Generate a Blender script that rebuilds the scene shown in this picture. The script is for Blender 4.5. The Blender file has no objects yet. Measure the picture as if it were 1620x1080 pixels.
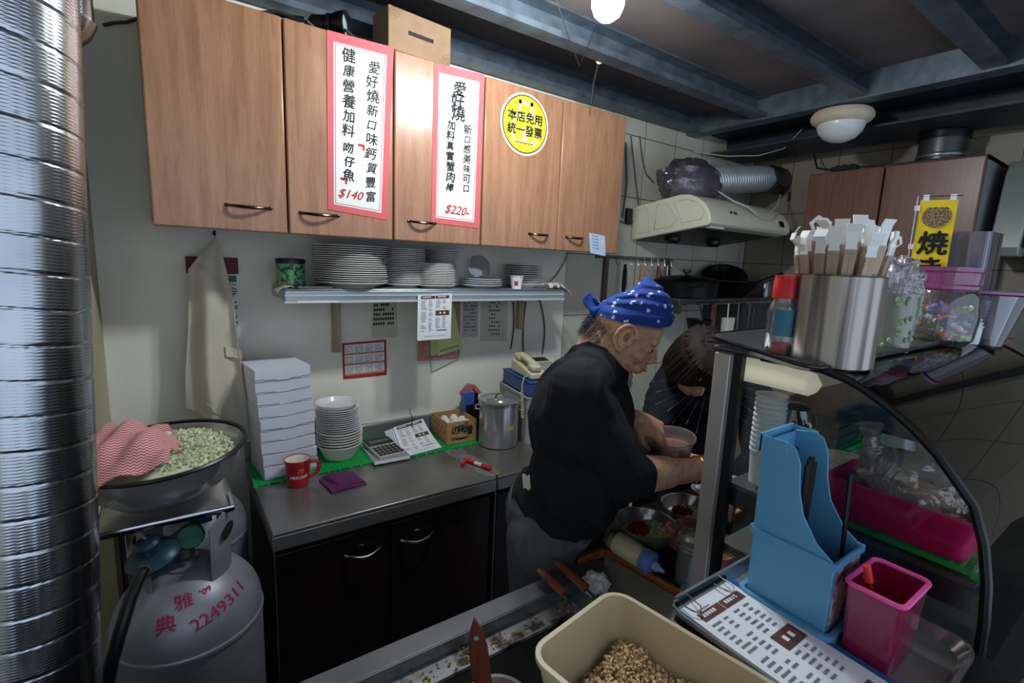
import bpy, bmesh, math, random
from math import sin, cos, pi, radians, sqrt, atan2
from mathutils import Vector, Matrix, Euler, noise as mnoise
S = bpy.context.scene
COL = S.collection
random.seed(7)

# ---------------------------------------------------------------- camera
FPX = 775.8
EYE = Vector((0, 0, 1.60))
def _cam_axes(yaw, pitch, roll):
    y, p, r = radians(yaw), radians(pitch), radians(roll)
    f = Vector((sin(y)*cos(p), cos(y)*cos(p), -sin(p)))
    right = Vector((cos(y), -sin(y), 0)); up = right.cross(f)
    return right*cos(r)+up*sin(r), up*cos(r)-right*sin(r), f
RT, UP, FW = _cam_axes(35.24, 9.25, 2.39)
cd = bpy.data.cameras.new('camera'); cam = bpy.data.objects.new('camera', cd); COL.objects.link(cam)
cd.sensor_width = 36.0; cd.lens = FPX/1620*36.0; cd.clip_start = .02; cd.clip_end = 100
cam.matrix_world = Matrix(((RT.x, UP.x, -FW.x, EYE.x), (RT.y, UP.y, -FW.y, EYE.y), (RT.z, UP.z, -FW.z, EYE.z), (0, 0, 0, 1)))
S.camera = cam
# ---------------------------------------------------------------- world, exposure
S.view_settings.view_transform = 'Standard'; S.view_settings.look = 'None'
S.view_settings.exposure = 0.29; S.view_settings.gamma = 1.0; S.view_settings.use_curve_mapping = False
W = bpy.data.worlds.new('world'); S.world = W; W.use_nodes = True
bg = W.node_tree.nodes['Background']; bg.inputs[0].default_value = (.60, .72, .90, 1); bg.inputs[1].default_value = 1.05

S.cycles.transparent_max_bounces = 32
# pixel -> point on a plane of the room (all stations were measured from the photograph)
def ray(px, py): return RT*((px-810)/FPX)+UP*((540-py)/FPX)+FW
def PZ(px, py, z): r = ray(px, py); return EYE+r*((z-EYE.z)/r.z)
def PY(px, py, y): r = ray(px, py); return EYE+r*(y/r.y)
def PX(px, py, x): r = ray(px, py); return EYE+r*(x/r.x)
def PD(px, py, d): return EYE+ray(px, py)*d

# ---------------------------------------------------------------- objects
def tag(o, label=None, cat=None, group=None, kind=None):
    if label: o['label'] = label
    if cat: o['category'] = cat
    if group: o['group'] = group
    if kind: o['kind'] = kind
    return o
def thing(name, label, cat, loc=(0, 0, 0), rz=0, group=None, rot=None):
    o = bpy.data.objects.new(name, None); COL.objects.link(o)
    o.location = loc; o.rotation_euler = rot if rot else (0, 0, rz)
    o.empty_display_size = .05
    return tag(o, label, cat, group)
def chain(o):
    m = Matrix.Identity(4)
    while o:
        m = Matrix.LocRotScale(o.location, o.rotation_euler, o.scale) @ m; o = o.parent
    return m
def dup(root, loc=None, rz=None, label=None, parent=None):
    c = root.copy(); COL.objects.link(c)
    if parent: c.parent = parent
    if loc is not None: c.location = loc
    if rz is not None: c.rotation_euler = (c.rotation_euler[0], c.rotation_euler[1], rz)
    if label: c['label'] = label
    for ch in list(root.children): dup(ch, parent=c)
    return c
ORD = 'bottom second third fourth fifth sixth seventh eighth ninth tenth eleventh twelfth thirteenth fourteenth fifteenth sixteenth seventeenth eighteenth nineteenth twentieth twenty-first twenty-second'.split()
def nth(i, n):
    if i == 0: return 'lowest'
    if i == n-1: return 'topmost'
    return ORD[i]+' from bottom,'

class G:
    """collects shapes; build() links them as ONE mesh object"""
    def __init__(s): s.bm = bmesh.new()
    def face(s, vs):
        try: return s.bm.faces.new(vs)
        except ValueError: return None
    def box(s, x0, x1, y0, y1, z0, z1, M=None):
        v = [Vector(p) for p in ((x0,y0,z0),(x1,y0,z0),(x1,y1,z0),(x0,y1,z0),(x0,y0,z1),(x1,y0,z1),(x1,y1,z1),(x0,y1,z1))]
        if M: v = [M @ p for p in v]
        v = [s.bm.verts.new(p) for p in v]
        for f in ((3,2,1,0),(4,5,6,7),(0,1,5,4),(1,2,6,5),(2,3,7,6),(3,0,4,7)): s.face([v[i] for i in f])
        return s
    def cbox(s, c, d, rot=None):
        M = Matrix.Translation(c) @ (Euler(rot).to_matrix().to_4x4() if rot else Matrix.Identity(4))
        return s.box(-d[0]/2, d[0]/2, -d[1]/2, d[1]/2, -d[2]/2, d[2]/2, M)
    def rbox(s, c, d, r, seg=4, taper=1.0, M=None):
        """box with rounded vertical corners; taper scales the bottom"""
        pts = []
        for cx, cy, a0 in ((1,1,0),(-1,1,90),(-1,-1,180),(1,-1,270)):
            for k in range(seg+1):
                a = radians(a0+90*k/seg); pts.append((cx*(d[0]/2-r)+r*cos(a), cy*(d[1]/2-r)+r*sin(a)))
        lo = [Vector((x*taper, y*taper, -d[2]/2)) for x, y in pts]; hi = [Vector((x, y, d[2]/2)) for x, y in pts]
        T = Matrix.Translation(c) @ (M or Matrix.Identity(4))
        lo = [s.bm.verts.new(T @ p) for p in lo]; hi = [s.bm.verts.new(T @ p) for p in hi]
        n = len(pts); s.face(lo[::-1]); s.face(hi)
        for i in range(n): s.face((lo[i], lo[(i+1) % n], hi[(i+1) % n], hi[i]))
        return s
    def rtub(s, c, d, r, t=.003, seg=5, taper=.85, lip=0, M=None):
        """open rounded-rectangle tub: outside, lip, inside"""
        T = Matrix.Translation(c) @ (M or Matrix.Identity(4))
        def ring(w, h, rr, z):
            rr = min(rr, w/2-.0005, h/2-.0005); o = []
            for cx, cy, a0 in ((1,1,0),(-1,1,90),(-1,-1,180),(1,-1,270)):
                for k in range(seg+1):
                    a = radians(a0+90*k/seg); o.append(s.bm.verts.new(T @ Vector((cx*(w/2-rr)+rr*cos(a), cy*(h/2-rr)+rr*sin(a), z))))
            return o
        w, h, z = d; k = taper
        rs = [ring(w*k, h*k, r*k, 0), ring(w, h, r, z)] if not lip else [ring(w*k, h*k, r*k, 0), ring(w, h, r, z-lip), ring(w+lip, h+lip, r+lip/2, z-lip), ring(w+lip, h+lip, r+lip/2, z)]
        rs += [ring(w-2*t, h-2*t, r-t, z), ring(w*k-2*t, h*k-2*t, max(r*k-t, .002), t)]
        n = len(rs[0])
        s.face(rs[0][::-1]); s.face(rs[-1])
        for a, b in zip(rs, rs[1:]):
            for i in range(n): s.face((a[i], a[(i+1) % n], b[(i+1) % n], b[i]))
        return s
    def prism(s, poly, lo, hi, axis='z', M=None):
        def V(p, h):
            v = Vector((p[0], p[1], h)) if axis == 'z' else Vector((p[0], h, p[1])) if axis == 'y' else Vector((h, p[0], p[1]))
            return M @ v if M else v
        a = [s.bm.verts.new(V(p, lo)) for p in poly]; b = [s.bm.verts.new(V(p, hi)) for p in poly]; n = len(poly)
        s.face(a[::-1]); s.face(b)
        for i in range(n): s.face((a[i], a[(i+1) % n], b[(i+1) % n], b[i]))
        return s
    def tube(s, pts, r, n=8, closed=False, cap=True, flat=1.0, up=None):
        pts = [Vector(p) for p in pts]; m = len(pts); rs = r if isinstance(r, (list, tuple)) else [r]*m
        t0 = (pts[1]-pts[0]).normalized(); nrm = Vector(up) if up else (Vector((0,0,1)) if abs(t0.z) < .9 else Vector((1,0,0)))
        rings = []
        for i, p in enumerate(pts):
            a = pts[i-1] if (i or closed) else p; b = pts[(i+1) % m] if (i < m-1 or closed) else p
            t = (b-a).normalized()
            nrm = (nrm-t*nrm.dot(t));  nrm = nrm.normalized() if nrm.length > 1e-6 else t.orthogonal().normalized()
            bn = t.cross(nrm)
            rings.append([s.bm.verts.new(p+(nrm*cos(2*pi*k/n)*flat+bn*sin(2*pi*k/n))*rs[i]) for k in range(n)])
        pairs = list(zip(rings, rings[1:]))+([(rings[-1], rings[0])] if closed else [])
        for A, B in pairs:
            for k in range(n): s.face((A[k], A[(k+1) % n], B[(k+1) % n], B[k]))
        if cap and not closed: s.face(rings[0][::-1]); s.face(rings[-1])
        return s
    def lathe(s, prof, c=(0,0,0), n=32, M=None, sy=1.0, cap=True):
        T = Matrix.Translation(c) @ (M or Matrix.Identity(4)); rings = []
        for r, z in prof:
            if r < 1e-6: rings.append([s.bm.verts.new(T @ Vector((0, 0, z)))])
            else: rings.append([s.bm.verts.new(T @ Vector((r*cos(2*pi*k/n), r*sy*sin(2*pi*k/n), z))) for k in range(n)])
        for A, B in zip(rings, rings[1:]):
            for k in range(n):
                if len(A) == 1 and len(B) == 1: continue
                if len(A) == 1: s.face((A[0], B[(k+1) % n], B[k]))
                elif len(B) == 1: s.face((A[k], A[(k+1) % n], B[0]))
                else: s.face((A[k], A[(k+1) % n], B[(k+1) % n], B[k]))
        if cap:
            if len(rings[0]) > 1: s.face(rings[0][::-1])
            if len(rings[-1]) > 1: s.face(rings[-1])
        return s
    def ell(s, c, r, rot=None, n=16, m=10):
        r = (r, r, r) if isinstance(r, (int, float)) else r
        M = (rot if isinstance(rot, Matrix) else Euler(rot).to_matrix() if rot else Matrix.Identity(3)).to_4x4() @ Matrix.Diagonal((*r, 1))
        return s.lathe([(sin(pi*k/m), -cos(pi*k/m)) if 0 < k < m else (0, -1 if k == 0 else 1) for k in range(m+1)], c, n, M)
    def cone(s, a, b, ra, rb, n=14):
        """capsule with two radii"""
        a, b = Vector(a), Vector(b)
        s.tube([a, a.lerp(b, .5), b], [ra, (ra+rb)/2, rb], n); s.ell(a, ra, n=n, m=8); s.ell(b, rb, n=n, m=8); return s
    def grid(s, fn, nu, nv, thick=0):
        P = [[Vector(fn(i/nu, j/nv)) for j in range(nv+1)] for i in range(nu+1)]
        A = [[s.bm.verts.new(p) for p in row] for row in P]
        for i in range(nu):
            for j in range(nv): s.face((A[i][j], A[i+1][j], A[i+1][j+1], A[i][j+1]))
        if thick:
            N = [[None]*(nv+1) for _ in range(nu+1)]
            for i in range(nu+1):
                for j in range(nv+1):
                    du = P[min(i+1, nu)][j]-P[max(i-1, 0)][j]; dv = P[i][min(j+1, nv)]-P[i][max(j-1, 0)]
                    nn = du.cross(dv); nn = nn.normalized() if nn.length > 1e-9 else Vector((0,0,1))
                    N[i][j] = s.bm.verts.new(P[i][j]-nn*thick)
            for i in range(nu):
                for j in range(nv): s.face((N[i][j+1], N[i+1][j+1], N[i+1][j], N[i][j]))
            for i in range(nu):
                s.face((A[i+1][0], A[i][0], N[i][0], N[i+1][0])); s.face((A[i][nv], A[i+1][nv], N[i+1][nv], N[i][nv]))
            for j in range(nv):
                s.face((A[0][j], A[0][j+1], N[0][j+1], N[0][j])); s.face((A[nu][j+1], A[nu][j], N[nu][j], N[nu][j+1]))
        return s
    def text(s, body, size, M, depth=.0004, bold=0.0, align='CENTER', fn=None, shear=0):
        cu = bpy.data.curves.new('txt', 'FONT'); cu.body = body; cu.size = size; cu.align_x = align; cu.align_y = 'CENTER'
        cu.extrude = depth; cu.resolution_u = 2; cu.shear = shear
        ob = bpy.data.objects.new('txt', cu); me = bpy.data.meshes.new_from_object(ob)
        bpy.data.objects.remove(ob); bpy.data.curves.remove(cu)
        for dx, dy in (((0,0),) if bold <= 0 else ((-bold,0),(bold,0),(0,-bold),(0,bold))):
            n0 = len(s.bm.verts); s.bm.from_mesh(me); s.bm.verts.ensure_lookup_table()
            for v in s.bm.verts[n0:]:
                c = v.co+Vector((dx, dy, .00005*(1+(dx > 0)+2*(dy < 0)+3*(dy > 0)))); v.co = fn(c) if fn else M @ c
        bpy.data.meshes.remove(me); return s
    def move(s, M): s.bm.transform(M); return s
    def build(s, name, mat, parent=None, smooth=30, bevel=0, bseg=2, world=True, label=None, kind=None, mods=None, sub=0):
        if parent and world: s.bm.transform(chain(parent).inverted())
        bmesh.ops.recalc_face_normals(s.bm, faces=s.bm.faces[:])
        me = bpy.data.meshes.new(name); s.bm.to_mesh(me); s.bm.free()
        o = bpy.data.objects.new(name, me); COL.objects.link(o)
        if parent: o.parent = parent
        me.materials.append(mat)
        if smooth:
            me.polygons.foreach_set('use_smooth', [True]*len(me.polygons)); me.set_sharp_from_angle(angle=radians(smooth))
        if bevel:
            b = o.modifiers.new('bevel', 'BEVEL'); b.width = bevel; b.segments = bseg; b.limit_method = 'ANGLE'; b.angle_limit = radians(40)
        if sub:
            b = o.modifiers.new('sub', 'SUBSURF'); b.levels = b.render_levels = sub
        if label: o['label'] = label
        if kind: o['kind'] = kind
        return o
def frame(o, x, y):
    """matrix with origin o, text x along x and y along y"""
    x = Vector(x).normalized(); z = x.cross(Vector(y)).normalized(); y = z.cross(x)
    return Matrix(((x.x, y.x, z.x, o[0]), (x.y, y.y, z.y, o[1]), (x.z, y.z, z.z, o[2]), (0, 0, 0, 1)))
def apply_mods(o):
    """bake an object's modifiers into its mesh"""
    dg = bpy.context.evaluated_depsgraph_get(); ev = o.evaluated_get(dg)
    me = bpy.data.meshes.new_from_object(ev); old = o.data; o.modifiers.clear(); o.data = me; me.name = old.name
    bpy.data.meshes.remove(old); return o
def blend(g, name, mat, parent, voxel=.005, it=8, fac=.5):
    """one continuous skin over everything in g"""
    o = g.build(name, mat, parent, smooth=0)
    m = o.modifiers.new('r', 'REMESH'); m.mode = 'VOXEL'; m.voxel_size = voxel
    m = o.modifiers.new('s', 'SMOOTH'); m.factor = fac; m.iterations = it
    apply_mods(o)
    o.data.polygons.foreach_set('use_smooth', [True]*len(o.data.polygons))
    if not o.data.materials: o.data.materials.append(mat)
    return o

# ---------------------------------------------------------------- materials
def lin(c):
    return tuple(((v/255)/12.92 if v/255 <= .04045 else ((v/255+.055)/1.055)**2.4) for v in c)+(1,)
def nodes(name):
    m = bpy.data.materials.new(name); m.use_nodes = True; nt = m.node_tree
    return m, nt, nt.nodes['Principled BSDF'], lambda t: nt.nodes.new('ShaderNode'+t), nt.links.new
def coords(new, link, scale=(1,1,1), kind='Object'):
    tc = new('TexCoord'); mp = new('Mapping'); mp.inputs['Scale'].default_value = scale; link(tc.outputs[kind], mp.inputs[0]); return mp.outputs[0]
def mat(name, c, rough=.5, metal=0, var=.08, vs=6, bump=0, bs=120, c2=None, spec=.5, coat=0, stretch=(1,1,1), ior=1.45, emit=None, sub=0, thr=None, detail=5):
    """one procedural surface: two tones mixed by noise, noise bump"""
    m, nt, b, new, link = nodes(name)
    co = coords(new, link, stretch)
    n = new('TexNoise'); n.inputs['Scale'].default_value = vs; n.inputs['Detail'].default_value = detail; link(co, n.inputs[0])
    r = new('ValToRGB'); A = lin(c); B = lin(c2) if c2 else tuple(v*(1-var) for v in A[:3])+(1,)
    lo, hi = thr if thr else (.35, .65)
    r.color_ramp.elements[0].position = lo; r.color_ramp.elements[1].position = hi
    r.color_ramp.elements[0].color = A if c2 else tuple(min(1, v*(1+var)) for v in A[:3])+(1,); r.color_ramp.elements[1].color = B
    link(n.outputs['Fac'], r.inputs[0]); link(r.outputs[0], b.inputs['Base Color'])
    b.inputs['Roughness'].default_value = rough; b.inputs['Metallic'].default_value = metal
    b.inputs['Specular IOR Level'].default_value = spec; b.inputs['Coat Weight'].default_value = coat; b.inputs['IOR'].default_value = ior
    if sub: b.inputs['Subsurface Weight'].default_value = sub; b.inputs['Subsurface Radius'].default_value = (.01, .004, .002); b.inputs['Subsurface Scale'].default_value = 1
    if bump:
        n2 = new('TexNoise'); n2.inputs['Scale'].default_value = bs; n2.inputs['Detail'].default_value = 4; link(co, n2.inputs[0])
        bp = new('Bump'); bp.inputs['Strength'].default_value = bump; bp.inputs['Distance'].default_value = .002; link(n2.outputs['Fac'], bp.inputs['Height']); link(bp.outputs[0], b.inputs['Normal'])
    if emit: b.inputs['Emission Color'].default_value = lin(emit[0]); b.inputs['Emission Strength'].default_value = emit[1]
    return m
def wood(name, c, c2, axis='z', rough=.35, sc=1.0):
    m, nt, b, new, link = nodes(name)
    st = {'z': (14, 14, 1.1), 'x': (1.1, 14, 14), 'y': (14, 1.1, 14)}[axis]
    co = coords(new, link, tuple(v*sc for v in st))
    n = new('TexNoise'); n.inputs['Scale'].default_value = 2.2; n.inputs['Detail'].default_value = 6; n.inputs['Distortion'].default_value = 1.2; link(co, n.inputs[0])
    f = new('TexNoise'); f.inputs['Scale'].default_value = 26; f.inputs['Detail'].default_value = 3; link(co, f.inputs[0])
    mx = new('Math'); mx.operation = 'MULTIPLY_ADD'; mx.inputs[1].default_value = .45; link(f.outputs['Fac'], mx.inputs[0]); link(n.outputs['Fac'], mx.inputs[2])
    r = new('ValToRGB'); r.color_ramp.elements[0].position = .52; r.color_ramp.elements[1].position = .95
    r.color_ramp.elements[0].color = lin(c); r.color_ramp.elements[1].color = lin(c2)
    link(mx.outputs[0], r.inputs[0]); link(r.outputs[0], b.inputs['Base Color']); b.inputs['Roughness'].default_value = rough
    bp = new('Bump'); bp.inputs['Strength'].default_value = .08; bp.inputs['Distance'].default_value = .001; link(f.outputs['Fac'], bp.inputs['Height']); link(bp.outputs[0], b.inputs['Normal'])
    return m
def steel(name, c=(170,172,175), rough=.3, stretch=(2, 60, 60), dirt=.25, bump=.05, metal=.82):
    m, nt, b, new, link = nodes(name)
    co = coords(new, link, stretch); co2 = coords(new, link)
    n = new('TexNoise'); n.inputs['Scale'].default_value = 8; n.inputs['Detail'].default_value = 4; link(co, n.inputs[0])
    d = new('TexNoise'); d.inputs['Scale'].default_value = 5; d.inputs['Detail'].default_value = 8; link(co2, d.inputs[0])
    r = new('ValToRGB'); A = lin(c); r.color_ramp.elements[0].position = .35; r.color_ramp.elements[1].position = .7
    r.color_ramp.elements[0].color = A; r.color_ramp.elements[1].color = tuple(v*(1-dirt) for v in A[:3])+(1,)
    link(d.outputs['Fac'], r.inputs[0]); link(r.outputs[0], b.inputs['Base Color']); b.inputs['Metallic'].default_value = metal
    mr = new('MapRange'); mr.inputs['To Min'].default_value = rough*.75; mr.inputs['To Max'].default_value = rough*1.35; link(d.outputs['Fac'], mr.inputs[0]); link(mr.outputs[0], b.inputs['Roughness'])
    if bump:
        bp = new('Bump'); bp.inputs['Strength'].default_value = bump; bp.inputs['Distance'].default_value = .001; link(n.outputs['Fac'], bp.inputs['Height']); link(bp.outputs[0], b.inputs['Normal'])
    return m
def clear(name, c=(245,248,250), gloss=.12, rough=.05, milk=.0, mc=(235,238,240), wrinkle=0, ws=14):
    """thin clear plastic or glass: transparent + gloss (+ milky diffuse)"""
    m = bpy.data.materials.new(name); m.use_nodes = True; nt = m.node_tree; nt.nodes.clear()
    new = lambda t: nt.nodes.new('ShaderNode'+t); link = nt.links.new
    out = new('OutputMaterial'); t = new('BsdfTransparent'); t.inputs[0].default_value = lin(c)
    g = new('BsdfGlossy'); g.inputs['Roughness'].default_value = rough
    fr = new('Fresnel'); fr.inputs[0].default_value = 1.45
    ad = new('Math'); ad.operation = 'MULTIPLY_ADD'; ad.inputs[1].default_value = 1.0; ad.inputs[2].default_value = gloss; ad.use_clamp = True
    link(fr.outputs[0], ad.inputs[0])
    base = t.outputs[0]
    if milk:
        df = new('BsdfDiffuse'); df.inputs[0].default_value = lin(mc); tr = new('BsdfTranslucent'); tr.inputs[0].default_value = lin(mc)
        m0 = new('MixShader'); m0.inputs[0].default_value = .5; link(df.outputs[0], m0.inputs[1]); link(tr.outputs[0], m0.inputs[2])
        m1 = new('MixShader'); m1.inputs[0].default_value = milk; link(t.outputs[0], m1.inputs[1]); link(m0.outputs[0], m1.inputs[2]); base = m1.outputs[0]
    mx = new('MixShader'); link(ad.outputs[0], mx.inputs[0]); link(base, mx.inputs[1]); link(g.outputs[0], mx.inputs[2]); link(mx.outputs[0], out.inputs[0])
    if wrinkle:
        tc = new('TexCoord'); n = new('TexNoise'); n.inputs['Scale'].default_value = ws; n.inputs['Detail'].default_value = 3; n.inputs['Distortion'].default_value = 2
        link(tc.outputs['Object'], n.inputs[0]); bp = new('Bump'); bp.inputs['Strength'].default_value = wrinkle; bp.inputs['Distance'].default_value = .01
        link(n.outputs['Fac'], bp.inputs['Height']); link(bp.outputs[0], g.inputs['Normal']); link(bp.outputs[0], fr.inputs['Normal'])
    return m
def tiles(name, c, grout, w, h, off=(0,0,0), axis='x', rough=.3):
    """large wall tiles with thin dark joints; axis is the wall's horizontal axis"""
    m, nt, b, new, link = nodes(name)
    tc = new('TexCoord'); sp = new('SeparateXYZ'); link(tc.outputs['Object'], sp.inputs[0])
    def line(sock, size, o):
        a = new('Math'); a.operation = 'ADD'; a.inputs[1].default_value = -o; link(sock, a.inputs[0])
        d = new('Math'); d.operation = 'DIVIDE'; d.inputs[1].default_value = size; link(a.outputs[0], d.inputs[0])
        p = new('Math'); p.operation = 'PINGPONG'; p.inputs[1].default_value = .5; link(d.outputs[0], p.inputs[0])
        q = new('Math'); q.operation = 'LESS_THAN'; q.inputs[1].default_value = .0022/size; link(p.outputs[0], q.inputs[0]); return q.outputs[0]
    a = line(sp.outputs['X' if axis == 'x' else 'Y'], w, off[0]); z = line(sp.outputs['Z'], h, off[1])
    mx = new('Math'); mx.operation = 'MAXIMUM'; link(a, mx.inputs[0]); link(z, mx.inputs[1])
    n = new('TexNoise'); n.inputs['Scale'].default_value = 3; n.inputs['Detail'].default_value = 6; link(tc.outputs['Object'], n.inputs[0])
    r = new('ValToRGB'); A = lin(c); r.color_ramp.elements[0].color = A; r.color_ramp.elements[1].color = tuple(v*.78 for v in A[:3])+(1,)
    r.color_ramp.elements[0].position = .4; r.color_ramp.elements[1].position = .75
    link(n.outputs['Fac'], r.inputs[0]); mc = new('MixRGB'); link(mx.outputs[0], mc.inputs[0]); link(r.outputs[0], mc.inputs[1]); mc.inputs[2].default_value = lin(grout)
    link(mc.outputs[0], b.inputs['Base Color']); b.inputs['Roughness'].default_value = rough
    bp = new('Bump'); bp.invert = True; bp.inputs['Strength'].default_value = .6; bp.inputs['Distance'].default_value = .002; link(mx.outputs[0], bp.inputs['Height']); link(bp.outputs[0], b.inputs['Normal'])
    return m
# ================================================================ materials used in many places
m_steel = steel('brushed_steel', (150,152,155), .30)
m_steel_y = steel('brushed_steel_y', (150,152,155), .32, (60, 2, 60))
m_steel_dark = steel('worn_steel', (105,106,108), .38, dirt=.5)
m_steel_pol = steel('polished_steel', (190,190,190), .16, (4,4,4), .2, 0, .68)
m_black = mat('black_plastic', (18,18,20), .35, var=.2)
m_blackm = mat('black_metal', (22,23,26), .4, .6, var=.2)
m_white = mat('white_ceramic', (226,224,216), .22, var=.03, coat=.3)
m_paper = mat('white_paper', (232,234,238), .8, var=.03)
m_card = mat('white_cardboard', (216,219,230), .75, var=.04, bump=.05)
m_chrome = mat('chrome', (200,200,205), .12, 1, var=.05)
m_ink = mat('black_ink', (24,22,24), .7)
m_redink = mat('red_ink', (190,40,52), .7)
m_grayink = mat('grey_print', (95,95,105), .8)
m_brownink = mat('brown_print', (92,52,44), .7)
m_bluep = mat('sky_blue_plastic', (92,158,200), .35, var=.06, vs=4, bump=.03)
m_green = mat('green_plastic', (22,176,84), .4, var=.08)
m_cream = mat('cream_plastic', (214,208,182), .45, var=.05)
m_wood_up = wood('beech_laminate', (174,128,98), (144,103,76), 'z', .27)
m_wood_rt = wood('reddish_laminate', (128,86,70), (104,66,52), 'z', .33)
m_wood_dk = wood('dark_wenge_laminate', (38,24,24), (22,14,15), 'z', .32)
m_wood_or = wood('oiled_wood', (172,98,44), (112,58,26), 'y', .4)
m_wood_h = wood('worn_brown_handle', (140,72,42), (84,40,24), 'y', .45)
m_wood_bk = wood('raw_pine', (186,166,128), (150,130,96), 'z', .7)
m_wire_bk = mat('black_cable', (20,20,22), .5)
m_wire_wh = mat('pale_cable', (190,190,180), .5)

# ================================================================ setting
def struct(g, name, m, **k): return tag(g.build(name, m, **k), kind='structure')
m_plaster = mat('stained_plaster', (238,236,222), .75, vs=2.2, c2=(220,216,196), thr=(.45,.8), bump=.12, bs=60, detail=8)
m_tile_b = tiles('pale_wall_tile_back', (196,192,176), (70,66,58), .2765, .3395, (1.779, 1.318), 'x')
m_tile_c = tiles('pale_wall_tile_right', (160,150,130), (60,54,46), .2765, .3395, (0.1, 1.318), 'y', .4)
m_floor = mat('dark_floor', (46,42,40), .5, vs=8, var=.3)
m_ceil = mat('plywood_ceiling', (104,94,92), .8, vs=3, c2=(82,76,76), bump=.05)
m_beam = mat('galvanised_beam', (92,104,114), .45, .5, vs=14, var=.25, bump=.05)
m_beam_d = mat('dark_painted_beam', (46,53,62), .5, .2, vs=10, var=.2)
struct(G().box(-.75, 1.779, 2.04, 2.12, 0, 2.75), 'wall_back', m_plaster, smooth=0)
struct(G().box(1.779, 3.58, 2.04, 2.12, 0, 2.75), 'wall_back.001', m_tile_b, smooth=0)
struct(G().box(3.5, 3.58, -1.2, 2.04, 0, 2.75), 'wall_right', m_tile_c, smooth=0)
struct(G().box(-.75, -.18, 1.80, 2.04, 0, 2.75), 'wall_left', mat('yellowed_plaster', (196,188,160), .75, vs=2, c2=(160,150,122), bump=.1, detail=8), smooth=0)
struct(G().box(-.75, -.67, -1.2, 1.80, 0, 2.75), 'wall_left.001', m_plaster, smooth=0)
struct(G().box(-.75, 3.58, -1.2, 2.12, -.06, 0), 'floor', m_floor, smooth=0)
struct(G().box(-.75, 3.58, -1.2, 2.12, 2.53, 2.60), 'ceiling', m_ceil, smooth=0)
def channel(name, x0, x1, y0, y1, z0, z1, m, label, grp, web=.008):
    """steel C-channel: web, top and bottom flange"""
    g = G()
    if x1-x0 > y1-y0:
        g.box(x0, x1, y1-web, y1, z0, z1); g.box(x0, x1, y0, y1-web, z0, z0+web); g.box(x0, x1, y0, y1-web, z1-web, z1); g.box(x0, x1, y0, y0+web, z0+web, z0+.022)
    else:
        g.box(x0, x0+web, y0, y1, z0, z1); g.box(x0+web, x1, y0, y1, z0, z0+web); g.box(x0+web, x1, y0, y1, z1-web, z1)
    o = g.build(name, m, smooth=0); tag(o, label, 'ceiling beam', grp, 'structure'); return o
for i, (y, w) in enumerate(((-.31,'second purlin from the street'), (.16,'purlin over the display case'), (.635,'purlin nearest the camera in view'), (1.098,'purlin behind the hanging bulbs'), (1.567,'purlin just before wooden cupboards'), (1.985,'purlin along the back wall'))):
    channel('ceiling_purlin', -.67, 2.70, y-.035, y+.035, 2.425, 2.53, m_beam, 'grey galvanised '+w, 'galvanised ceiling purlins')
channel('ceiling_beam', 2.70, 2.79, -1.2, 2.04, 2.415, 2.53, m_beam, 'grey galvanised beam carrying the purlin ends', None)
struct(G().box(2.79, 3.5, -1.2, 2.04, 2.47, 2.53), 'ceiling.001', m_beam_d, smooth=0)
g = G(); g.box(2.96, 3.35, -1.2, 2.04, 2.34, 2.352); g.box(3.145, 3.16, -1.2, 2.04, 2.352, 2.458); g.box(2.96, 3.35, -1.2, 2.04, 2.458, 2.47)
tag(g.build('ceiling_beam', m_beam_d, smooth=0), 'dark painted H beam along the tiled right wall', 'ceiling beam', None, 'structure')
struct(G().box(3.30, 3.5, .40, .52, 0, 2.34), 'trim_1', mat('grey_frame', (104,110,108), .5, .3), smooth=0)
struct(G().box(3.40, 3.5, .05, .12, 0, 2.34), 'trim_2', mat('dark_frame', (52,56,56), .5, .3), smooth=0)

# ================================================================ lamps
m_bulb = bpy.data.materials.new('lit_bulb'); m_bulb.use_nodes = True
_b = m_bulb.node_tree.nodes['Principled BSDF']; _b.inputs['Emission Color'].default_value = (.90, .97, 1.0, 1); _b.inputs['Emission Strength'].default_value = 200
def bulb(c, label):
    t = thing('light_bulb', label, 'light bulb', c, group='lit bulbs under the ceiling')
    G().lathe([(0,-.047),(.020,-.043),(.036,-.030),(.045,-.008),(.045,.012),(.036,.034),(.022,.052),(.018,.06)], c, 24).build('glass_globe', m_bulb, t)
    G().lathe([(.018,.06),(.02,.065),(.02,.095),(.012,.10),(0,.10)], c, 16).build('socket', m_white, t)
    G().tube([(c[0],c[1],c[2]+.10),(c[0],c[1],2.425)], .003, 6).build('cord', m_wire_bk, t)
bulb((1.055, 1.098, 2.322), 'lit white light bulb seen at the top of the photo')
bulb((.86, 1.098, 2.33), 'second lit light bulb just above the photo edge')
t = thing('ceiling_lamp', 'round cream ceiling lamp with white glass dome, unlit', 'ceiling lamp', (2.83,1.215,2.34))
c = (2.83, 1.215, 2.34)
G().lathe([(0,.075),(.10,.075),(.125,.068),(.137,.05),(.138,.035),(.128,.02),(.112,.01),(.10,.006)], c, 40).build('rim', mat('cream_plaster_rim', (214,200,176), .6, vs=20, bump=.4, bs=40), t)
G().lathe([(.105,.012),(.105,-.005),(.095,-.03),(.07,-.058),(.035,-.074),(0,-.079)], c, 40).build('glass_dome', mat('opal_glass', (226,228,228), .25), t)
G().lathe([(.02,0.0),(.06,.08)], (c[0],c[1],2.40), 16).build('canopy', m_cream, t)
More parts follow.
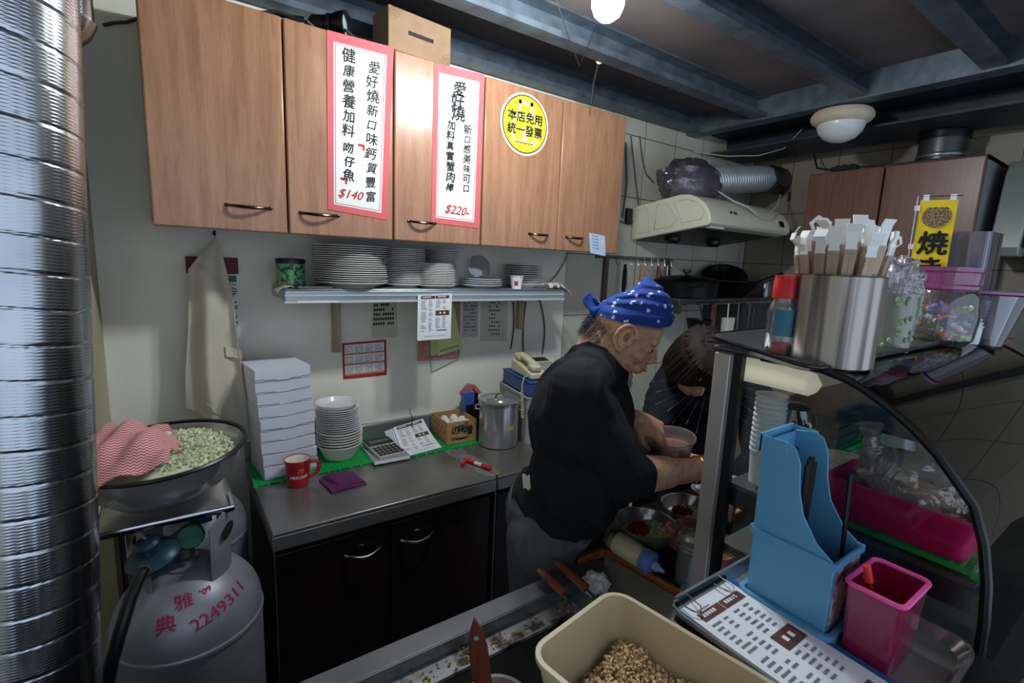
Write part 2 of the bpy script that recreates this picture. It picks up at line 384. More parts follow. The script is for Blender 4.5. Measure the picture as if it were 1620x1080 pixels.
tag(G().tube([PZ(1095,240,2.33), PZ(1150,247,2.32), PZ(1200,246,2.325), PZ(1240,235,2.335), PZ(1268,205,2.40)], .003, 6).build('cable', m_wire_wh), 'thin pale cable sagging under dark beam beside ceiling lamp', 'cable')

# hook and black wire under the purlin
t = thing('ceiling_hook', 'pale bent hook with black wire hanging from purlin', 'hook', PZ(945,80,2.42))
p = PD(948,82,2.02)
g = G(); g.tube([p+Vector((.0,0,.06)), p+Vector((.008,0,.02)), p+Vector((.020,0,-.005)), p+Vector((.018,0,-.035)), p+Vector((0,0,-.045)), p+Vector((-.015,0,-.03))], .006, 8); g.build('hook', m_cream, t)
G().tube([p+Vector((0,0,-.04)), p+Vector((-.01,.01,-.12)), p+Vector((-.005,.02,-.2))], .005, 6).build('wire', m_wire_bk, t)
q = [PD(880,0,1.5), PD(900,60,1.6), PD(917,105,1.7), PD(935,60,1.6), PD(940,40,1.55)]
tag(G().tube(q, .002, 6).build('cable', m_wire_bk), 'thin dark wire looped between the lit bulbs and the hook', 'cable')

# ================================================================ upper cupboards on back wall
YC = 1.72; DX = [-.026, .327, .676, 1.041, 1.436, 1.828]; ZC0, ZC1 = 1.658, 2.296
m_hand = mat('bronze_handle', (82,70,62), .25, 1)
def bow(g, c, w, out=.028, r=.0045, drop=.004, n=10):
    pts = [(c[0]-w/2+w*k/n, c[1]-out*sin(pi*k/n)**.7 if 0 < k < n else c[1], c[2]-drop*sin(pi*k/n)) for k in range(n+1)]
    g.tube(pts, [r*.8]+[r]*(n-1)+[r*.8], 8, flat=1.0)
    g.ell((c[0]-w/2, c[1], c[2]), (.007,.004,.006), n=8, m=6); g.ell((c[0]+w/2, c[1], c[2]), (.007,.004,.006), n=8, m=6)
    g.box(c[0]-w/2, c[0]+w/2, c[1]-.002, c[1]+.002, c[2]-.002, c[2]+.004)
HP = [(394,330),(506,342),(668,354),(852,373),(909,378)]
def cupboard(i0, i1, label):
    x0, x1 = DX[i0], DX[i1]
    t = thing('wall_cupboard', label, 'wall cupboard', (x0, 2.04, ZC0), group='beech wall cupboards on the back wall')
    g = G(); g.box(x0+.001, x1-.001, YC+.021, 2.039, ZC0+.012, ZC0+.03); g.box(x0+.001, x1-.001, YC+.021, 2.039, ZC1-.02, ZC1)
    g.box(x0+.001, x0+.018, YC+.021, 2.039, ZC0+.03, ZC1-.02); g.box(x1-.018, x1-.001, YC+.021, 2.039, ZC0+.03, ZC1-.02); g.box(x0+.018, x1-.018, 2.02, 2.039, ZC0+.03, ZC1-.02)
    g.build('carcass', mat('grey_carcass', (120,112,104), .6), t)
    for i in range(i0, i1):
        d = G().box(DX[i]+.0025, DX[i+1]-.0025, YC, YC+.02, ZC0, ZC1-.004).build('door', m_wood_up, t, bevel=.005, bseg=3)
        p = PY(*HP[i], YC-.002); w = (.118,.118,.105,.098,.098)[i]
        g = G(); bow(g, (min(max(p.x, DX[i]+w/2+.03), DX[i+1]-w/2-.03), YC-.001, p.z+.006), w); g.build('handle', m_hand, d)
cupboard(0, 2, 'beech two-door wall cupboard at left, white poster on its right door')
cupboard(2, 3, 'single-door beech wall cupboard with narrower poster by its right edge')
cupboard(3, 5, 'beech two-door wall cupboard with round yellow sticker')

# ---- posters
m_pink = mat('coral_paper', (214,96,100), .75, var=.05)
m_cream_paper = mat('rice_paper', (230,232,224), .8, var=.02)
def quad(g, y, P, t=.001):
    a = [PY(px, py, y) for px, py in P]
    f = [g.bm.verts.new((v.x, y, v.z)) for v in a]; b = [g.bm.verts.new((v.x, y+t, v.z)) for v in a]
    g.face(f); g.face(b[::-1])
    for i in range(4): g.face((f[i], b[i], b[(i+1) % 4], f[(i+1) % 4]))
    return a
def inset(P, l, r, t, b):
    """sub-quad of a pixel quad TL,TR,BR,BL by fractions"""
    def at(u, v):
        top = Vector(P[0]).lerp(Vector(P[1]), u); bot = Vector(P[3]).lerp(Vector(P[2]), u); return tuple(top.lerp(bot, v))
    return [at(l, t), at(1-r, t), at(1-r, 1-b), at(l, 1-b)]
def column(g, P, y, u, v0, v1, s, size, bold=.0, jit=.1, seed=1):
    rnd = random.Random(seed); n = len(s)
    for k, ch in enumerate(s):
        if ch == ' ': continue
        v = v0+(v1-v0)*(k+.5)/n; p = PY(*inset(P, u, 1-u, v, 1-v)[0], y)
        sz = size*(1+rnd.uniform(-.12,.12)); an = rnd.uniform(-jit, jit)
        M = frame((p.x+rnd.uniform(-.003,.003), y, p.z), (cos(an), 0, sin(an)), (-sin(an), 0, cos(an)))
        g.text(ch, sz, M, .0003, bold*.5, shear=rnd.uniform(0,.2))
def poster(P, label, cols, price):
    YP = YC-.0022; a = [PY(*p, YP) for p in P]
    t = thing('paper_poster', label, 'poster', (a[0].x, YP, a[3].z), group='handwritten posters on the cupboard doors')
    g = G(); quad(g, YP, P); g.build('sheet', m_pink, t, smooth=0)
    g = G(); quad(g, YP-.0004, inset(P, .10, .10, .055, .035), .0004); g.build('white_line', m_paper, t, smooth=0)
    g = G(); quad(g, YP-.0007, inset(P, .122, .122, .063, .042), .0004); g.build('red_line', m_pink, t, smooth=0)
    g = G(); quad(g, YP-.0010, inset(P, .135, .135, .067, .046), .0004); g.build('writing_panel', m_cream_paper, t, smooth=0)
    g = G()
    for k, c in enumerate(cols): column(g, P, YP-.0014, *c, seed=k+5)
    g.build('brush_lettering', m_ink, t, smooth=0)
    g = G(); column_price(g, P, YP-.0014, *price); g.build('price_lettering', m_redink, t, smooth=0)
    return t
def column_price(g, P, y, u, v, s, size, red=()):
    p = PY(*inset(P, u, 1-u, v, 1-v)[0], y); g.text(s, size, frame((p.x, y, p.z), (1,0,-.06), (.06,0,1)), .0003, .0006, shear=.35)
    for (u, v) in red:
        p = PY(*inset(P, u, 1-u, v, 1-v)[0], y); g.box(p.x-.012, p.x+.01, y-.0003, y, p.z, p.z+.008); g.box(p.x+.003, p.x+.01, y-.0003, y, p.z-.012, p.z)
poster([(517,47),(623,75),(612,348),(519,331)], 'larger handwritten red-bordered poster, left of two, red price 140',
       [(.70,.11,.93,'愛好燒新口味鈣質豐富',.040,.0010), (.33,.075,.42,'健康營養',.043,.0014), (.34,.42,.58,'加料',.042,.0014), (.34,.60,.83,'吻仔魚',.040,.0016)],
       (.37,.895,'$140',.04,((.55,.61),(.27,.82))))
poster([(687,99),(767,118),(757,361),(682,352)], 'narrower handwritten red-bordered poster beside yellow sticker, red price 220',
       [(.49,.10,.33,'愛好燒',.054,.0024), (.70,.35,.79,'新口感美味可口',.034,.0014), (.37,.34,.80,'加料真實蟹肉棒',.036,.0020)],
       (.53,.905,'$220-',.045))
# ---- round sticker
p = PY(831, 197, YC-.003); rx = (PY(869,197,YC).x-PY(793,197,YC).x)/2
t = thing('round_sticker', 'round yellow sticker with black lettering on cupboard door', 'sticker', (p.x, YC-.002, p.z))
def disc(g, r, y, th=.0005): return g.lathe([(0,0),(r,0),(r,th),(0,th)], (p.x, y, p.z), 48, Matrix.Rotation(pi/2, 4, 'X'))
disc(G(), rx, YC-.0012).build('white_edge', m_paper, t); disc(G(), rx*.93, YC-.0018).build('black_ring', m_ink, t)
m_yel = mat('yellow_vinyl', (238,222,44), .4, var=.03); disc(G(), rx*.89, YC-.0023).build('yellow_disc', m_yel, t)
m_yel2 = mat('pale_yellow_vinyl', (246,238,150), .4)
g = G(); y = YC-.0030
for a, b, c, d in ((-.3,.3,.62,.74),(-.3,-.18,.3,.74),(.18,.3,.3,.74),(-.5,.5,.22,.32),(-.5,-.4,-.1,.32),(.4,.5,-.1,.32),(-.12,.12,-.5,-.1),(-.55,-.45,-.55,-.2),(.45,.55,-.55,-.2),(-.45,.45,-.62,-.5)):
    g.box(p.x+a*rx, p.x+b*rx, y-.0002, y, p.z+c*rx, p.z+d*rx)
g.build('pale_emblem', m_yel2, t, smooth=0)
g = G(); g.text('本店免用', rx*.37, frame((p.x, y-.0006, p.z+rx*.20), (1,0,0), (0,0,1)), .0003, .0012); g.text('統一發票', rx*.37, frame((p.x, y-.0006, p.z-rx*.22), (1,0,0), (0,0,1)), .0003, .0012)
for k in range(10): g.box(p.x+(k-5)*rx*.075, p.x+(k-5)*rx*.075+rx*.05, y-.0006, y-.0003, p.z-rx*.62, p.z-rx*.57)
g.build('lettering', m_ink, t, smooth=0)
# ---- blue note
P = [(932,368),(957,373),(958,405),(934,400)]
a = [PY(*q, YC-.002) for q in P]
t = thing('paper_note', 'pale blue handwritten note taped under rightmost cupboard door', 'note', (a[0].x, YC-.002, a[3].z))
g = G(); quad(g, YC-.002, P); g.build('sheet', mat('pale_blue_paper', (186,206,232), .8), t, smooth=0)
g = G()
for v in (.15,.3,.45,.6,.75):
    for u in (.2,.32,.42,.5): q = PY(*inset(P,u,1-u-.06,v,1-v-.04)[0], YC-.0026); g.box(q.x, q.x+.005, YC-.0026, YC-.0022, q.z, q.z+.006)
g.build('handwriting_lettering', m_grayink, t, smooth=0)

# ---- things on top of the cupboards
p = PY(660, 52, 1.76)
t = thing('kraft_box', 'kraft paper tissue box with slot standing on wooden cupboards', 'tissue box', (p.x, 1.80, ZC1), rot=(0,0,radians(6)))
m_kraft = mat('kraft_board', (140,112,86), .8, vs=20)
G().box(-.125, .125, -.06, .06, 0, .135).build('body', m_kraft, t, world=False, bevel=.003)
G().box(-.05, .05, -.0615, -.06, .062, .075).build('slot', m_ink, t, world=False, smooth=0)
g = G()
for cx, cz in ((-.125,.135),(.125,0)):
    for r in (.015,.022,.03,.037,.045):
        for k in range(14):
            a = radians(90*k/13)+(pi*1.5 if cx < 0 else pi/2); x, z = cx+r*cos(a), cz+r*sin(a)
            if abs(x) < .123 and 0.002 < z < .133: g.box(x-.001, x+.001, -.0612, -.06, z-.001, z+.001)
g.build('dotted_marking', mat('brown_dots', (120,84,56), .8), t, world=False, smooth=0)
p = PY(538, 30, 1.80)
t = thing('spotlight', 'small black spotlight lying on top of cupboards', 'spotlight', (p.x, 1.80, ZC1))
Mx = Matrix.Rotation(radians(78), 4, 'Y') @ Matrix.Rotation(radians(25), 4, 'X')
c = (p.x-.01, 1.80, ZC1+.05)
Mx = Matrix(((.0,.62,.78,0),(0,.78,-.62,0),(-1,0,0,0),(0,0,0,1)))
G().lathe([(0,-.09),(.022,-.09),(.03,-.08),(.03,-.03),(.034,-.028),(.034,-.018),(.03,-.016),(.038,.0),(.044,.03),(.044,.034),(.037,.034),(.034,.012),(0,.012)], c, 28, Mx).build('housing', m_black, t)
G().lathe([(0,.018),(.034,.018),(.034,.021),(0,.023)], c, 24, Mx).build('lens', mat('grey_lens', (150,160,165), .15), t)
G().box(p.x-.06, p.x-.02, 1.79, 1.81, ZC1, ZC1+.02).build('bracket', m_black, t)
t = thing('cable_bundle', 'tangle of dark cables lying on cupboard top', 'cables', (.42, 1.84, ZC1))
g = G()
for k in range(5):
    rnd = random.Random(k); g.tube([(.28+.06*j+rnd.uniform(-.02,.02), 1.80+rnd.uniform(-.03,.05), ZC1+.008+rnd.uniform(0,.05)*(0 < j < 5)) for j in range(6)], .006, 6)
g.build('cables', m_wire_bk, t)

# ================================================================ plate shelf
ZS = 1.478
t = thing('wall_shelf', 'grey steel plate shelf under the beech cupboards', 'shelf', (.323, 2.04, 1.43))
g = G(); g.box(.323, 1.568, 1.80, 2.039, ZS-.006, ZS); g.box(.323, 1.568, 1.80, 1.806, 1.436, ZS-.006); g.box(.323, .329, 1.806, 2.039, 1.436, ZS-.006); g.box(1.562, 1.568, 1.806, 2.039, 1.436, ZS-.006)
g.build('shelf_board', steel('shelf_steel', (176,186,190), .35, dirt=.15), t, bevel=.003)
g = G(); g.box(.323, 1.568, 1.797, 1.80, 1.452, 1.457); g.box(.323, 1.568, 1.796, 1.80, 1.428, 1.437); g.build('front_rib', mat('white_rib', (190,196,196), .4), t)
for px, z0 in ((530,1.205),(820,1.26)):
    x = PY(px, 500, 2.04).x; G().box(x-.016, x+.016, 2.012, 2.039, z0, 1.43).build('bracket', m_wood_bk, t, bevel=.003)
p0, p1 = PY(624,480,2.03), PY(662,480,2.03); G().box(p0.x, p1.x, 2.018, 2.039, 1.405, 1.428).build('batten', wood('brown_batten',(120,86,60),(90,60,40),'x',.7), t)
G().box(.36, .50, 1.7945, 1.796, 1.4295, 1.4365).build('old_label', m_cream_paper, t, smooth=0)

def plate_mesh(r, h=.018, n=40):
    g = G(); g.lathe([(0,h*.12),(r*.55,h*.12),(r*.60,.0),(r*.64,.0),(r*.66,h*.2),(r*.9,h*.72),(r,h),(r,h+.0025),(r*.985,h+.003),(r*.88,h*.78+.001),(r*.64,h*.3+.002),(0,h*.3+.001)], n=n, cap=False); return g
def stack(cx, cy, r, n, dz, z0, what, where, grp, h=.018, m=None, kind='plate', name='dinner_plate'):
    """nested plates: only the rims show, so a plate above another shows its rim band"""
    m = m or m_white; rnd = random.Random(int(r*9999)+n); src = None
    for i in range(n):
        lab = '%s, %s in %s' % (what, nth(i, n), where)
        if i == 0:
            o = plate_mesh(r, h).build(name, m, world=False); o.location = (cx, cy, z0+.0005); tag(o, lab, kind, grp); z = z0+.0005+h+.004; continue
        loc = (cx+rnd.uniform(-.0025,.0025), cy+rnd.uniform(-.0025,.0025), z); z += dz
        if src is None:
            src = plate_mesh(r, dz*.55).build(name, m, world=False); src.location = loc; tag(src, lab, kind, grp)
        else: dup(src, loc, rnd.uniform(0,6), lab)
p = PY(555,450,1.91)
stack(PY(556,440,1.905).x, 1.905, .134, 18, .0078, ZS, 'large white plate', 'the wide tall stack', 'large plates on the wall shelf', .02)
stack(PY(640,440,1.93).x-.004, 1.93, .088, 20, .0072, ZS, 'small white plate', 'stack beside the large plates', 'small plates beside the large plates', .014)
stack(PY(697,440,1.985).x, 1.962, .076, 21, .0070, ZS, 'small grey-white plate', 'rear stack by the wall', 'small plates in the rear stack', .014)
stack(PY(690,440,1.865).x, 1.876, .085, 14, .0066, ZS, 'white saucer', 'stack above hanging menu sheet', 'saucers above the hanging menu', .012)
stack(PY(760,445,1.90).x, 1.90, .098, 4, .0085, ZS, 'bluish-white shallow plate', 'the low stack of four', 'four shallow plates', .014, mat('bluish_ceramic', (206,212,216), .25))
stack(PY(832,440,1.93).x, 1.945, .092, 10, .0098, ZS, 'white rimmed plate', 'rightmost stack behind paper cup', 'plates at the right end of the shelf', .02)
p = PY(760, 420, 2.0)
tag(G().lathe([(0,0),(.055,0),(.06,.004),(.055,.006),(0,.004)], (p.x, 2.008, ZS+.085), 32, Matrix.Rotation(radians(80),4,'X')).build('clear_plate', clear('clear_plastic_plate', gloss=.2, milk=.15)), 'clear plastic plate leaning on wall behind low plates', 'plate')
bpy.data.objects['clear_plate'].location.z -= .0
# tin, tablet, cup, cloth on the shelf
p = PY(461, 440, 1.92); c = (p.x, 1.93, ZS)
t = thing('tin_can', 'green printed tin with black lid at left end of shelf', 'tin', c)
G().lathe([(0,0),(.046,0),(.048,.003),(.048,.082),(0,.082)], c, 32).build('body', mat('green_tin_print', (120,176,120), .35, .3, vs=60, c2=(40,80,56), thr=(.5,.55)), t)
G().lathe([(.05,.082),(.05,.097),(.046,.10),(0,.10)], c, 32, cap=True).build('lid', m_black, t)
p = PY(488, 447, 1.86)
t = thing('tablet', 'black tablet in silver-edged case lying on shelf', 'tablet', (p.x, 1.85, ZS), radians(8))
G().box(-.065, .065, -.045, .06, 0.0, .009).build('cover', m_black, t, world=False, bevel=.003)
G().box(-.055, .065, -.047, -.045, .002, .007).build('metal_edge', m_steel, t, world=False)
G().box(-.06, .06, -.04, .055, .009, .0098).build('screen', mat('dark_screen', (14,14,16), .08), t, world=False)
p = PY(820, 450, 1.83); c = (p.x, 1.845, ZS)
t = thing('paper_cup', 'small white paper cup with red print before rightmost plates', 'paper cup', c)
G().lathe([(0,.002),(.022,.0),(.031,.054),(.0335,.056),(.0335,.059),(.0295,.058),(.021,.006),(0,.006)], c, 28, cap=False).build('cup', m_paper, t)
G().grid(lambda u, v: (c[0]+(.0226+.0088*(.2+.4*v))*cos(-2.6+u*.7), c[1]+(.0226+.0088*(.2+.4*v))*sin(-2.6+u*.7), c[2]+.003+.054*(.2+.4*v)), 6, 3).build('red_print', m_redink, t)
p = PY(893, 458, 1.83)
def rag(u, v): 
    return (1.48+.13*u, 1.80+.09*v-.012*sin(u*7), ZS+.004+.014*abs(sin(u*9+v*5))+.012*sin(v*3.1)-(max(0,u-.72)*.14))
tag(G().grid(rag, 22, 14, .002).build('rag', mat('floral_cloth', (206,194,178), .9, vs=40, c2=(150,120,110), thr=(.55,.65))), 'crumpled pale cloth hanging over right end of shelf', 'cloth')
tag(G().grid(lambda u, v: (.30+.1*u, 1.80+.05*v, ZS+.003+.006*abs(sin(u*11+v*4))-(max(0,.25-u)*.06)), 16, 8, .0015).build('napkin', mat('pinkish_tissue', (196,176,164), .9)), 'crumpled tissue sticking out under black tablet', 'tissue')
# ================================================================ worktops and base cupboards along the back wall
def worktop(x0, x1, label, left=True):
    t = thing('steel_worktop', label, 'worktop', (x0, 2.04, .745), group='stainless worktops on the back wall')
    g = G(); g.box(x0, x1, 1.44, 2.03, .788, .80); g.box(x0, x1, 1.44, 1.447, .742, .788); g.box(x0, x0+.007, 1.447, 2.03, .742, .788); g.box(x1-.007, x1, 1.447, 2.03, .742, .788)
    g.build('top', m_steel_wt, t, bevel=.006, bseg=3)
    g = G(); g.box(x0, x1, 2.018, 2.03, .80, .872); g.box(x0, x1, 2.018, 2.039, .872, .876); g.build('backsplash', steel('backsplash_steel', (172,174,176), .25, metal=.6), t, bevel=.002)
m_steel_wt = steel('worktop_steel', (160,156,152), .28, (3,60,60), .35, .05, .72)
worktop(.205, .974, 'stainless worktop holding pizza boxes, mug and calculator')
worktop(.980, 1.775, 'stainless worktop under stock pot, behind the standing man')
def base(x0, x1, cuts, label, hpx):
    t = thing('base_cupboard', label, 'base cupboard', (x0, 2.03, 0), group='dark base cupboards under the worktops')
    g = G(); g.box(x0, x0+.018, 1.482, 2.03, .06, .741); g.box(x1-.018, x1, 1.482, 2.03, .06, .741); g.box(x0+.018, x1-.018, 1.99, 2.03, .06, .741); g.box(x0+.018, x1-.018, 1.482, 1.99, .06, .078); g.box(x0+.03, x1-.03, 1.54, 2.0, 0, .06); g.box(x0+.018, x1-.018, 1.482, 1.50, .715, .741)
    g.build('carcass', m_wood_dk, t)
    G().box(x0-.004, x0, 1.465, 1.482, .04, .741).build('edge_strip', m_steel, t)
    cs = [x0]+cuts+[x1]
    for i in range(len(cs)-1):
        d = G().box(cs[i]+.003, cs[i+1]-.003, 1.464, 1.481, .06, .715).build('door', m_wood_dk, t, bevel=.002)
        if hpx[i]:
            a, b = PY(*hpx[i][0], 1.462), PY(*hpx[i][1], 1.462); n = 10; g = G()
            g.tube([a.lerp(b, k/n)+Vector((0, -.026*sin(pi*k/n)**.8 if 0 < k < n else 0, -.010*sin(pi*k/n))) for k in range(n+1)], .0042, 8)
            g.build('handle', m_chrome, d)
base(.215, .966, [PY(619,840,1.462).x], 'dark base cupboard, two doors with chrome bow handles', [((546,878),(603,862)), ((634,854),(686,838))])
base(.990, 1.768, [1.38], 'dark base cupboard behind the standing man', [None, None])

# ---- taped seam, marker
t = thing('duct_tape_strip', 'grey tape strip covering the worktop seam', 'tape', (.965, 1.45, .80))
G().grid(lambda u, v: (.93+.075*u-.012*v, 1.45+.33*v, .8008+.0006*sin(u*9+v*13)), 8, 16, .0006).build('tape', mat('grey_tape', (128,128,124), .55, vs=25, c2=(92,90,86)), t)
G().grid(lambda u, v: (.975+.03*u, 1.448+.12*v, .8016+.0012*abs(sin(u*9+v*17))), 8, 10, .0006).build('torn_end', mat('brown_tape', (126,104,78), .6, vs=40, var=.3), t)
c = PZ(750,732,.81); dr = Vector((.25,-.75,0)).normalized()
t = thing('marker_pen', 'red marker pen lying across taped worktop seam', 'marker pen', (c.x, c.y, .803))
c = Vector((c.x, c.y, .811))
G().tube([c-dr*.0, c+dr*.05, c+dr*.062], [.0075,.0075,.005], 14).build('barrel', mat('white_barrel', (220,210,210), .4), t)
G().tube([c+dr*.040, c+dr*.066, c+dr*.085], [.0082,.0082,.006], 14).build('cap_end', mat('red_plastic', (200,36,44), .35), t)
G().tube([c-dr*.05, c-dr*.01, c+dr*.004], [.0078,.0082,.0082], 14).build('cap', bpy.data.materials['red_plastic'], t)
g = G(); e = Vector((.6,.5,0)).normalized(); q = c-dr*.01+Vector((-.004,.0,.0)); g.tube([q-e*.03, q+e*.012], .0065, 10)
tag(g.build('red_crayon', bpy.data.materials['red_plastic']), 'short red stick lying across the red marker', 'crayon'); bpy.data.objects['red_crayon'].location = (-.018, .022, -.003)

# ---- green grid mats under the things at the back
def gridmat(x0, x1, y0, y1, z, label, nx, ny, name='drainage_mat', rz=0):
    t = thing(name, label, 'plastic mat', (x0, y0, z), group='green plastic drainage mats')
    g = G(); w = .0028
    for i in range(nx+1): x = x0+(x1-x0)*i/nx; g.box(x-w/2, x+w/2, y0, y1, z+.004, z+.008)
    for j in range(ny+1): y = y0+(y1-y0)*j/ny; g.box(x0, x1, y-w/2, y+w/2, z+.0035, z+.0085)
    g.box(x0-.003, x1+.003, y0-.003, y0+.001, z+.002, z+.009); g.box(x0-.003, x0+.001, y0, y1, z+.002, z+.009); g.box(x1-.001, x1+.003, y0, y1, z+.002, z+.009)
    for i in range(0, nx+1, 4):
        x = x0+(x1-x0)*i/nx; g.box(x-.005, x+.005, y0-.010, y0, z, z+.007)
    g.build('grid', m_green, t, smooth=0)
    return t
gridmat(.207, .612, 1.785, 2.00, .8, 'green plastic drainage mat under pizza boxes and bowls', 40, 20)
gridmat(.622, 1.085, 1.765, 2.00, .8, 'green plastic drainage mat under menus and carton', 44, 22)
ZM = .8090
# ---- pizza boxes
m_slit = mat('shadow_slit', (70,70,78), .9)
def pizza_box():
    t = thing('pizza_box', '', 'pizza box', group='white pizza boxes stacked on the worktop'); w, d, h = .182, .185, .0435
    g = G(); g.box(-w/2, w/2, -d/2, d/2, 0, h-.003); g.build('tray', m_card, t, world=False, bevel=.001)
    g = G(); g.box(-w/2-.001, w/2+.001, -d/2-.001, d/2+.001, h-.003, h-.001)
    P = [(-w/2,h-.002),(w/2,h-.002),(w/2,.008),(w/2-.030,.0085),(w/2-.033,.0055),(.028,.0055),(.020,.001),(-.020,.001),(-.028,.0055),(-w/2+.033,.0055),(-w/2+.030,.0085),(-w/2,.008)]
    g.prism(P, -d/2-.0025, -d/2-.001, 'y'); g.build('lid', m_card, t, world=False, smooth=0)
    g = G(); g.prism([(x, z-.0016 if z < .02 else z) for x, z in P][2:]+[(-w/2, .0095), (-w/2+.03, .0100), (w/2-.03,.0100), (w/2,.0095)], -d/2-.0008, -d/2-.0002, 'y'); g.build('lid_slit_shade', m_slit, t, world=False, smooth=0)  # dark strip painting the shade in the gap round the lid flap
    return t
b0 = pizza_box(); rnd = random.Random(3)
for i in range(9):
    loc = (.322-.0026*i+rnd.uniform(-.002,.002), 1.902+rnd.uniform(-.003,.003), ZM+i*.0442); rz = radians(6+rnd.uniform(-1.3,1.3))
    lab = 'white pizza box, '+nth(i, 9)+' in stack of nine beside apron'
    if i == 0: b0.location = loc; b0.rotation_euler = (0,0,rz); b0['label'] = lab
    else: dup(b0, loc, rz, lab)
# ---- stack of take-away bowls
def cup_mesh(rb, rt, h, t=.0015, n=36):
    return G().lathe([(0,0),(rb*.8,0),(rb*.85,-.002+.002),(rb,.002),(rt,h-.003),(rt+.003,h-.003),(rt+.003,h),(rt-t,h),(rb-t,.004),(0,.003)], n=n, cap=False)
bx, by = .523, 1.895; z = ZM; src = None
m_pbowl = mat('matte_white_bowl', (224,222,212), .6, var=.03)
for i in range(6):
    lab = 'white paper bowl, '+nth(i, 6)+' in stack under clear containers'
    if i == 0:
        o = cup_mesh(.058, .083, .06).build('paper_bowl', m_pbowl, world=False); o.location = (bx,by,z); tag(o, lab, 'bowl', 'white paper bowls on the worktop'); z += .061
    elif i == 1:
        src = G().lathe([(.074,0),(.0835,.008),(.0865,.008),(.0865,.0105),(.082,.0105),(.0735,.002)], n=36, cap=False).lathe([(0,0.001),(.074,0.001),(.0735,.0022),(0,.0022)], n=36, cap=False).build('paper_bowl', m_pbowl, world=False); src.location = (bx,by,z); tag(src, lab, 'bowl', 'white paper bowls on the worktop'); z += .0108
    else: dup(src, (bx+rnd.uniform(-.002,.002), by, z), 0, lab); z += .0108
m_frost = mat('frosted_container', (238,241,243), .22, var=.02); m_frost.node_tree.nodes['Principled BSDF'].inputs['Alpha'].default_value = .72
m_clr = clear('clear_container', (252,253,253), .03, .25, .78, (252,253,253))
src = None
for i in range(12):
    lab = 'clear plastic container, '+nth(i, 12)+' in stack on paper bowls'; h = .008 if i < 11 else .018
    if i in (0, 11):
        o = G().lathe([(0,.001),(.064,.001),(.076,h-.002),(.0805,h-.002),(.0805,h),(.075,h),(.063,.0022),(0,.0022)], n=36, cap=False).build('clear_container', m_frost, world=False); o.location = (bx-.0006*i,by,z); tag(o, lab, 'container', 'clear containers on the worktop'); src = src or o
    else: dup(src, (bx-.0006*i+rnd.uniform(-.002,.002), by, z), 0, lab)
    z += .0084
# ---- mug with lettering
c = (.335, 1.735, .80)
t = thing('coffee_mug', 'red coffee mug with white lettering beside pizza boxes', 'mug', c)
m_redmug = mat('red_glaze', (176,24,36), .2, var=.04, coat=.4)
G().lathe([(0,.003),(.026,.0),(.034,.002),(.038,.03),(.0435,.092),(.045,.096),(.0435,.098),(.041,.094)], c, 40, cap=False).build('body', m_redmug, t)
G().lathe([(0,.008),(.032,.010),(.036,.03),(.0412,.094),(.0435,.0981)], c, 40, cap=False).build('white_inside', m_white, t)
g = G(); ang = radians(-14); hx = Vector((cos(ang), sin(ang), 0))
g.tube([Vector(c)+hx*r+Vector((0,0,z)) for r, z in ((.040,.080),(.056,.083),(.068,.075),(.070,.058),(.060,.036),(.037,.022))], .0055, 10, flat=1.4)
g.build('handle', m_redmug, t)
def cyl(cx, cy, r0, a0, z0, k=0):
    def f(co):
        r = r0+k*(z0+co.y)+.0005+co.z; a = a0+co.x/.0395
        return Vector((cx+r*cos(a), cy+r*sin(a), z0+co.y+c[2]))
    return f
g = G(); g.text('NESCAFÉ', .0145, None, .0002, .0002, fn=cyl(c[0], c[1], .03534, radians(-96), .040, .0887)); g.build('lettering', m_paper, t, smooth=0)
bpy.data.objects['lettering'].name = 'white_lettering'
g = G(); g.text('75', .020, None, .0002, -.0002, fn=cyl(c[0], c[1], .03534, radians(-92), .062, .0887), shear=.4); g.build('gold_lettering', mat('gold_print', (206,170,96), .4), t, smooth=0)
# ---- purple folded cloth
t = thing('folded_cloth', 'folded purple washcloth on worktop near red mug', 'cloth', (.47, 1.67, .80), radians(6))
m_purp = mat('purple_terry', (92,40,86), .95, bump=.6, bs=300)
G().grid(lambda u, v: (-.062+.124*u, -.062+.124*v, .007+.003*sin(u*5)+.002*sin(v*6)), 12, 12, .0068).build('bottom_fold', m_purp, t, world=False)
G().grid(lambda u, v: (-.036+.094*u-.01*v, -.048+.118*v, .010+.016*(max(0, sin(pi*min(1,max(0,u))))**.35)*(max(0,sin(pi*v))**.35)+.002*sin(u*6)), 16, 16, .012).build('top_fold', m_purp, t, world=False)
# ---- notepads, calculator
t = thing('notepad', 'white notepad under the calculator', 'notepad', (.685, 1.835, ZM), radians(-3)); 
G().box(-.068, .072, -.095, .10, 0, .012).build('pages', m_paper, t, world=False); G().box(-.066, .074, -.093, .10, .012, .0135).build('top_sheet', mat('grey_cover',(150,152,156),.6), t, world=False)
t = thing('calculator', 'grey desk calculator with black screen panel on notepad', 'calculator', (.683, 1.835, ZM+.0136), rot=(radians(4),0,radians(4)))
G().box(-.056, .056, -.08, .085, 0, .016).build('body', mat('calc_grey',(176,176,172),.4), t, world=False, bevel=.004)
G().box(-.053, .053, .022, .083, .016, .020).build('display_panel', m_black, t, world=False, bevel=.002)
G().box(-.042, .042, .040, .062, .020, .0204).build('screen', mat('lcd',(88,96,90),.25), t, world=False)
g = G()
src = None
for i in range(6):
    for j in range(4):
        if src is None: src = G().box(-.0066, .0066, -.007, .007, 0, .004).build('key', m_black, t, world=False, bevel=.0015)
        else: src = dup(src, parent=t)
        src.location = (-.043+.0172*i, -.066+.0215*j, .016)
g.bm.free()
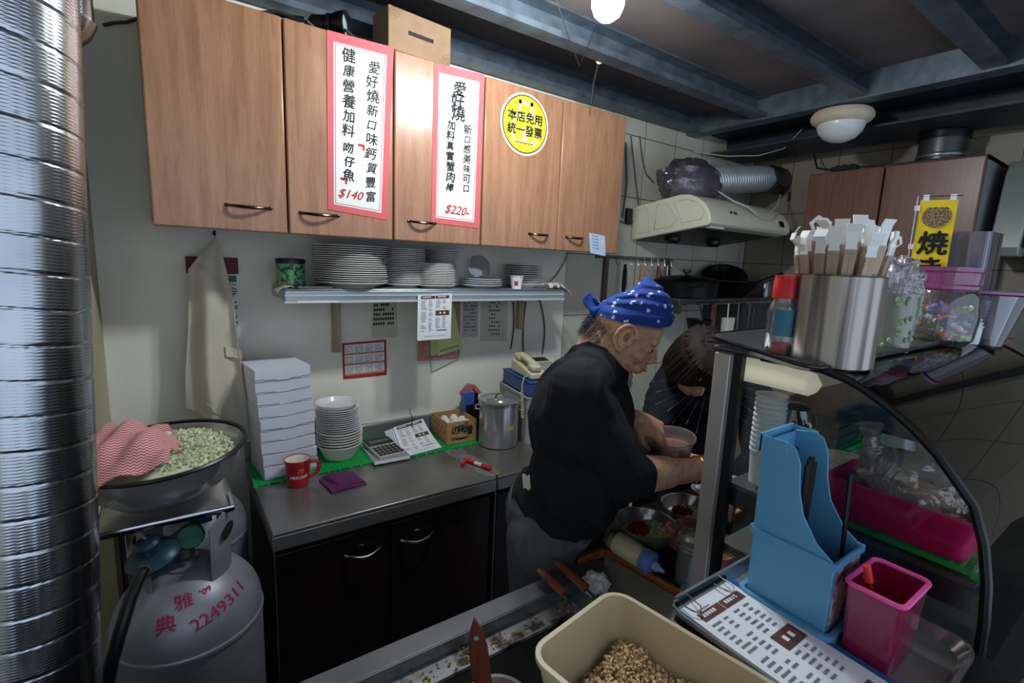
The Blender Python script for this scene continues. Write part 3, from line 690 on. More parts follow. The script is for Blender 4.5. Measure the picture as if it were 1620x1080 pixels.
# ---- menu sheets on a spike
t = thing('menu_sheet_pile', 'pile of printed menu sheets on bill spike beside calculator', 'menu sheets', (.80,1.83,ZM))
F0, F1, B0, B1 = PZ(641,722,.813), PZ(699,707,.813), PZ(622,676,.868), PZ(669,662,.868)
def sheetpt(u, v, k=0): return F0.lerp(F1, u).lerp(B0.lerp(B1, u), v)+Vector((0,0,-.010*sin(pi*v)+k))
G().grid(lambda u, v: sheetpt(u, v), 6, 10, .0006).build('top_sheet', m_paper, t, smooth=0)
g = G()
for k in range(5): g.grid(lambda u, v: sheetpt(u, v, -.003*k-.002)+Vector((-.006*k*(1+.5*v), .002*k, 0)), 4, 8, .0005)
g.build('lower_sheets', mat('paper_stack', (214,216,222), .8, var=.06), t, smooth=0)
def menu_print(t, at, nrm, n=22, tall=1.0):
    """header bars, brown box and illegible rows of print, placed by at(u,v)"""
    def bar(g, u0, u1, v0, v1, k=.0006):
        a = [at(u0,v0)+nrm*k, at(u1,v0)+nrm*k, at(u1,v1)+nrm*k, at(u0,v1)+nrm*k]; g.face([g.bm.verts.new(p) for p in a])
    for q_ in ((.09,.50,.90,.965), (.515,.92,.90,.965), (.52,.93,.53,.64)): g = G(); bar(g, *q_); g.build('printed_panel', m_brownink, t, smooth=0)
    g = G(); rnd = random.Random(4)
    for col, (u0, u1) in enumerate(((.10,.26),(.32,.42),(.53,.66),(.73,.84))):
        for k in range(n):
            v = .86-.72*k/n
            if col > 1 and .50 < v < .67: continue
            if rnd.random() < .1 or (col > 1 and v < .25): continue
            u = u0
            while u < u0+(u1-u0)*rnd.uniform(.6,1): w = .018; bar(g, u, u+w, v-.009, v+.007); u += w+.010
    bar(g,.56,.86,.19,.215); 
    for k in range(8): bar(g,.22+.08*k,.25+.08*k,.075,.095)
    for k in range(9): bar(g,.12+.03*k,.138+.03*k,.975,.985)
    g.build('print_lettering', m_grayink, t, smooth=0)
    g = G(); bar(g,.63,.69,.567,.605,.0011); bar(g,.75,.81,.567,.605,.0011)
    for k in range(5): bar(g,.14+.05*k,.175+.05*k,.925,.95,.0011); bar(g,.58+.05*k,.615+.05*k,.925,.95,.0011)
    g.build('white_lettering', m_paper, t, smooth=0)
menu_print(t, sheetpt, Vector((0,-.25,.97)))
p = sheetpt(.55,.85); G().tube([p+Vector((0,0,-.03)), p+Vector((0,0,.045)), p+Vector((-.004,0,.06)), p+Vector((-.010,0,.062)), p+Vector((-.012,0,.09))], .0018, 6).build('spike', m_blackm, t)
# ---- egg carton box
cA, cB, cD = PZ(707,704,ZM), PZ(753,695.6,ZM), PZ(680,692,ZM); ux = (cB-cA).normalized(); ang = atan2(ux.y, ux.x); wc = (cB-cA).length
t = thing('cardboard_box', 'open printed cardboard box holding white eggs', 'cardboard box', (cA.x, cA.y, ZM+.0005), ang)
hc, dc, tc = .097, .165, .004
m_brown = mat('printed_cardboard', (176,140,86), .75, vs=9, var=.12)
g = G(); g.box(0, wc, 0, dc, 0, tc); g.box(0, wc, 0, tc, tc, hc); g.box(0, wc, dc-tc, dc, tc, hc); g.box(0, tc, tc, dc-tc, tc, hc); g.box(wc-tc, wc, tc, dc-tc, tc, hc); g.build('carton', m_brown, t, world=False)
g = G(); Ft = lambda x, z: frame((x, -.0006, z), (1,0,0), (0,0,1))
g.text('の', .045, Ft(.040,.056), .0003, .001); g.text('味', .040, Ft(.068,.060), .0003, .001); g.text('噌', .046, Ft(.103,.050), .0003, .001)
g.grid(lambda u, v: (.018+.105*u, -.0004, .024+.014*u*u*(1.2-u)-.020*sin(pi*u)*.6+.009*v*sin(pi*min(1,u+.08))), 16, 1, .0004); g.build('brush_lettering', m_ink, t, world=False, smooth=0)
g = G(); g.lathe([(0,0),(.011,0),(.011,.0005),(0,.0005)], (.094,-.0002,.084), 20, Matrix.Rotation(pi/2,4,'X')); g.lathe([(0,0),(.009,0),(.009,.0005),(0,.0005)], (.030,-.0002,.022), 20, Matrix.Rotation(pi/2,4,'X')); g.build('red_stamps', mat('brick_print',(170,72,48),.7), t, world=False)
g = G(); 
for x in (.022,.034,.06,.07): g.box(x, x+.008, -.0006, 0, .075, .085)
g.build('blue_marks', mat('blue_print',(70,120,160),.7), t, world=False, smooth=0)
g = G(); 
for k in range(6): a = k*1.05; g.lathe([(0,0),(.008,0),(.008,.0005),(0,.0005)], (0,.03+.02*k,.045+.02*(k % 2)), 14, Matrix.Rotation(-pi/2,4,'Y'))
g.build('side_print', bpy.data.materials['brick_print'], t, world=False)
R0 = Matrix.Rotation(ang, 4, 'Z'); src = None
m_egg = mat('egg_shell', (232,226,216), .5, var=.02, sub=.1)
m_eggb = mat('foam_tray', (190,186,176), .8)
o = G().box(tc+.001, wc-tc-.001, tc+.001, dc-tc-.001, 0, .035).build('egg_tray', m_eggb, world=False); o.location = (cA.x, cA.y, ZM+.0005+tc); o.rotation_euler = (0,0,ang); tag(o, 'grey pulp egg tray inside printed cardboard box', 'egg tray')
for i, (x, y, w) in enumerate(((.035,.045,'front left'),(.08,.042,'front middle'),(.118,.05,'front right'),(.04,.095,'middle left'),(.085,.092,'centre'),(.12,.10,'middle right'),(.05,.138,'back left'),(.098,.138,'back right'))):
    loc = Vector((cA.x, cA.y, 0))+R0 @ Vector((x, y, 0)); loc.z = ZM+.0005+tc+.035+.0205
    if src is None: src = G().lathe([(0,-.021),(.012,-.018),(.020,-.008),(.0215,0),(.020,.010),(.012,.022),(0,.027)], n=20).build('egg', m_egg, world=False); src.location = loc; tag(src, 'white egg at '+w+' of cardboard box', 'egg', 'eggs in the cardboard box')
    else: dup(src, loc, 0, 'white egg at '+w+' of cardboard box')
# ---- stock pot
c = (1.168, 1.730, .8005)
t = thing('stock_pot', 'lidded stainless stock pot beside cardboard box', 'stock pot', c)
G().lathe([(0,0),(.080,0),(.088,.004),(.088,.190),(.0915,.192),(.0915,.197),(.086,.197),(.085,.19),(.085,.01),(0,.008)], c, 48, cap=False).build('body', m_steel_pol, t)
ld = G().lathe([(.093,.198),(.094,.203),(.086,.206),(.078,.203),(.060,.203),(.056,.208),(.050,.210),(.03,.2095),(0,.211)], c, 48, cap=False).build('lid', m_steel_pol, t)
g = G(); cc = Vector(c)+Vector((0,0,.21)); g.tube([cc+Vector((-.03,-.01,-.002)), cc+Vector((-.024,-.008,.014)), cc+Vector((0,0,.019)), cc+Vector((.024,.008,.014)), cc+Vector((.03,.01,-.002))], .0035, 8); g.build('lid_handle', m_chrome, ld)
g = G(); g.grid(lambda u, v: (c[0]+.0886*cos(radians(-98+22*u)), c[1]+.0886*sin(radians(-98+22*u)), c[2]+.085+.018*v), 6, 1, .0005); g.build('sticker', mat('gold_label',(190,176,96),.5), t)
for s in (0, pi): 
    a = radians(150)+s; d = Vector((cos(a), sin(a), 0)); n = Vector((-sin(a), cos(a), 0)); p = Vector(c)+d*.086+Vector((0,0,.165))
    G().tube([p-n*.032, p-n*.03+d*.018, p+n*.03+d*.018, p+n*.032], .0035, 8).build('side_handle', m_chrome, t)
# ---- holder with packs behind the pot
c = (1.135, 1.925, .8095)
t = thing('utensil_cup', 'dark plastic holder stuffed with packets behind stock pot', 'holder', c)
G().rtub(c, (.085, .07, .13), .012, .003, taper=.9).build('body', m_black, t)
tag(G().box(-.05, .0, -.018, .018, 0, .095).build('tissue_packet', mat('blue_packet',(58,96,168),.35,var=.15), world=False), 'blue packet of tissues standing in the dark holder', 'tissue packet').location = (c[0]+.004, c[1]-.01, c[2]+.09)
tag(G().grid(lambda u, v: (c[0]-.035+.10*u, c[1]+.012+.035*v, c[2]+.16+.05*sin(pi*u*.9+.2)*(.5+.5*sin(pi*v))+.008*sin(u*13+v*7)), 18, 10, .012).build('cloth', mat('dusty_pink_cloth',(168,88,92),.9,vs=12,var=.2)), 'dusty pink cloth stuffed in holder behind stock pot', 'cloth')
g = G(); g.tube([(c[0]+.025,c[1]-.020,c[2]+.01),(c[0]+.034,c[1]-.026,c[2]+.13),(c[0]+.038,c[1]-.028,c[2]+.165)], .0055, 8); o = g.build('pen', mat('pale_blue_pen',(170,200,228),.3)); tag(o, 'pale blue pen standing in the dark holder', 'pen')
g = G()
for k in range(4): g.tube([(c[0]+.02+.011*k,c[1]+.022,c[2]+.01),(c[0]+.03+.02*k,c[1]+.03,c[2]+.15+.02*sin(k*2))], .010, 8)
tag(g.build('black_bundle', m_black), 'black bundle sticking out of the dark holder', 'bundle')
# ---- crate, binder, telephone
cr = Vector((1.255, 1.645, .8005)); rz = radians(-10)
t = thing('plastic_crate', 'pale grey plastic crate under blue binder and telephone', 'crate', cr, rz)
m_crate = mat('grey_crate', (176,174,168), .55, var=.08)
G().rtub((.155,.165,0), (.30,.325,.215), .02, .006, taper=.96, lip=.006).build('body', m_crate, t, world=False)
g = G(); g.box(-.0005, .004, .03, .29, .04, .17); g.build('side_panel', mat('grey_crate_panel',(150,148,144),.6), t, world=False); bpy.data.objects['side_panel'].location.x = -.001
t = thing('box_file', 'blue box file between grey crate and telephone', 'box file', cr+Vector((0,0,.2155)), rz)
m_blueb = mat('navy_binder', (52,84,150), .45, var=.1)
G().box(.015, .29, .0, .30, 0, .062).build('box', m_blueb, t, world=False, bevel=.006)
G().box(.013, .292, -.002, .302, .062, .068).build('lid', m_blueb, t, world=False, bevel=.002)
g = G(); g.box(.09, .26, -.0015, .0, .015, .05); g.build('white_label', m_paper, t, world=False)
tag(G().box(0,.12,0,.16,0,.004).build('leaflet', mat('light_blue_leaflet',(176,202,226),.6), world=False), 'pale leaflet lying under the telephone', 'leaflet'); o = bpy.data.objects['leaflet']; o.location = cr+Matrix.Rotation(rz,3,'Z') @ Vector((.11,-.01,.2836)); o.rotation_euler = (0,0,rz)
ph = thing('telephone', 'cream corded desk telephone on blue box file', 'telephone', cr+Matrix.Rotation(rz,3,'Z') @ Vector((.03,.03,.2880)), rz)
m_phone = mat('yellowed_phone', (214,208,172), .4, var=.05)
g = G(); g.prism([(0,0),(.22,0),(.22,.055),(.0,.028)][::1], 0, .0, 'x') if 0 else None
def wedge(g, x0, x1, y0, y1, h0, h1): 
    v = [g.bm.verts.new(p) for p in ((x0,y0,0),(x1,y0,0),(x1,y1,0),(x0,y1,0),(x0,y0,h0),(x1,y0,h0),(x1,y1,h1),(x0,y1,h1))]
    for f in ((3,2,1,0),(4,5,6,7),(0,1,5,4),(1,2,6,5),(2,3,7,6),(3,0,4,7)): g.face([v[i] for i in f])
wedge(g, 0, .20, 0, .21, .026, .058); g.build('base', m_phone, ph, world=False, bevel=.006, bseg=3)
SL = Matrix.Translation((0,0,.026)) @ Matrix.Rotation(atan2(.032,.21), 4, 'X')
g = G(); 
g.cbox((.032,.035,.018), (.046,.055,.026)); g.cbox((.032,.180,.018), (.046,.055,.026)); g.cbox((.032,.108,.030), (.036,.15,.020)); g.move(SL)
g.build('handset', m_phone, ph, world=False, bevel=.008, bseg=3)
g = G(); g.box(.075,.17,.150,.195,.001,.0035); g.move(SL); g.build('display', m_black, ph, world=False)
src = None
for i in range(4):
    for j in range(5):
        if src is None: src = G().box(-.0085,.0085,-.006,.006,0,.005).build('key', mat('grey_keys',(150,150,140),.5), ph, world=False, bevel=.001)
        else: src = dup(src, parent=ph)
        p = SL @ Vector((.088+.024*i, .025+.024*j, .0)); src.location = p; src.rotation_euler = (atan2(.032,.21),0,0)
pw = lambda v: cr+Matrix.Rotation(rz,3,'Z') @ Vector(v)
def coil(g, A, B, r, turns, sag=0, tr=.0022):
    n = turns*8; g.tube([A.lerp(B, k/n)+Vector((r*cos(2*pi*k/8), r*sin(2*pi*k/8), -sag*sin(pi*k/n))) for k in range(n+1)], tr, 5)
g = G(); g.tube([pw((.03,.055,.305)), pw((.0,.04,.30)), pw((-.012,.03,.27)), pw((-.016,.02,.24))], .002, 6); coil(g, pw((-.016,.02,.24)), pw((-.018,.0,.13)), .0055, 14); g.build('coiled_cord', m_phone, ph)
g = G(); coil(g, pw((.10,-.008,.30)), pw((.112,-.012,.08)), .0055, 22); g.build('coiled_cord', m_phone, ph)
tag(G().tube([pw((.10,-.02,.08)), pw((.12,-.03,.03)), pw((.09,-.045,.006)), pw((.14,-.07,.004))], .003, 6).build('phone_cable', m_wire_wh), 'pale cable lying on worktop by grey crate', 'cable')

# ================================================================ papers and cables on the back wall
def wallpaper(name, label, cat, P, m, y=2.0385, group=None):
    a = [PY(*p, y) for p in P]; t = thing(name, label, cat, (a[0].x, y, a[3].z), group=group); g = G(); quad(g, y, P); g.build('sheet', m, t, smooth=0); return t
def marks(t, P, y, u0, u1, v0, v1, nu, nv, m, name, w=.6, h=.5, seed=1, p=.85):
    g = G(); r = random.Random(seed)
    for i in range(nu):
        for j in range(nv):
            if r.random() > p: continue
            U, V = u0+(u1-u0)*i/nu, v0+(v1-v0)*j/nv; q = inset(P, U, 1-U-(u1-u0)/nu*w, V, 1-V-(v1-v0)/nv*h); quad(g, y, q, .0002)
    g.build(name, m, t, smooth=0)
P = [(541,543),(611,537),(612,593),(543,600)]
t = wallpaper('wall_calendar', 'red bordered one-page wall calendar under the plate shelf', 'calendar', P, mat('calendar_red',(168,40,44),.6))
for j in range(3):
    g = G(); quad(g, 2.0376, inset(P, .05, .05, .06+.285*j, .70-.285*j), .0003); g.build('month_row', m_paper, t, smooth=0)
    g = G(); quad(g, 2.0372, inset(P, .05, .05, .315+.285*j, .655-.285*j), .0003); g.build('orange_line', mat('orange_line',(206,130,60),.7), t, smooth=0)
    for i in range(4): marks(t, P, 2.0370, .065+.225*i, .25+.225*i, .10+.285*j, .30+.285*j, 7, 5, m_redink if (i*3+j) % 5 < 2 else m_grayink, 'month_lettering', seed=i+j)
P = [(590,478),(627,476),(629,533),(588,535)]
t = wallpaper('phone_list', 'yellowed handwritten phone list taped below shelf', 'note', P, mat('aged_paper',(206,200,178),.8)); marks(t, P, 2.0378, .05, .9, .05, .7, 9, 5, m_ink, 'handwriting_lettering', .75, .55, 3)
P = [(664,466),(729,466),(727,566),(661,571)]
t = wallpaper('pinkish_flyer', 'pinkish flyer hanging behind menu sheet and yellow slips', 'flyer', P, mat('pink_flyer',(196,150,140),.75,vs=30,c2=(170,110,104)), 2.026)
P = [(681,560),(725,556),(727,566),(683,588)]
t = wallpaper('grey_slip', 'pale perforated slip lowest under the hanging papers', 'slip', P, mat('pale_slip',(196,196,188),.8), 2.030)
P = [(686,480),(717,477),(731,551),(693,563)]
t = wallpaper('order_slip', 'yellow-green order slip hanging behind menu sheet', 'slip', P, mat('yellow_green_paper',(212,222,150),.8), 2.016, 'yellow slips under the shelf'); marks(t, P, 2.0155, .1, .9, .9, .97, 9, 1, m_ink, 'perforation_marking', .4, .6, p=1)
P = [(679,500),(700,498),(693,561),(682,563)]
t = wallpaper('order_slip', 'greener folded slip partly hidden behind yellow slip', 'slip', P, mat('green_paper',(190,206,136),.8), 2.019, 'yellow slips under the shelf')
P = [(661,466),(715,464),(713,535),(660,539)]
t = thing('menu_sheet', 'white printed menu sheet hanging from the plate shelf edge', 'menu sheet', PY(660,539,1.792))
C4 = [PY(*p, 1.792) for p in P]
def mpt(u, v): return C4[3].lerp(C4[2], u).lerp(C4[0].lerp(C4[1], u), v)
g = G(); g.grid(lambda u, v: mpt(u, v), 4, 6, .0006); g.build('sheet', m_paper, t, smooth=0); menu_print(t, mpt, Vector((0,-1,0)), 24)
P = [(732,475),(757,474),(756,532),(731,533)]
t = wallpaper('receipt', 'faded receipt pinned between menu and hand-written list', 'receipt', P, mat('faded_receipt',(196,190,186),.8)); marks(t, P, 2.0378, .1, .9, .05, .9, 6, 9, m_grayink, 'print_lettering', .7, .4, 9, .6)
P = [(761,473),(803,473),(802,540),(760,539)]
t = wallpaper('handwritten_list', 'handwritten list in plastic sleeve right of the receipt', 'list', P, mat('sleeve_paper',(208,202,184),.6)); marks(t, P, 2.0378, .3, .75, .06, .9, 5, 9, m_grayink, 'handwriting_lettering', .75, .45, 5, .8)
for k, (a, b, sw) in enumerate((((812,477),(808,552),3),((832,477),(828,556),-2),((853,470),(858,560),6))):
    n = 8; tag(G().tube([PY(a[0]+(b[0]-a[0])*i/n+sw*sin(pi*i/n), a[1]+(b[1]-a[1])*i/n, 2.033) for i in range(n+1)], .0032, 6).build('wall_cable', m_wire_bk), ('thin dark cable hanging below shelf, '+('left','middle','right')[k]+' of three above telephone'), 'cable', 'cables above the telephone')
tag(G().tube([PY(898,400,2.03), PY(893,415,2.03), PY(880,435,2.03), PY(868,448,2.02)], .0025, 6).build('shelf_cable', m_wire_bk), 'dark cable running from cupboard bottom to the plate stack', 'cable')
tag(G().tube([PY(163,40,2.036), PY(180,36,2.036), PY(200,35,2.036), PY(222,28,2.036)], .005, 6).build('brown_cable', mat('brown_cable',(74,52,40),.6)), 'brown cable on the wall left of the cupboards', 'cable')

# ================================================================ apron on its hook, banner
t = thing('wall_banner', 'dark red hanging rail with narrow white banner behind apron', 'banner', (.13, 2.03, 1.55))
m_dkred = mat('dark_red', (98,28,34), .6)
G().box(.055, .212, 2.018, 2.034, 1.515, 1.572).build('rail', m_dkred, t, bevel=.003)
G().grid(lambda u, v: (.175+.036*u, 2.028+.003*sin(v*6), 1.20+.318*v), 3, 12, .001).build('cloth', m_paper, t)
G().box(.172, .214, 2.024, 2.034, 1.185, 1.202).build('bottom_rail', m_dkred, t)
g = G()
for k, ch in enumerate('頭にデレデレで'): g.text(ch, .026, frame((.193, 2.0235, 1.495-.027*k), (1,0,0), (0,0,1)), .0003, .0005)
g.build('lettering', m_ink, t, smooth=0)
ap = thing('apron', 'beige apron hanging from a hook on the plaster wall', 'apron', (.14, 1.99, 1.645))
m_apron = mat('beige_twill', (190,182,164), .95, vs=5, var=.08, bump=.3, bs=200)
def apr(u, v):
    L = .132-.075*min(1, v/.16)**.8-.03*max(0, v-.16); R = .152+.035*min(1, v/.25)+.030*max(0, v-.25)
    zb = 1.06-.165*u-.0*u; z = 1.642+(zb-1.642)*v-.05*(1-v)*abs(u-.5)
    fold = .022*sin(u*9+v*1.5)*min(1, v*3)+.012*sin(u*17-v*2)*v+.006*sin(v*11+u*4)
    return (L+(R-L)*u+.006*sin(v*6+u*3)*v, 1.945-.018*sin(pi*u)*(.4+v)+fold*.8, z+.012*sin(u*8)*v)
G().grid(apr, 44, 44, .003).build('cloth', m_apron, ap)
def apr2(u, v): p = apr(.72+.24*u, .52+.05*v); return (p[0]+.012*u, p[1]-.009-.004*sin(pi*u), p[2])
G().grid(apr2, 8, 4, .003).build('pocket_flap', m_apron, ap)
def apr3(u, v): p = apr(.30+.66*u, .895+.022*v-.05*u*(1-u)); return (p[0], p[1]-.006, p[2])
G().grid(apr3, 24, 2, .002).build('seam_band', m_apron, ap)
def apr4(u, v): p = apr(.15+.7*u, .13+.012*v+.10*u); return (p[0], p[1]-.006, p[2])
G().grid(apr4, 20, 2, .002).build('neck_strap', m_apron, ap)
G().tube([(.142,2.038,1.655),(.142,2.005,1.655),(.142,1.985,1.648),(.142,1.975,1.66)], .004, 8).build('wall_hook', m_blackm, ap)

# ================================================================ flexible ducts at the far left
m_alu = mat('aluminium_duct', (205,210,214), .22, 1, vs=5, c2=(160,164,168), thr=(.3,.8))
def flex(name, label, A, B, r, ring=.0052, seam=.055, n=44, amp=.0008, parent=None):
    A, B = Vector(A), Vector(B); ax = (B-A).normalized(); e1 = ax.orthogonal().normalized(); e2 = ax.cross(e1); L = (B-A).length; m = int(L/ring*(3 if ring < .01 else 8))
    def fn(u, v):
        a = 2*pi*u; s = v*L; hs = s+seam*u
        q = (hs % seam)/seam; rr = r+amp*sin(2*pi*hs/ring)-(.0016 if q < .07 else 0)+.004*sin(s*2.3+a)
        return A+ax*s+e1*cos(a)*rr+e2*sin(a)*rr
    o = G().grid(fn, n, m).build(name, m_alu, parent, smooth=80)
    if label: tag(o, label, 'duct')
    return o
flex('flexible_duct', 'thick ribbed aluminium duct standing vertically at left edge', (-.292,1.10,.0), (-.155,1.10,2.53), .100)
t = thing('exhaust_duct', 'second ribbed duct behind the thick duct near ceiling', 'duct', (-.17,1.62,2.02))
flex('duct_wall', None, (-.165,1.62,2.10), (-.165,1.62,2.53), .062, parent=t)
G().lathe([(0,-.05),(.03,-.045),(.05,-.025),(.062,0),(.0655,.01)], (-.165,1.62,2.10), 32).build('duct_end', m_alu, t)

# ================================================================ gas bottles, stand and bowl
m_tank = mat('grey_tank_paint', (150,152,160), .42, .25, vs=7, c2=(118,120,130), thr=(.4,.75), bump=.05)
m_mag = mat('magenta_marker', (158,28,74), .6)
def tank(cx, cy, R, zw, H, label, texts):
    t = thing('gas_bottle', label, 'gas bottle', (cx, cy, 0), group='grey gas bottles by the worktop')
    dome = [(R*cos(k*pi/2/12), zw+.012+H*sin(k*pi/2/12)) for k in range(0, 11)]
    G().lathe([(0,.02),(R*.8,.02),(R*.97,.05),(R,.09),(R,zw-.008),(R+.003,zw-.004),(R+.003,zw+.004),(R,zw+.008)]+dome[1:]+[(.05, zw+.012+H*.985),(.03,zw+.012+H),(0,zw+.012+H)], (cx,cy,0), 56, cap=False).build('body', m_tank, t)
    G().lathe([(R*.7,0),(R*.72,0),(R*.74,.03),(R*.7,.03)], (cx,cy,0), 40, cap=False).build('foot_ring', m_tank, t)
    zt = zw+.012+H
    G().lathe([(0,zt-.01),(.026,zt-.01),(.026,zt+.01),(.018,zt+.014),(.018,zt+.035),(0,zt+.035)], (cx,cy,0), 24).build('neck', m_steel, t)
    for a0, a1 in ((-60, 40), (120, 220)):
        def col(u, v):
            a = radians(a0+(a1-a0)*u); r = .098; cut = .035*max(0, sin(pi*u)-.2)*0
            return (cx+r*cos(a), cy+r*sin(a), zt-.035+(.165-.02*abs(2*u-1)**3)*v)
        G().grid(col, 20, 6, .004).build('collar', m_tank, t)
        am = radians((a0+a1)/2)
        G().lathe([(0,0),(.018,0),(.018,.0015),(0,.0015)], (cx+.0985*cos(am-.25), cy+.0985*sin(am-.25), zt+.075), 20, Matrix.Rotation(am-.25,4,'Z') @ Matrix.Rotation(pi/2,4,'Y'), 2.0).build('collar_slot', m_black, t)
    g = G()
    for s, size, a0, t0, sl in texts:
        def fn(co):
            x = co.x*cos(sl)-co.y*sin(sl); y = co.x*sin(sl)+co.y*cos(sl); tt = t0+y/.17; a = a0+x/(R*max(.3,cos(tt)))
            return Vector((cx+(R+.0012)*cos(tt)*cos(a), cy+(R+.0012)*cos(tt)*sin(a), zw+.012+H*sin(tt)*1.002+.0012))
        g.text(s, size, None, 0, .0004, fn=fn)
    g.build('marker_lettering', m_mag, t, smooth=0)
    return t, zt
tk, zt = tank(0, 1.395, .166, .655, .150, 'grey gas bottle with red handwriting, beside thick duct',
     [('雅', .040, radians(-96), .80, .15), ('典', .045, radians(-110), .52, .15), ('2249311', .042, radians(-63), .52, .25), ("'09", .022, radians(-72), .86, .15), ('8', .03, radians(-160), .4, 0)])
tank(0.02, 1.745, .153, .70, .14, 'second grey gas bottle half hidden behind first one', [('000', .04, radians(-35), .75, .2)])
# regulator and hose
rg = thing('gas_regulator', 'dark teal gas regulator with black hose on gas bottle', 'gas regulator', (0,1.36,zt+.03))
m_teal = mat('dark_teal_cast', (34,62,74), .4, .3, var=.2)
p = PD(243,880,1.16); Rm = Matrix.Rotation(radians(-14),4,'Y') @ Matrix.Rotation(radians(12),4,'X')
G().lathe([(0,-.022),(.03,-.022),(.05,-.012),(.056,-.003),(.056,.004),(.05,.012),(.034,.020),(.026,.022),(.026,.045),(.02,.052),(0,.052)], p, 32, Rm).build('diaphragm_body', m_teal, rg)
G().tube([p+Vector((.03,.02,.012)), p+Vector((.07,.06,.02)), (0,1.395,zt+.03)], [.016,.014,.014], 12).build('inlet', m_steel, rg)
G().lathe([(0,-.012),(.028,-.012),(.032,-.006),(.032,.006),(.028,.012),(0,.012)], (0.01,1.37,zt+.075), 12, Matrix.Rotation(radians(80),4,'X')).build('valve_wheel', mat('dark_green_plastic',(22,84,60),.4), rg)
G().tube([(0,1.395,zt+.03),(0,1.395,zt+.08)], .014, 12).build('valve_stem', m_steel, rg)
h = [p+Vector((-.01,-.035,-.012)), PD(224,905,1.10), PD(205,950,1.06), PD(190,1000,1.04), PD(176,1050,1.03), PD(165,1110,1.04), PD(160,1200,1.06)]
G().tube(h, .013, 12).build('hose', mat('black_rubber', (20,21,23), .4), rg)
G().tube([h[0]+(h[1]-h[0])*k for k in (.3,.7)], .0145, 12).build('hose_clamp', m_steel, rg)
tag(G().grid(lambda u, v: (PD(222,842,1.22)+Vector((.09*u,.03*u,.035*v+.02*u))), 4, 2, .001).build('paper_tag', mat('red_white_tag',(214,190,188),.8,vs=60,c2=(180,60,60),thr=(.55,.6))), 'crumpled red and white tag hanging above regulator', 'tag')
tag(G().grid(lambda u, v: (PD(300,835,1.24)+Vector((.05*u,.012*u,.035*v))), 4, 2, .001).build('paper_label', mat('navy_label',(38,46,92),.6,var=.3)), 'navy label stuck behind collar of gas bottle', 'label')
# stand
BC = PD(264,742,1.245); ZST = .955
t = thing('steel_stand', 'steel stand carrying big bowl above the gas bottles', 'stand', (-.02,1.95,0))
sx0, sx1, sy0, sy1 = -.172, .100, 1.35, 1.95
G().box(sx0, sx1, sy0, sy1, ZST-.004, ZST).build('shelf', m_steel_pol, t)
g = G(); g.tube([(sx0,sy0,ZST-.004),(sx1,sy0,ZST-.004),(sx1,sy1,ZST-.004),(sx0,sy1,ZST-.004)], .009, 10, closed=True); g.build('rim', m_chrome, t)
for x in (sx0, sx1):
    G().tube([(x,sy1,0),(x,sy1,ZST-.004)], .009, 10).build('leg', m_chrome, t)
    G().tube([(x,sy1,ZST-.26),(x,sy0+.12,ZST-.01)], .006, 8).build('brace', m_chrome, t)
# bowl, tilted
TB = Matrix.Rotation(radians(-3.5),4,'Y') @ Matrix.Rotation(radians(2),4,'X'); bz = Vector((BC.x, BC.y+.01, ZST+.022))
t = thing('mixing_bowl', 'large tilted steel bowl of chopped cabbage on stand', 'bowl', bz)
G().lathe([(0,0),(.075,0),(.115,.012),(.150,.045),(.172,.088),(.182,.118),(.181,.119),(.170,.090),(.148,.048),(.113,.015),(.075,.003),(0,.003)], bz, 56, TB, cap=False).build('shell', m_steel_pol, t)
G().lathe([(.180,.112),(.192,.118),(.194,.122),(.190,.126),(.181,.124)], bz, 56, TB, cap=False).build('rim', mat('dark_rim',(44,42,42),.35,.5), t)
g = G()
for k in range(46):
    for j in range(5):
        a = radians(20+k*3.2); r, z = .1735+.0016*j, .092+.0048*j; g.ell(TB @ Vector((r*cos(a), r*sin(a), z))+bz, .0016, n=6, m=4)
tag(g.build('perforations', m_black, t), kind='stuff')
g = G(); rnd = random.Random(11)
for k in range(1500):
    a, r = rnd.uniform(0, 2*pi), .155*sqrt(rnd.random()); z = .085+.052*max(0, 1-((r*cos(a)-.03)**2+(r*sin(a)-.02)**2)/.020)+rnd.uniform(-.006,.006)
    if sqrt(r*r) > .15: z = min(z, .098)
    p = TB @ Vector((r*cos(a), r*sin(a), z)); s = rnd.uniform(.005,.010)
    g.cbox(p+bz, (s, s*rnd.uniform(.5,1), s*.35), (rnd.uniform(0,3), rnd.uniform(0,3), rnd.uniform(0,3)))
g.lathe([(.0,.02),(.13,.03),(.152,.07),(.14,.09),(.09,.105),(0,.112)], bz, 24, TB)
tag(g.build('chopped_cabbage', mat('cabbage', (238,238,216), .6, vs=50, c2=(212,220,172), sub=.1), smooth=0), 'chopped pale cabbage heaped in tilted steel bowl', 'cabbage', kind='stuff')
def rwave(name):
    m, nt, b, new, link = nodes(name); co = coords(new, link)
    sp = new('SeparateXYZ'); link(co, sp.inputs[0])
    def mth(op, a, bb): 
        k = new('Math'); k.operation = op
        for i, v in enumerate((a, bb)):
            if isinstance(v, (int, float)): k.inputs[i].default_value = v
            else: link(v, k.inputs[i])
        return k.outputs[0]
    zig = mth('PINGPONG', mth('MULTIPLY', sp.outputs['X'], 1.0), .006)
    s = mth('ADD', mth('ADD', sp.outputs['Z'], mth('MULTIPLY', sp.outputs['Y'], .8)), zig)
    q = mth('GREATER_THAN', mth('PINGPONG', s, .0045), .0026)
    mx = new('MixRGB'); link(q, mx.inputs[0]); mx.inputs[1].default_value = lin((236,190,186)); mx.inputs[2].default_value = lin((176,62,74)); link(mx.outputs[0], b.inputs['Base Color']); b.inputs['Roughness'].default_value = .9
    return m
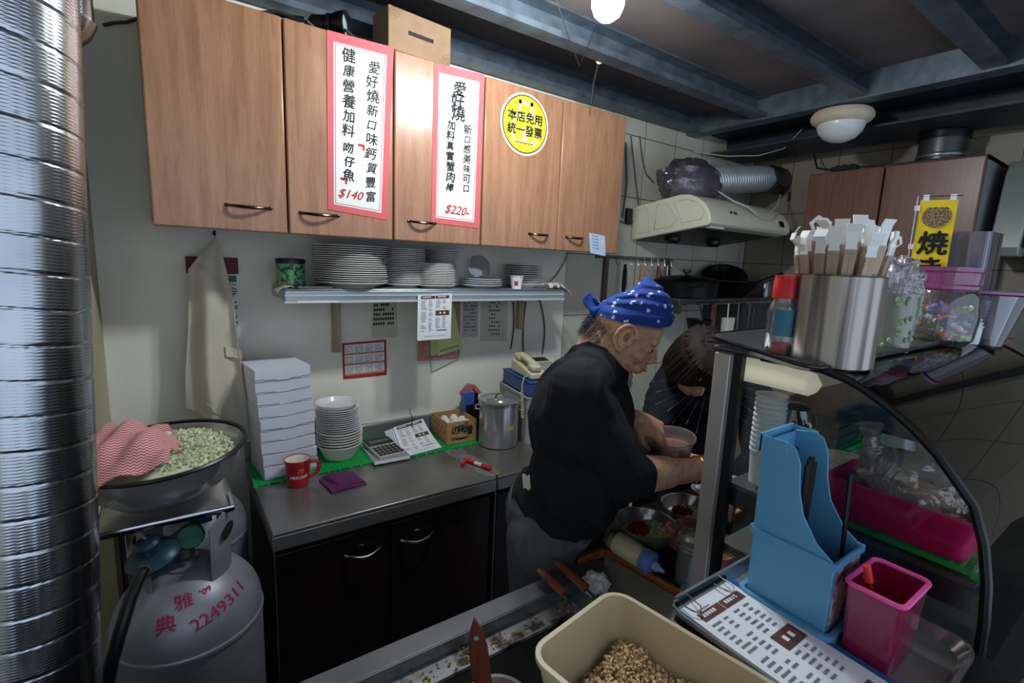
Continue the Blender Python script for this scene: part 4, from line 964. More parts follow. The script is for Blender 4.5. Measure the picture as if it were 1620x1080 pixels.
def clo(u, v):
    x = -.190+.205*u+.02*sin(v*3); y = -.165+.27*v
    r = sqrt(x*x+y*y); z = .150+.046*sin(pi*min(1,u*.9+.1))*sin(pi*(v*.8+.15))+.014*sin(u*8+v*5)+.009*sin(u*15-v*11)
    e_ = min(1, max(0, (r-.12)/.07)); e_ = e_*e_*(3-2*e_); z = z*(1-e_)+(.136+.006*sin(u*14+v*9))*e_-max(0, r-.190)*.7
    return TB @ Vector((x, y, z))+bz
tag(G().grid(clo, 40, 40, .003).build('dishcloth', rwave('red_zigzag_cloth')), 'red and white zigzag dishcloth draped over cabbage bowl', 'cloth')
tag(G().grid(lambda u, v: PD(272,690,1.50)+Vector((.12*u,.03*u,.012*v+.01*u)), 4, 2, .001).build('folded_paper', m_paper), 'white folded paper behind rim of cabbage bowl', 'paper'); 
tag(G().ell((-.17,1.20,.05), (.07,.06,.055), n=14, m=10).build('plastic_bag', mat('pink_bag',(206,52,112),.4,vs=20,var=.4,bump=.6,bs=30)), 'pink plastic bag on the floor beside gas bottle', 'bag')
# ================================================================ extractor hood, its duct and bag
m_hood = mat('cream_hood_enamel', (206,202,180), .35, var=.04, vs=3)
t = thing('range_hood', 'cream extractor hood on tiled wall above the pans', 'range hood', (2.27,2.038,1.75))
HX0, HX1 = 2.27, 3.08
prof = [(2.038,1.752),(1.535,1.824),(1.520,1.836),(1.522,1.86),(1.535,1.895),(1.565,1.935),(1.61,1.965),(1.66,1.985),(1.72,1.990),(2.038,1.945)]
g = G(); g.prism(prof, HX0, HX1, 'x'); g.build('shell', m_hood, t, bevel=.008, bseg=3)
gl = lambda y, z: z-(2.038-y)*0
def under(y): return 1.752+(2.038-y)*.143
g = G(); v = [(HX0+.03,2.02),(HX1-.03,2.02),(HX1-.03,1.60),(HX0+.03,1.60)]
g.face([g.bm.verts.new((x, y, under(y)-.003)) for x, y in v]); g.face([g.bm.verts.new((x, y, under(y)-.001)) for x, y in v][::-1]); g.build('underside_panel', mat('greasy_grey', (66,66,64), .4, .4, var=.3), t, smooth=0)
for x in (2.40, 2.80): G().lathe([(0,-.035),(.03,-.035),(.045,-.02),(.045,0),(0,0)], (x,1.84,under(1.84)-.004), 20).build('grease_cup', m_black, t)
G().box(2.30, 2.42, 1.535, 1.56, 1.813, 1.823).build('light_cover', mat('milky_cover', (228,226,206), .3), t)
g = G()
def sd(P): g.tube([(HX0-.0005, y, z) for y, z in P], .0022, 6, closed=True)
sd([(1.98,1.79),(1.90,1.80),(1.93,1.93),(2.0,1.925)][::-1]); sd([(1.87,1.81),(1.76,1.825),(1.72,1.86),(1.80,1.95),(1.86,1.945)]); sd([(1.69,1.84),(1.575,1.855),(1.56,1.89),(1.60,1.94),(1.67,1.962),(1.75,1.955)])
g.build('embossed_lines', mat('cream_shadow', (178,174,152), .5), t)
sp = lambda x, y, dz=0: (x, y, dz)
g = G(); g.cbox((2.985,1.531,1.880), (.05,.012,.035), (radians(-22),0,0)); g.build('switch', m_black, t, bevel=.002)
g = G(); Fl = frame((2.50,1.5335,1.902), (1,0,0), (0,.36,.93))
g.text('●', .022, frame((2.465,1.5335,1.902), (1,0,0), (0,.36,.93)), .0006); g.text('TEX', .021, frame((2.505,1.5335,1.902), (1,0,0), (0,.36,.93)), .0006, .0005); g.build('lettering', m_ink, t, smooth=0)
g = G(); g.tube([(2.60,1.528,1.885),(2.66,1.526,1.868),(2.74,1.524,1.856),(2.82,1.524,1.852)], [.001,.005,.005,.001], 8); g.build('front_ridge', mat('light_ridge',(222,218,198),.3), t)
# flexible duct from hood into the right wall
m_alu2 = mat('dull_aluminium', (206,210,212), .38, .7, vs=5, var=.1)
t = thing('hood_duct', 'ribbed aluminium duct from hood running into right wall', 'duct', (2.62,1.80,1.98))
flex('duct_wall', None, (2.60,1.80,2.105), (3.24,1.80,2.195), .078, .026, .9, 40, .0035, parent=t).data.materials[0] = m_alu2
G().tube([(2.42,1.80,1.985),(2.43,1.80,2.05),(2.50,1.80,2.095),(2.62,1.80,2.108)], .082, 24).build('elbow', m_alu2, t)
G().tube([(3.23,1.80,2.194),(3.30,1.80,2.204),(3.42,1.83,2.215),(3.498,1.85,2.22)], .088, 28).build('end_collar', mat('dark_collar', (40,44,46), .5), t)
def bagf(c, r, seed, k=.22):
    def f(u, v):
        a = 2*pi*u; b = pi*v; d = Vector((sin(b)*cos(a), sin(b)*sin(a), -cos(b)))
        n = mnoise.noise(d*2.3+Vector((seed,0,0)))+.5*mnoise.noise(d*5+Vector((0,seed,0)))
        return Vector(c)+Vector((d.x*r[0], d.y*r[1], d.z*r[2]))*(1+k*n)
    return f
m_bagp = clear('purple_clear_bag', (214,206,216), .10, .18, .20, (170,156,176), 1.0, 12)
tag(G().grid(bagf((2.44,1.79,2.075), (.225,.13,.125), 3.3, .20), 40, 24).build('plastic_bag', m_bagp), 'purplish clear plastic bag wrapped round the hood duct elbow', 'bag')
# cables round the hood
tag(G().tube([PY(1137,303,1.70), PY(1160,318,1.60), PY(1183,327,1.54), PY(1198,340,1.513), PY(1215,339,1.513), PY(1230,325,1.58), PY(1235,308,1.70)], .0045, 6).build('power_cable', m_wire_wh), 'pale power cable draped over the hood front', 'cable')
g = G(); g.tube([PY(1234,255,1.75), PY(1238,285,1.73), PY(1240,298,1.72)], .005, 6); g.tube([PY(1240,296,1.72), PY(1237,306,1.71)], .012, 8); tag(g.build('power_cable', m_wire_bk), 'black cable with connector hanging right of the hood', 'cable')
for k, P in enumerate(([(998,215),(1002,250),(1006,290),(1010,320),(1008,345),(995,355),(982,350)], [(1012,215),(1016,250),(1022,275),(1034,288)], [(990,225),(992,290),(985,345)])):
    tag(G().tube([PY(x, y, 2.03) for x, y in P], .004, 6).build('wall_cable', mat('grey_cable',(86,80,74),.6)), ('grey cable looping beside the hood back edge','grey cable running behind the plastic bag','short grey cable by cupboard end')[k], 'cable', 'cables left of the hood')
t = thing('wall_socket', 'dark switch box on tiles at hood back corner', 'socket', PY(992,340,2.03)); p = PY(994,338,2.03); G().box(p.x-.02, p.x+.02, 2.015, 2.039, p.z-.06, p.z+.03).build('box', m_black, t, bevel=.003)

# ================================================================ utensil rail
t = thing('utensil_rail', 'wooden utensil rail with wire hooks on tiled wall', 'utensil rail', (2.35,2.039,1.65))
m_dkwood = wood('dark_old_wood', (96,80,66), (60,48,40), 'z', .6)
G().box(1.99, 2.66, 2.022, 2.036, 1.640, 1.652).build('bar', m_dkwood, t)
for x, z in ((2.075,1.36),(2.635,1.22)): G().box(x-.016, x+.016, 2.025, 2.039, z, 1.66).build('upright', m_dkwood, t)
for k in range(9):
    x = 2.13+.062*k; G().tube([(x,2.012,1.655),(x,2.008,1.63),(x,2.003,1.612),(x+.006,1.996,1.608),(x+.012,1.99,1.618)], .0025, 6).build('hook', m_steel, t)
def utensil(x, label, hm, hl, blade, z0=1.612):
    t = thing('kitchen_utensil', label, 'utensil', (x,1.998,z0), group='utensils hanging from the rail')
    G().tube([(x,1.992,z0),(x,1.990,z0-hl*.3),(x,1.990,z0-hl*.7),(x,1.992,z0-hl)], [.010,.016,.017,.012], 10, flat=.5).build('handle', hm, t)
    G().tube([(x,1.992,z0-hl),(x,1.990,z0-hl-.08)], .005, 8).build('neck', m_steel, t)
    if blade == 'disc': G().lathe([(0,0),(.06,0),(.075,.008),(.078,.016),(.075,.016),(.058,.004),(0,.004)], (x,2.000,z0-hl-.12), 28, Matrix.Rotation(pi/2,4,'X')).build('head', m_blackm, t)
    else: G().box(x-.035, x+.035, 1.988, 1.991, z0-hl-.17, z0-hl-.06).build('head', m_steel, t, bevel=.001)
utensil(2.19, 'black-handled ladle with dark round head hanging on rail', m_black, .16, 'disc')
utensil(2.335, 'turner with pale wooden handle hanging on rail', wood('pale_handle',(176,140,96),(140,106,70),'z',.5), .13, 'blade')
utensil(2.49, 'turner with reddish-brown wooden handle hanging on rail', m_wood_h, .15, 'blade')
utensil(2.565, 'slim steel skimmer at right end of utensil rail', m_steel, .17, 'blade')

# ================================================================ stove shelf with pans
t = thing('steel_shelf', 'steel wall shelf carrying dark pans under the hood', 'shelf', (2.9,2.038,1.40))
G().box(2.38, 3.48, 1.74, 2.037, 1.405, 1.430).build('board', m_steel_dark, t, bevel=.003)
G().tube([(2.38,1.735,1.40),(3.48,1.735,1.40)], .007, 8).build('hanging_bar', m_chrome, t)
for x in (2.42, 3.475): G().box(x-.012, x+.012, 1.76, 2.037, 1.34, 1.405).build('bracket', m_steel_dark, t)
def pan(name, label, c, r0, r1, h, rot=None):
    t = thing(name, label, 'pan', c); M = rot or Matrix.Identity(4)
    G().lathe([(0,0),(r0*.9,0),(r0,.006),(r1,h),(r1+.006,h+.002),(r1+.006,h+.006),(r1-.004,h+.004),(r0-.004,.012),(0,.008)], c, 40, M, cap=False).build('body', m_blackm, t)
    return t
t = pan('low_saucepan', 'wide low dark pan at left of the stove shelf', (2.62,1.88,1.4305), .185, .19, .085)
G().lathe([(.19,.09),(.192,.097),(.16,.115),(.06,.13),(0,.132)], (2.62,1.88,1.4305), 40).build('lid', m_blackm, t)
G().lathe([(.012,.13),(.012,.145),(.026,.15),(.024,.165),(0,.168)], (2.62,1.88,1.4305), 20).build('lid_knob', m_black, t)
G().tube([(2.46,1.74,1.50),(2.43,1.66,1.51),(2.425,1.60,1.51)], [.010,.013,.012], 10).build('handle', m_black, t)
t = pan('wok', 'large black wok beside low pan on the stove shelf', (3.07,1.88,1.4305), .11, .20, .10)
G().tube([(3.20,1.75,1.525),(3.27,1.70,1.56),(3.33,1.655,1.59)], [.011,.015,.014], 10).build('handle', m_black, t)
G().tube([(3.265,1.705,1.557),(3.315,1.668,1.582)], .0155, 10).build('handle_grip', m_black, t)
tt = Matrix.Rotation(radians(-28),4,'Y') @ Matrix.Rotation(radians(20),4,'X')
t = pan('frying_pan', 'black frying pan lying tilted inside the wok', (3.02,1.88,1.530), .11, .135, .035, tt)
G().tube([(2.92,1.82,1.565),(2.82,1.78,1.61),(2.78,1.765,1.63)], [.010,.013,.012], 10).build('handle', m_black, t)
c = (3.405,1.80,1.4305); t = thing('shaker', 'small steel shaker at right end of stove shelf', 'shaker', c)
G().lathe([(0,0),(.036,0),(.036,.095),(.034,.10),(0,.10)], c, 28).build('body', m_steel, t); G().lathe([(.037,.092),(.037,.115),(.03,.122),(0,.124)], c, 28).build('lid', m_steel_dark, t)
t = thing('salamander_grill', 'grey steel appliance with label under the stove shelf', 'appliance', (3.26,2.0,1.13))
G().box(3.06, 3.45, 1.70, 2.03, 1.13, 1.400).build('body', steel('grill_steel', (96,98,100), .4, dirt=.3), t, bevel=.004)
G().box(3.10, 3.44, 1.694, 1.70, 1.15, 1.37).build('front_panel', m_steel_dark, t, bevel=.002)
g = G(); g.box(3.33, 3.42, 1.692, 1.694, 1.25, 1.33); g.build('label_plate', mat('dark_label',(60,60,64),.5), t)
g = G(); g.text('日日', .032, frame((3.375,1.6905,1.29), (1,0,0), (0,0,1)), .0005); g.build('label_print', mat('grey_print2',(160,160,162),.5), t, smooth=0)
for x, w in ((3.12,.03),(3.2,.03)): pass
def hang(name, label, cat, x, fn): t = thing(name, label, cat, (x,1.735,1.39)); fn(t, x); return t
hang('saucepan', 'small dark saucepan hanging under the left shelf end', 'pan', 2.56, lambda t, x: (G().lathe([(0,0),(.06,0),(.075,.06),(.07,.06),(.055,.005),(0,.005)], (x,1.72,1.25), 28).build('body', m_blackm, t), G().tube([(x,1.70,1.31),(x,1.725,1.395)], .006, 8).build('handle', m_black, t)))
hang('wooden_spatula', 'brown wooden spatula hanging beside dark saucepan', 'spatula', 2.70, lambda t, x: G().box(x-.022, x+.022, 1.718, 1.726, 1.24, 1.395).build('blade', m_wood_h, t, bevel=.002))
hang('plastic_scoop', 'white plastic scoop hanging under the shelf', 'scoop', 2.86, lambda t, x: (G().rtub((x,1.72,1.20), (.085,.05,.11), .01, .003).build('cup', mat('ivory_plastic',(222,220,204),.5), t), G().tube([(x,1.725,1.31),(x,1.728,1.395)], .004, 8).build('handle', m_white, t)))
hang('meat_fork', 'dark slotted tool hanging right of white scoop', 'tool', 2.97, lambda t, x: (G().tube([(x,1.725,1.395),(x,1.722,1.22)], .004, 8).build('shaft', m_steel, t), G().box(x-.02, x+.02, 1.718, 1.726, 1.14, 1.24).build('handle', m_wood_h, t, bevel=.003)))
hang('sponge_holder', 'yellow-green sponge in a bag under the shelf', 'sponge', 3.035, lambda t, x: G().box(x-.035, x+.02, 1.68, 1.72, 1.13, 1.20).build('sponge', mat('lime_sponge',(176,184,70),.8,bump=.5), t, bevel=.006))

# ================================================================ right wall cupboards
XC = 3.13; YB = [1.475, 1.100, .700]
t = thing('corner_cupboard', 'reddish-brown two-door cupboard on the right wall', 'wall cupboard', (3.49,1.09,1.665))
g = G(); g.box(XC+.021, 3.498, .701, 1.474, 1.68, 1.70); g.box(XC+.021, 3.498, .701, 1.474, 2.16, 2.18); g.box(XC+.021, 3.498, 1.456, 1.474, 1.70, 2.16); g.box(3.48, 3.498, .72, 1.456, 1.70, 2.16); g.build('carcass', mat('grey_laminate',(120,122,126),.5), t)
G().box(XC+.021, 3.498, .701, .719, 1.67, 2.18).build('side_panel', mat('blue_grey_laminate',(132,138,146),.45), t)
for i in range(2): G().box(XC, XC+.02, YB[i+1]+.003, YB[i]-.003, 1.665, 2.176).build('door', m_wood_rt, t, bevel=.006, bseg=3)
c = (3.30,.92,2.1805)
t = thing('vent_pipe', 'dark steel vent pipe standing on the right cupboard', 'vent pipe', c)
G().lathe([(0,0),(.10,0),(.10,.155),(0,.155)], c, 32).build('pipe', m_steel_dark, t); G().lathe([(.104,.03),(.106,.035),(.106,.045),(.104,.05)], c, 32, cap=False).build('joint_band', m_steel, t); G().lathe([(.106,.12),(.108,.125),(.108,.155),(.1,.155)], c, 32, cap=False).build('top_band', m_blackm, t)
p = PX(1340,262,3.2)
t = thing('power_strip', 'black power strip lying on top of right cupboard', 'power strip', (3.17,1.30,2.181)); G().box(3.14, 3.19, 1.24, 1.37, 2.181, 2.205).build('body', m_black, t, bevel=.004)
for k in range(3): G().box(3.15, 3.18, 1.262+.035*k, 1.28+.035*k, 2.205, 2.212).build('plug', m_black, t)
G().tube([(3.165,1.24,2.192),(3.165,1.10,2.186),(3.17,.95,2.186),(3.165,.80,2.186)], .005, 6).build('cable', m_wire_bk, t); G().tube([(3.165,1.37,2.192),(3.2,1.47,2.22),(3.33,1.56,2.33)], .005, 6).build('cable', m_wire_bk, t)
t = thing('electric_box', 'grey-green metal box hung on wall right of cupboard', 'metal box', (3.34,.60,1.80))
G().prism([(3.20,1.76),(3.22,1.72),(3.49,1.72),(3.49,2.16),(3.30,2.16),(3.26,2.10)], .55, .655, 'y').build('body', mat('grey_green_metal',(146,156,148),.4,.3), t, bevel=.006)
G().box(3.24, 3.48, .53, .549, 1.76, 2.08).build('dark_cover', m_black, t, bevel=.004)
# ================================================================ griddle station
m_iron = mat('seasoned_griddle', (20,18,17), .62, 0, vs=9, var=.5, bump=.25, bs=90, spec=.08)
m_strip = steel('station_steel', (128,132,138), .42, (2,50,50), .35)
t = thing('griddle', 'long black griddle with steel edge in the foreground', 'griddle', (.4,.5,0))
G().box(-.30, .925, .823, .877, .792, .800).build('edge_strip', m_strip, t, bevel=.002)
G().box(-.30, .925, .820, .8228, .766, .7985).build('inner_lip', steel('lip_steel',(150,154,160),.25), t)
G().box(-.30, .925, .770, .8205, .758, .766).build('crumb_ledge', mat('grubby_ledge',(150,154,158),.45,.5,vs=24,c2=(60,52,40),thr=(.5,.62)), t)
G().box(-.30, .925, .10, .7698, .742, .758).build('griddle_plate', m_iron, t)
G().box(-.30, .96, .866, .877, .02, .791).build('back_panel', mat('dark_steel_panel',(48,50,54),.45,.7), t)
G().box(-.30, .90, .06, .10, .02, .80).build('front_panel', m_steel_dark, t)
G().box(-.30, .90, .10, .86, .60, .741).build('burner_box', m_blackm, t)
g = G(); rnd = random.Random(5)
for k in range(230):
    x = rnd.uniform(.0,.80); y = rnd.gauss(.792,.012)
    if not .772 < y < .818: continue
    s = rnd.uniform(.002,.006); g.cbox((x, y, .7665+s*.3), (s, s*.8, s*.6), (rnd.random(), rnd.random(), rnd.random()*3))
tag(g.build('food_scraps', mat('brown_scraps',(196,160,90),.7,vs=90,c2=(120,84,40)), smooth=0), 'brown scraps of food on griddle ledge', 'food scraps', kind='stuff')
# wooden trim and splash panel at the griddle end
tA, tB, tC = PZ(918,886,.812), PZ(957,868,.815), PZ(1080,938,.815)
t = thing('splash_guard', 'steel splash guard with wooden top rail at griddle end', 'splash guard', (tB.x, tB.y, .75))
def rail(g, a, b, w, h):
    d = (b-a).normalized(); n = Vector((-d.y, d.x, 0)); v = []
    for p in (a, b):
        for s, z in ((0,0),(w,0),(w,-h),(0,-h)): v.append(g.bm.verts.new(p+n*s+Vector((0,0,z))))
    for f in ((0,1,2,3),(7,6,5,4),(0,4,5,1),(1,5,6,2),(2,6,7,3),(3,7,4,0)): g.face([v[i] for i in f])
g = G(); rail(g, tC, tB, -.012, .022); rail(g, tB, tA, -.012, .026); g.build('wooden_rail', m_wood_or, t, bevel=.002)
g = G(); lowA, lowC = Vector((tB.x-.075, tB.y-.075, .7585)), Vector((tC.x-.10, tC.y-.02, .7585)); top = lambda u: tB.lerp(tC, u)+Vector((-.006,-.006,-.014))
g.grid(lambda u, v: top(u).lerp(lowA.lerp(lowC, u), v)+Vector((-.010*sin(pi*v),-.010*sin(pi*v),-.012*sin(pi*v))), 14, 8, .002); g.build('panel', mat('dull_zinc',(118,116,104),.5,.3,vs=10,var=.2), t)
g = G(); g.grid(lambda u, v: (tB.lerp(tA, u)+Vector((-.004,-.012,-.02))).lerp(Vector((tB.x-.05-.06*u, tB.y-.06, .7665)), v), 6, 4, .002); g.build('side_panel', mat('rusty_zinc',(110,72,54),.5,.5,vs=20,var=.3), t)
# scrapers
def scraper(h0, h1, bl, label):
    H0, H1, B = PZ(*h0, .835), PZ(*h1, .812), PZ(*bl, .775)
    t = thing('griddle_scraper', label, 'scraper', (H1.x, H1.y, .77), group='wooden-handled scrapers on the griddle')
    d = (H1-H0).normalized()
    G().tube([H0, H0+d*.008, H0.lerp(H1,.35), H0.lerp(H1,.8), H1], [.008,.0125,.012,.0145,.013], 12, flat=.62).build('handle', m_wood_h, t)
    G().tube([H0.lerp(H1,.12), H0.lerp(H1,.45)], .0158, 8, flat=.25).build('handle_groove', mat('dark_groove',(52,30,20),.7), t)
    G().tube([H1-d*.004, H1.lerp(B,.45), H1.lerp(B,.75)], [.010,.008,.012], 10, flat=.3).build('tang', m_steel_dark, t)
    e = (B-H1).normalized(); n = Vector((-e.y, e.x, 0)).normalized(); g = G(); m = 14
    P = [B-e*.018+n*.018, B-e*.018-n*.018]+[B+e*(.03+.022*sin(pi*k/m))-n*.046*cos(pi*k/m) for k in range(m+1)]
    up = Vector((0,0,.0018)); a = [g.bm.verts.new(p) for p in P]; b = [g.bm.verts.new(p+up) for p in P]; g.face(a); g.face(b[::-1])
    for i in range(len(P)): g.face((a[i], a[(i+1) % len(P)], b[(i+1) % len(P)], b[i]))
    g.build('blade', mat('scraper_blade',(170,176,184),.42,.4,vs=14,var=.2), t, smooth=0)
scraper((852,901), (893,938), (903,953), 'wooden-handled scraper nearer the left on griddle edge')
scraper((880,889), (928,931), (944,948), 'wooden-handled scraper beside crumpled paper on griddle edge')
p = PZ(943,918,.80)
tag(G().grid(bagf((p.x, p.y, .792), (.034,.028,.026), 9.1, .45), 26, 18).build('crumpled_paper', mat('crumpled_paper',(206,206,200),.85,bump=.6,bs=60)), 'crumpled white paper lying beside griddle scrapers', 'paper')
# work table with bowls
t = thing('work_table', 'dark steel work table in front of the standing man', 'work table', (1.5,.8,0))
a = PZ(911,839,.8); 
G().prism([(a.x,1.005),(a.x+.035,.885),(1.02,.66),(1.02,.50),(2.05,.50),(2.05,1.005)], .785, .800).build('top', steel('dark_table_steel',(58,60,64),.35,(40,3,40),.3), t, bevel=.003)
G().prism([(a.x,1.004),(a.x+.035,.885),(a.x+.038,.888),(a.x+.004,1.006)], .745, .804).build('side_lip', m_steel, t)
for x, y in ((1.08,.56),(2.0,.56),(2.0,.95),(1.08,.95)): G().box(x-.02, x+.02, y-.02, y+.02, 0, .785).build('leg', m_steel_dark, t)
m_salad = mat('shredded_cabbage',(226,226,196),.6,vs=60,c2=(150,176,92),thr=(.45,.6)); m_meat = mat('red_brown_meat',(128,54,44),.6,vs=40,var=.4)
def salad_bowl(px, rz, r, label, slabel, mlabel, seed):
    p = PZ(*px, rz); c = (p.x, p.y, .8005); h = rz-.8005
    t = thing('salad_bowl', label, 'bowl', c, group='steel salad bowls on the work table')
    G().lathe([(0,0),(r*.5,0),(r*.62,.004),(r*.9,h*.6),(r,h-.002),(r+.004,h),(r+.004,h+.002),(r-.001,h+.001),(r*.88,h*.6),(r*.6,.007),(0,.004)], c, 44, cap=False).build('shell', m_steel_pol, t)
    for lab, nm, m, n, cx, sp in ((slabel,'chopped_salad',m_salad,240,.18,.62),(mlabel,'minced_topping',m_meat,110,-.25,.34)):
        g = G(); q = random.Random(seed)
        for k in range(n):
            a_, rr = q.uniform(0,2*pi), sp*r*sqrt(q.random()); x, y = cx*r+rr*cos(a_), -cx*r*.4+rr*sin(a_)
            if x*x+y*y > (.8*r)**2: continue
            z = h*.50+.014*(1-rr/r)+(.008 if 'topping' in nm else 0)+q.uniform(-.004,.004)
            g.cbox((c[0]+x, c[1]+y, c[2]+z), (q.uniform(.008,.016), .005, .003), (q.random()*2, q.random()*2, q.random()*6))
        if 'salad' in nm: g.lathe([(0,.012),(r*.6,.014),(r*.80,h*.5),(r*.5,h*.55),(0,h*.56)], c, 20)
        tag(g.build(nm, m, smooth=0), lab, 'salad', kind='stuff')
salad_bowl((1022,826), .868, .086, 'steel salad bowl nearer the squeeze bottle', 'chopped salad in the nearer steel bowl', 'reddish mince on salad of the nearer bowl', 1)
salad_bowl((1090,800), .868, .082, 'steel salad bowl under the man forearm', 'chopped salad in the farther steel bowl', 'reddish mince on salad of the farther bowl', 2)
p = PZ(1118,776,.83); c = (p.x, p.y, .8005)
t = thing('small_bowl', 'small clear bowl of red topping beside steel post', 'bowl', c)
G().lathe([(0,0),(.03,0),(.05,.035),(.053,.036),(.048,.034),(.03,.003),(0,.003)], c, 30, cap=False).build('shell', m_clr, t)
g = G(); q = random.Random(8)
for k in range(60): a_, rr = q.uniform(0,6.3), .035*sqrt(q.random()); g.cbox((c[0]+rr*cos(a_), c[1]+rr*sin(a_), c[2]+.016+q.uniform(0,.01)), (.008,.005,.004), (q.random(), q.random(), q.random()*6))
tag(g.build('red_topping', m_meat, smooth=0), 'red topping in the small clear bowl', 'topping', kind='stuff')
# squeeze bottle
A, B = PZ(968,852,.835), PZ(1020,885,.832); d = (B-A).normalized(); 
t = thing('squeeze_bottle', 'sauce squeeze bottle lying with blue cap on work table', 'squeeze bottle', (A.x, A.y, .80))
L = (PZ(1018,884,.832)-A).length
def along(g, prof, m=24):
    z = d; x = z.orthogonal().normalized(); y = z.cross(x); M = Matrix(((x.x,y.x,z.x,A.x),(x.y,y.y,z.y,A.y),(x.z,y.z,z.z,A.z),(0,0,0,1))); return g.lathe([(r, h) for r, h in prof], (0,0,0), m, M)
along(G(), [(0,-.002),(.022,-.002),(.030,.006),(.031,.03),(.030,L*.7),(.027,L)]).build('body', mat('mayonnaise_bottle',(214,206,166),.25,var=.03,coat=.5,vs=8), t)
along(G(), [(.0315,-.001),(.0318,.012),(.0315,.022)][::1]).build('empty_end', clear('bottle_end',(230,236,240),.15), t)
along(G(), [(.030,L),(.031,L+.002),(.031,L+.026),(.022,L+.03),(.012,L+.034),(0,L+.034)]).build('cap', mat('blue_cap',(108,136,206),.35), t)
along(G(), [(.013,L+.034),(.012,L+.046),(.007,L+.05),(.004,L+.064),(0,L+.064)]).build('nozzle', mat('pale_blue_nozzle',(150,178,226),.35), t)
p = PZ(1089,918,.80); c = (p.x, p.y, .8005)
t = thing('steel_shaker', 'steel shaker with perforated top left of steel post', 'shaker', c)
G().lathe([(0,0),(.035,0),(.035,.085),(.036,.087),(.036,.093),(.034,.095),(.036,.098),(.036,.104),(.034,.106),(.036,.109),(.036,.124),(.030,.132),(0,.135)], c, 36).build('body', m_steel_pol, t)
g = G()
for k in range(12): g.lathe([(0,0),(.0028,0),(.0028,.001),(0,.001)], (c[0]+.02*cos(k*.524)*(1 if k % 2 else .5), c[1]+.02*sin(k*.524)*(1 if k % 2 else .5), c[2]+.1332), 8)
g.build('holes', m_black, t)
p = PZ(1083,945,.80); c = (p.x+.02, p.y-.005, .8005)
tag(G().lathe([(0,0),(.026,0),(.028,.003),(.028,.012),(.026,.014),(.024,.006),(0,.005)], c, 30, cap=False).build('jar_lid', mat('pale_blue_plastic',(126,160,206),.4)), 'pale blue round lid at foot of steel shaker', 'lid')
p = PZ(1112,850,.86); p.x += .015
t = thing('pink_tray', 'pink plastic tray behind the shaker and post', 'tray', (p.x,p.y,.8005), radians(-4)); G().rtub((0,0,0), (.12,.20,.06), .02, .003, taper=.9, lip=.006).build('tub', mat('salmon_pink',(242,164,174),.45), t, world=False)
o = G().box(-.04,.04,-.05,.05,0,.045).build('butter_block', mat('yellow_food',(218,196,104),.6,vs=20,var=.15), world=False, bevel=.01); o.location = (p.x+.005, p.y-.03, .8045); tag(o, 'yellow food block in the pink tray', 'food')
# spatula in a bowl
p = PZ(786,1112,.835); c = (p.x, p.y, .7585)
t = thing('sauce_bowl', 'steel bowl on griddle holding wooden handle, at bottom edge', 'bowl', c)
G().lathe([(0,0),(.035,0),(.055,.03),(.06,.074),(.063,.076),(.058,.074),(.052,.03),(.033,.004),(0,.004)], c, 36, cap=False).build('shell', m_steel_pol, t)
tag(G().lathe([(0,.03),(.05,.032),(.053,.045),(.03,.05),(0,.051)], c, 24).build('sauce', mat('brown_sauce',(120,60,36),.3)), 'brown sauce in the steel bowl at bottom edge', 'sauce', kind='stuff')
T0, T1 = PD(750,981,.79), Vector((c[0]-.012, c[1]+.0, c[2]+.012)); ax = (T1-T0).normalized(); sd_ = ax.cross(FW).normalized(); th = sd_.cross(ax).normalized(); Ls = (T1-T0).length
g = G(); pr = [(0,.0005),(.012,.005),(.03,.011),(.06,.0155),(.10,.0165),(Ls*.7,.013),(Ls,.012)]
for hole in (0,):
    a = [[g.bm.verts.new(T0+ax*s+sd_*w*k+th*z) for k in (-1,1)] for s, w in pr for z in (0,)]; b = [[g.bm.verts.new(T0+ax*s+sd_*w*k+th*.007) for k in (-1,1)] for s, w in pr]
    for i in range(len(pr)-1):
        g.face((a[i][0],a[i][1],a[i+1][1],a[i+1][0])); g.face((b[i][1],b[i][0],b[i+1][0],b[i+1][1])); g.face((a[i][0],a[i+1][0],b[i+1][0],b[i][0])); g.face((a[i+1][1],a[i][1],b[i][1],b[i+1][1]))
    g.face((a[0][1],a[0][0],b[0][0],b[0][1])); g.face((a[-1][0],a[-1][1],b[-1][1],b[-1][0]))
t = thing('wooden_spatula', 'brown pointed wooden spatula handle standing in sauce bowl', 'spatula', T1); g.build('handle', wood('dark_red_wood',(120,62,44),(82,40,28),'z',.4), t, bevel=.002)
G().tube([T0+ax*.036-th*.0012, T0+ax*.036+th*.0082], .0042, 14).build('hanging_hole', mat('pale_hole',(150,156,160),.6), t)
# ================================================================ customer ledge in the foreground
t = thing('serving_ledge', 'steel serving ledge under tub, tray and glass case', 'counter', (.9,.2,0))
G().box(.345, 1.75, -.10, .375, 1.045, 1.075).build('top', m_steel_dark, t, bevel=.003)
G().box(.535, .825, .06, .36, 1.0755, 1.128).build('riser', m_steel_dark, t, bevel=.003)
G().box(.935, 1.70, .02, .48, .80, 1.044).build('base_box', mat('dark_case_base',(34,36,40),.4,.4), t)
G().box(.935, .985, -.06, .0, 0, 1.044).build('leg', m_blackm, t); G().box(1.5, 1.56, -.06, .0, 0, 1.044).build('leg', m_blackm, t)
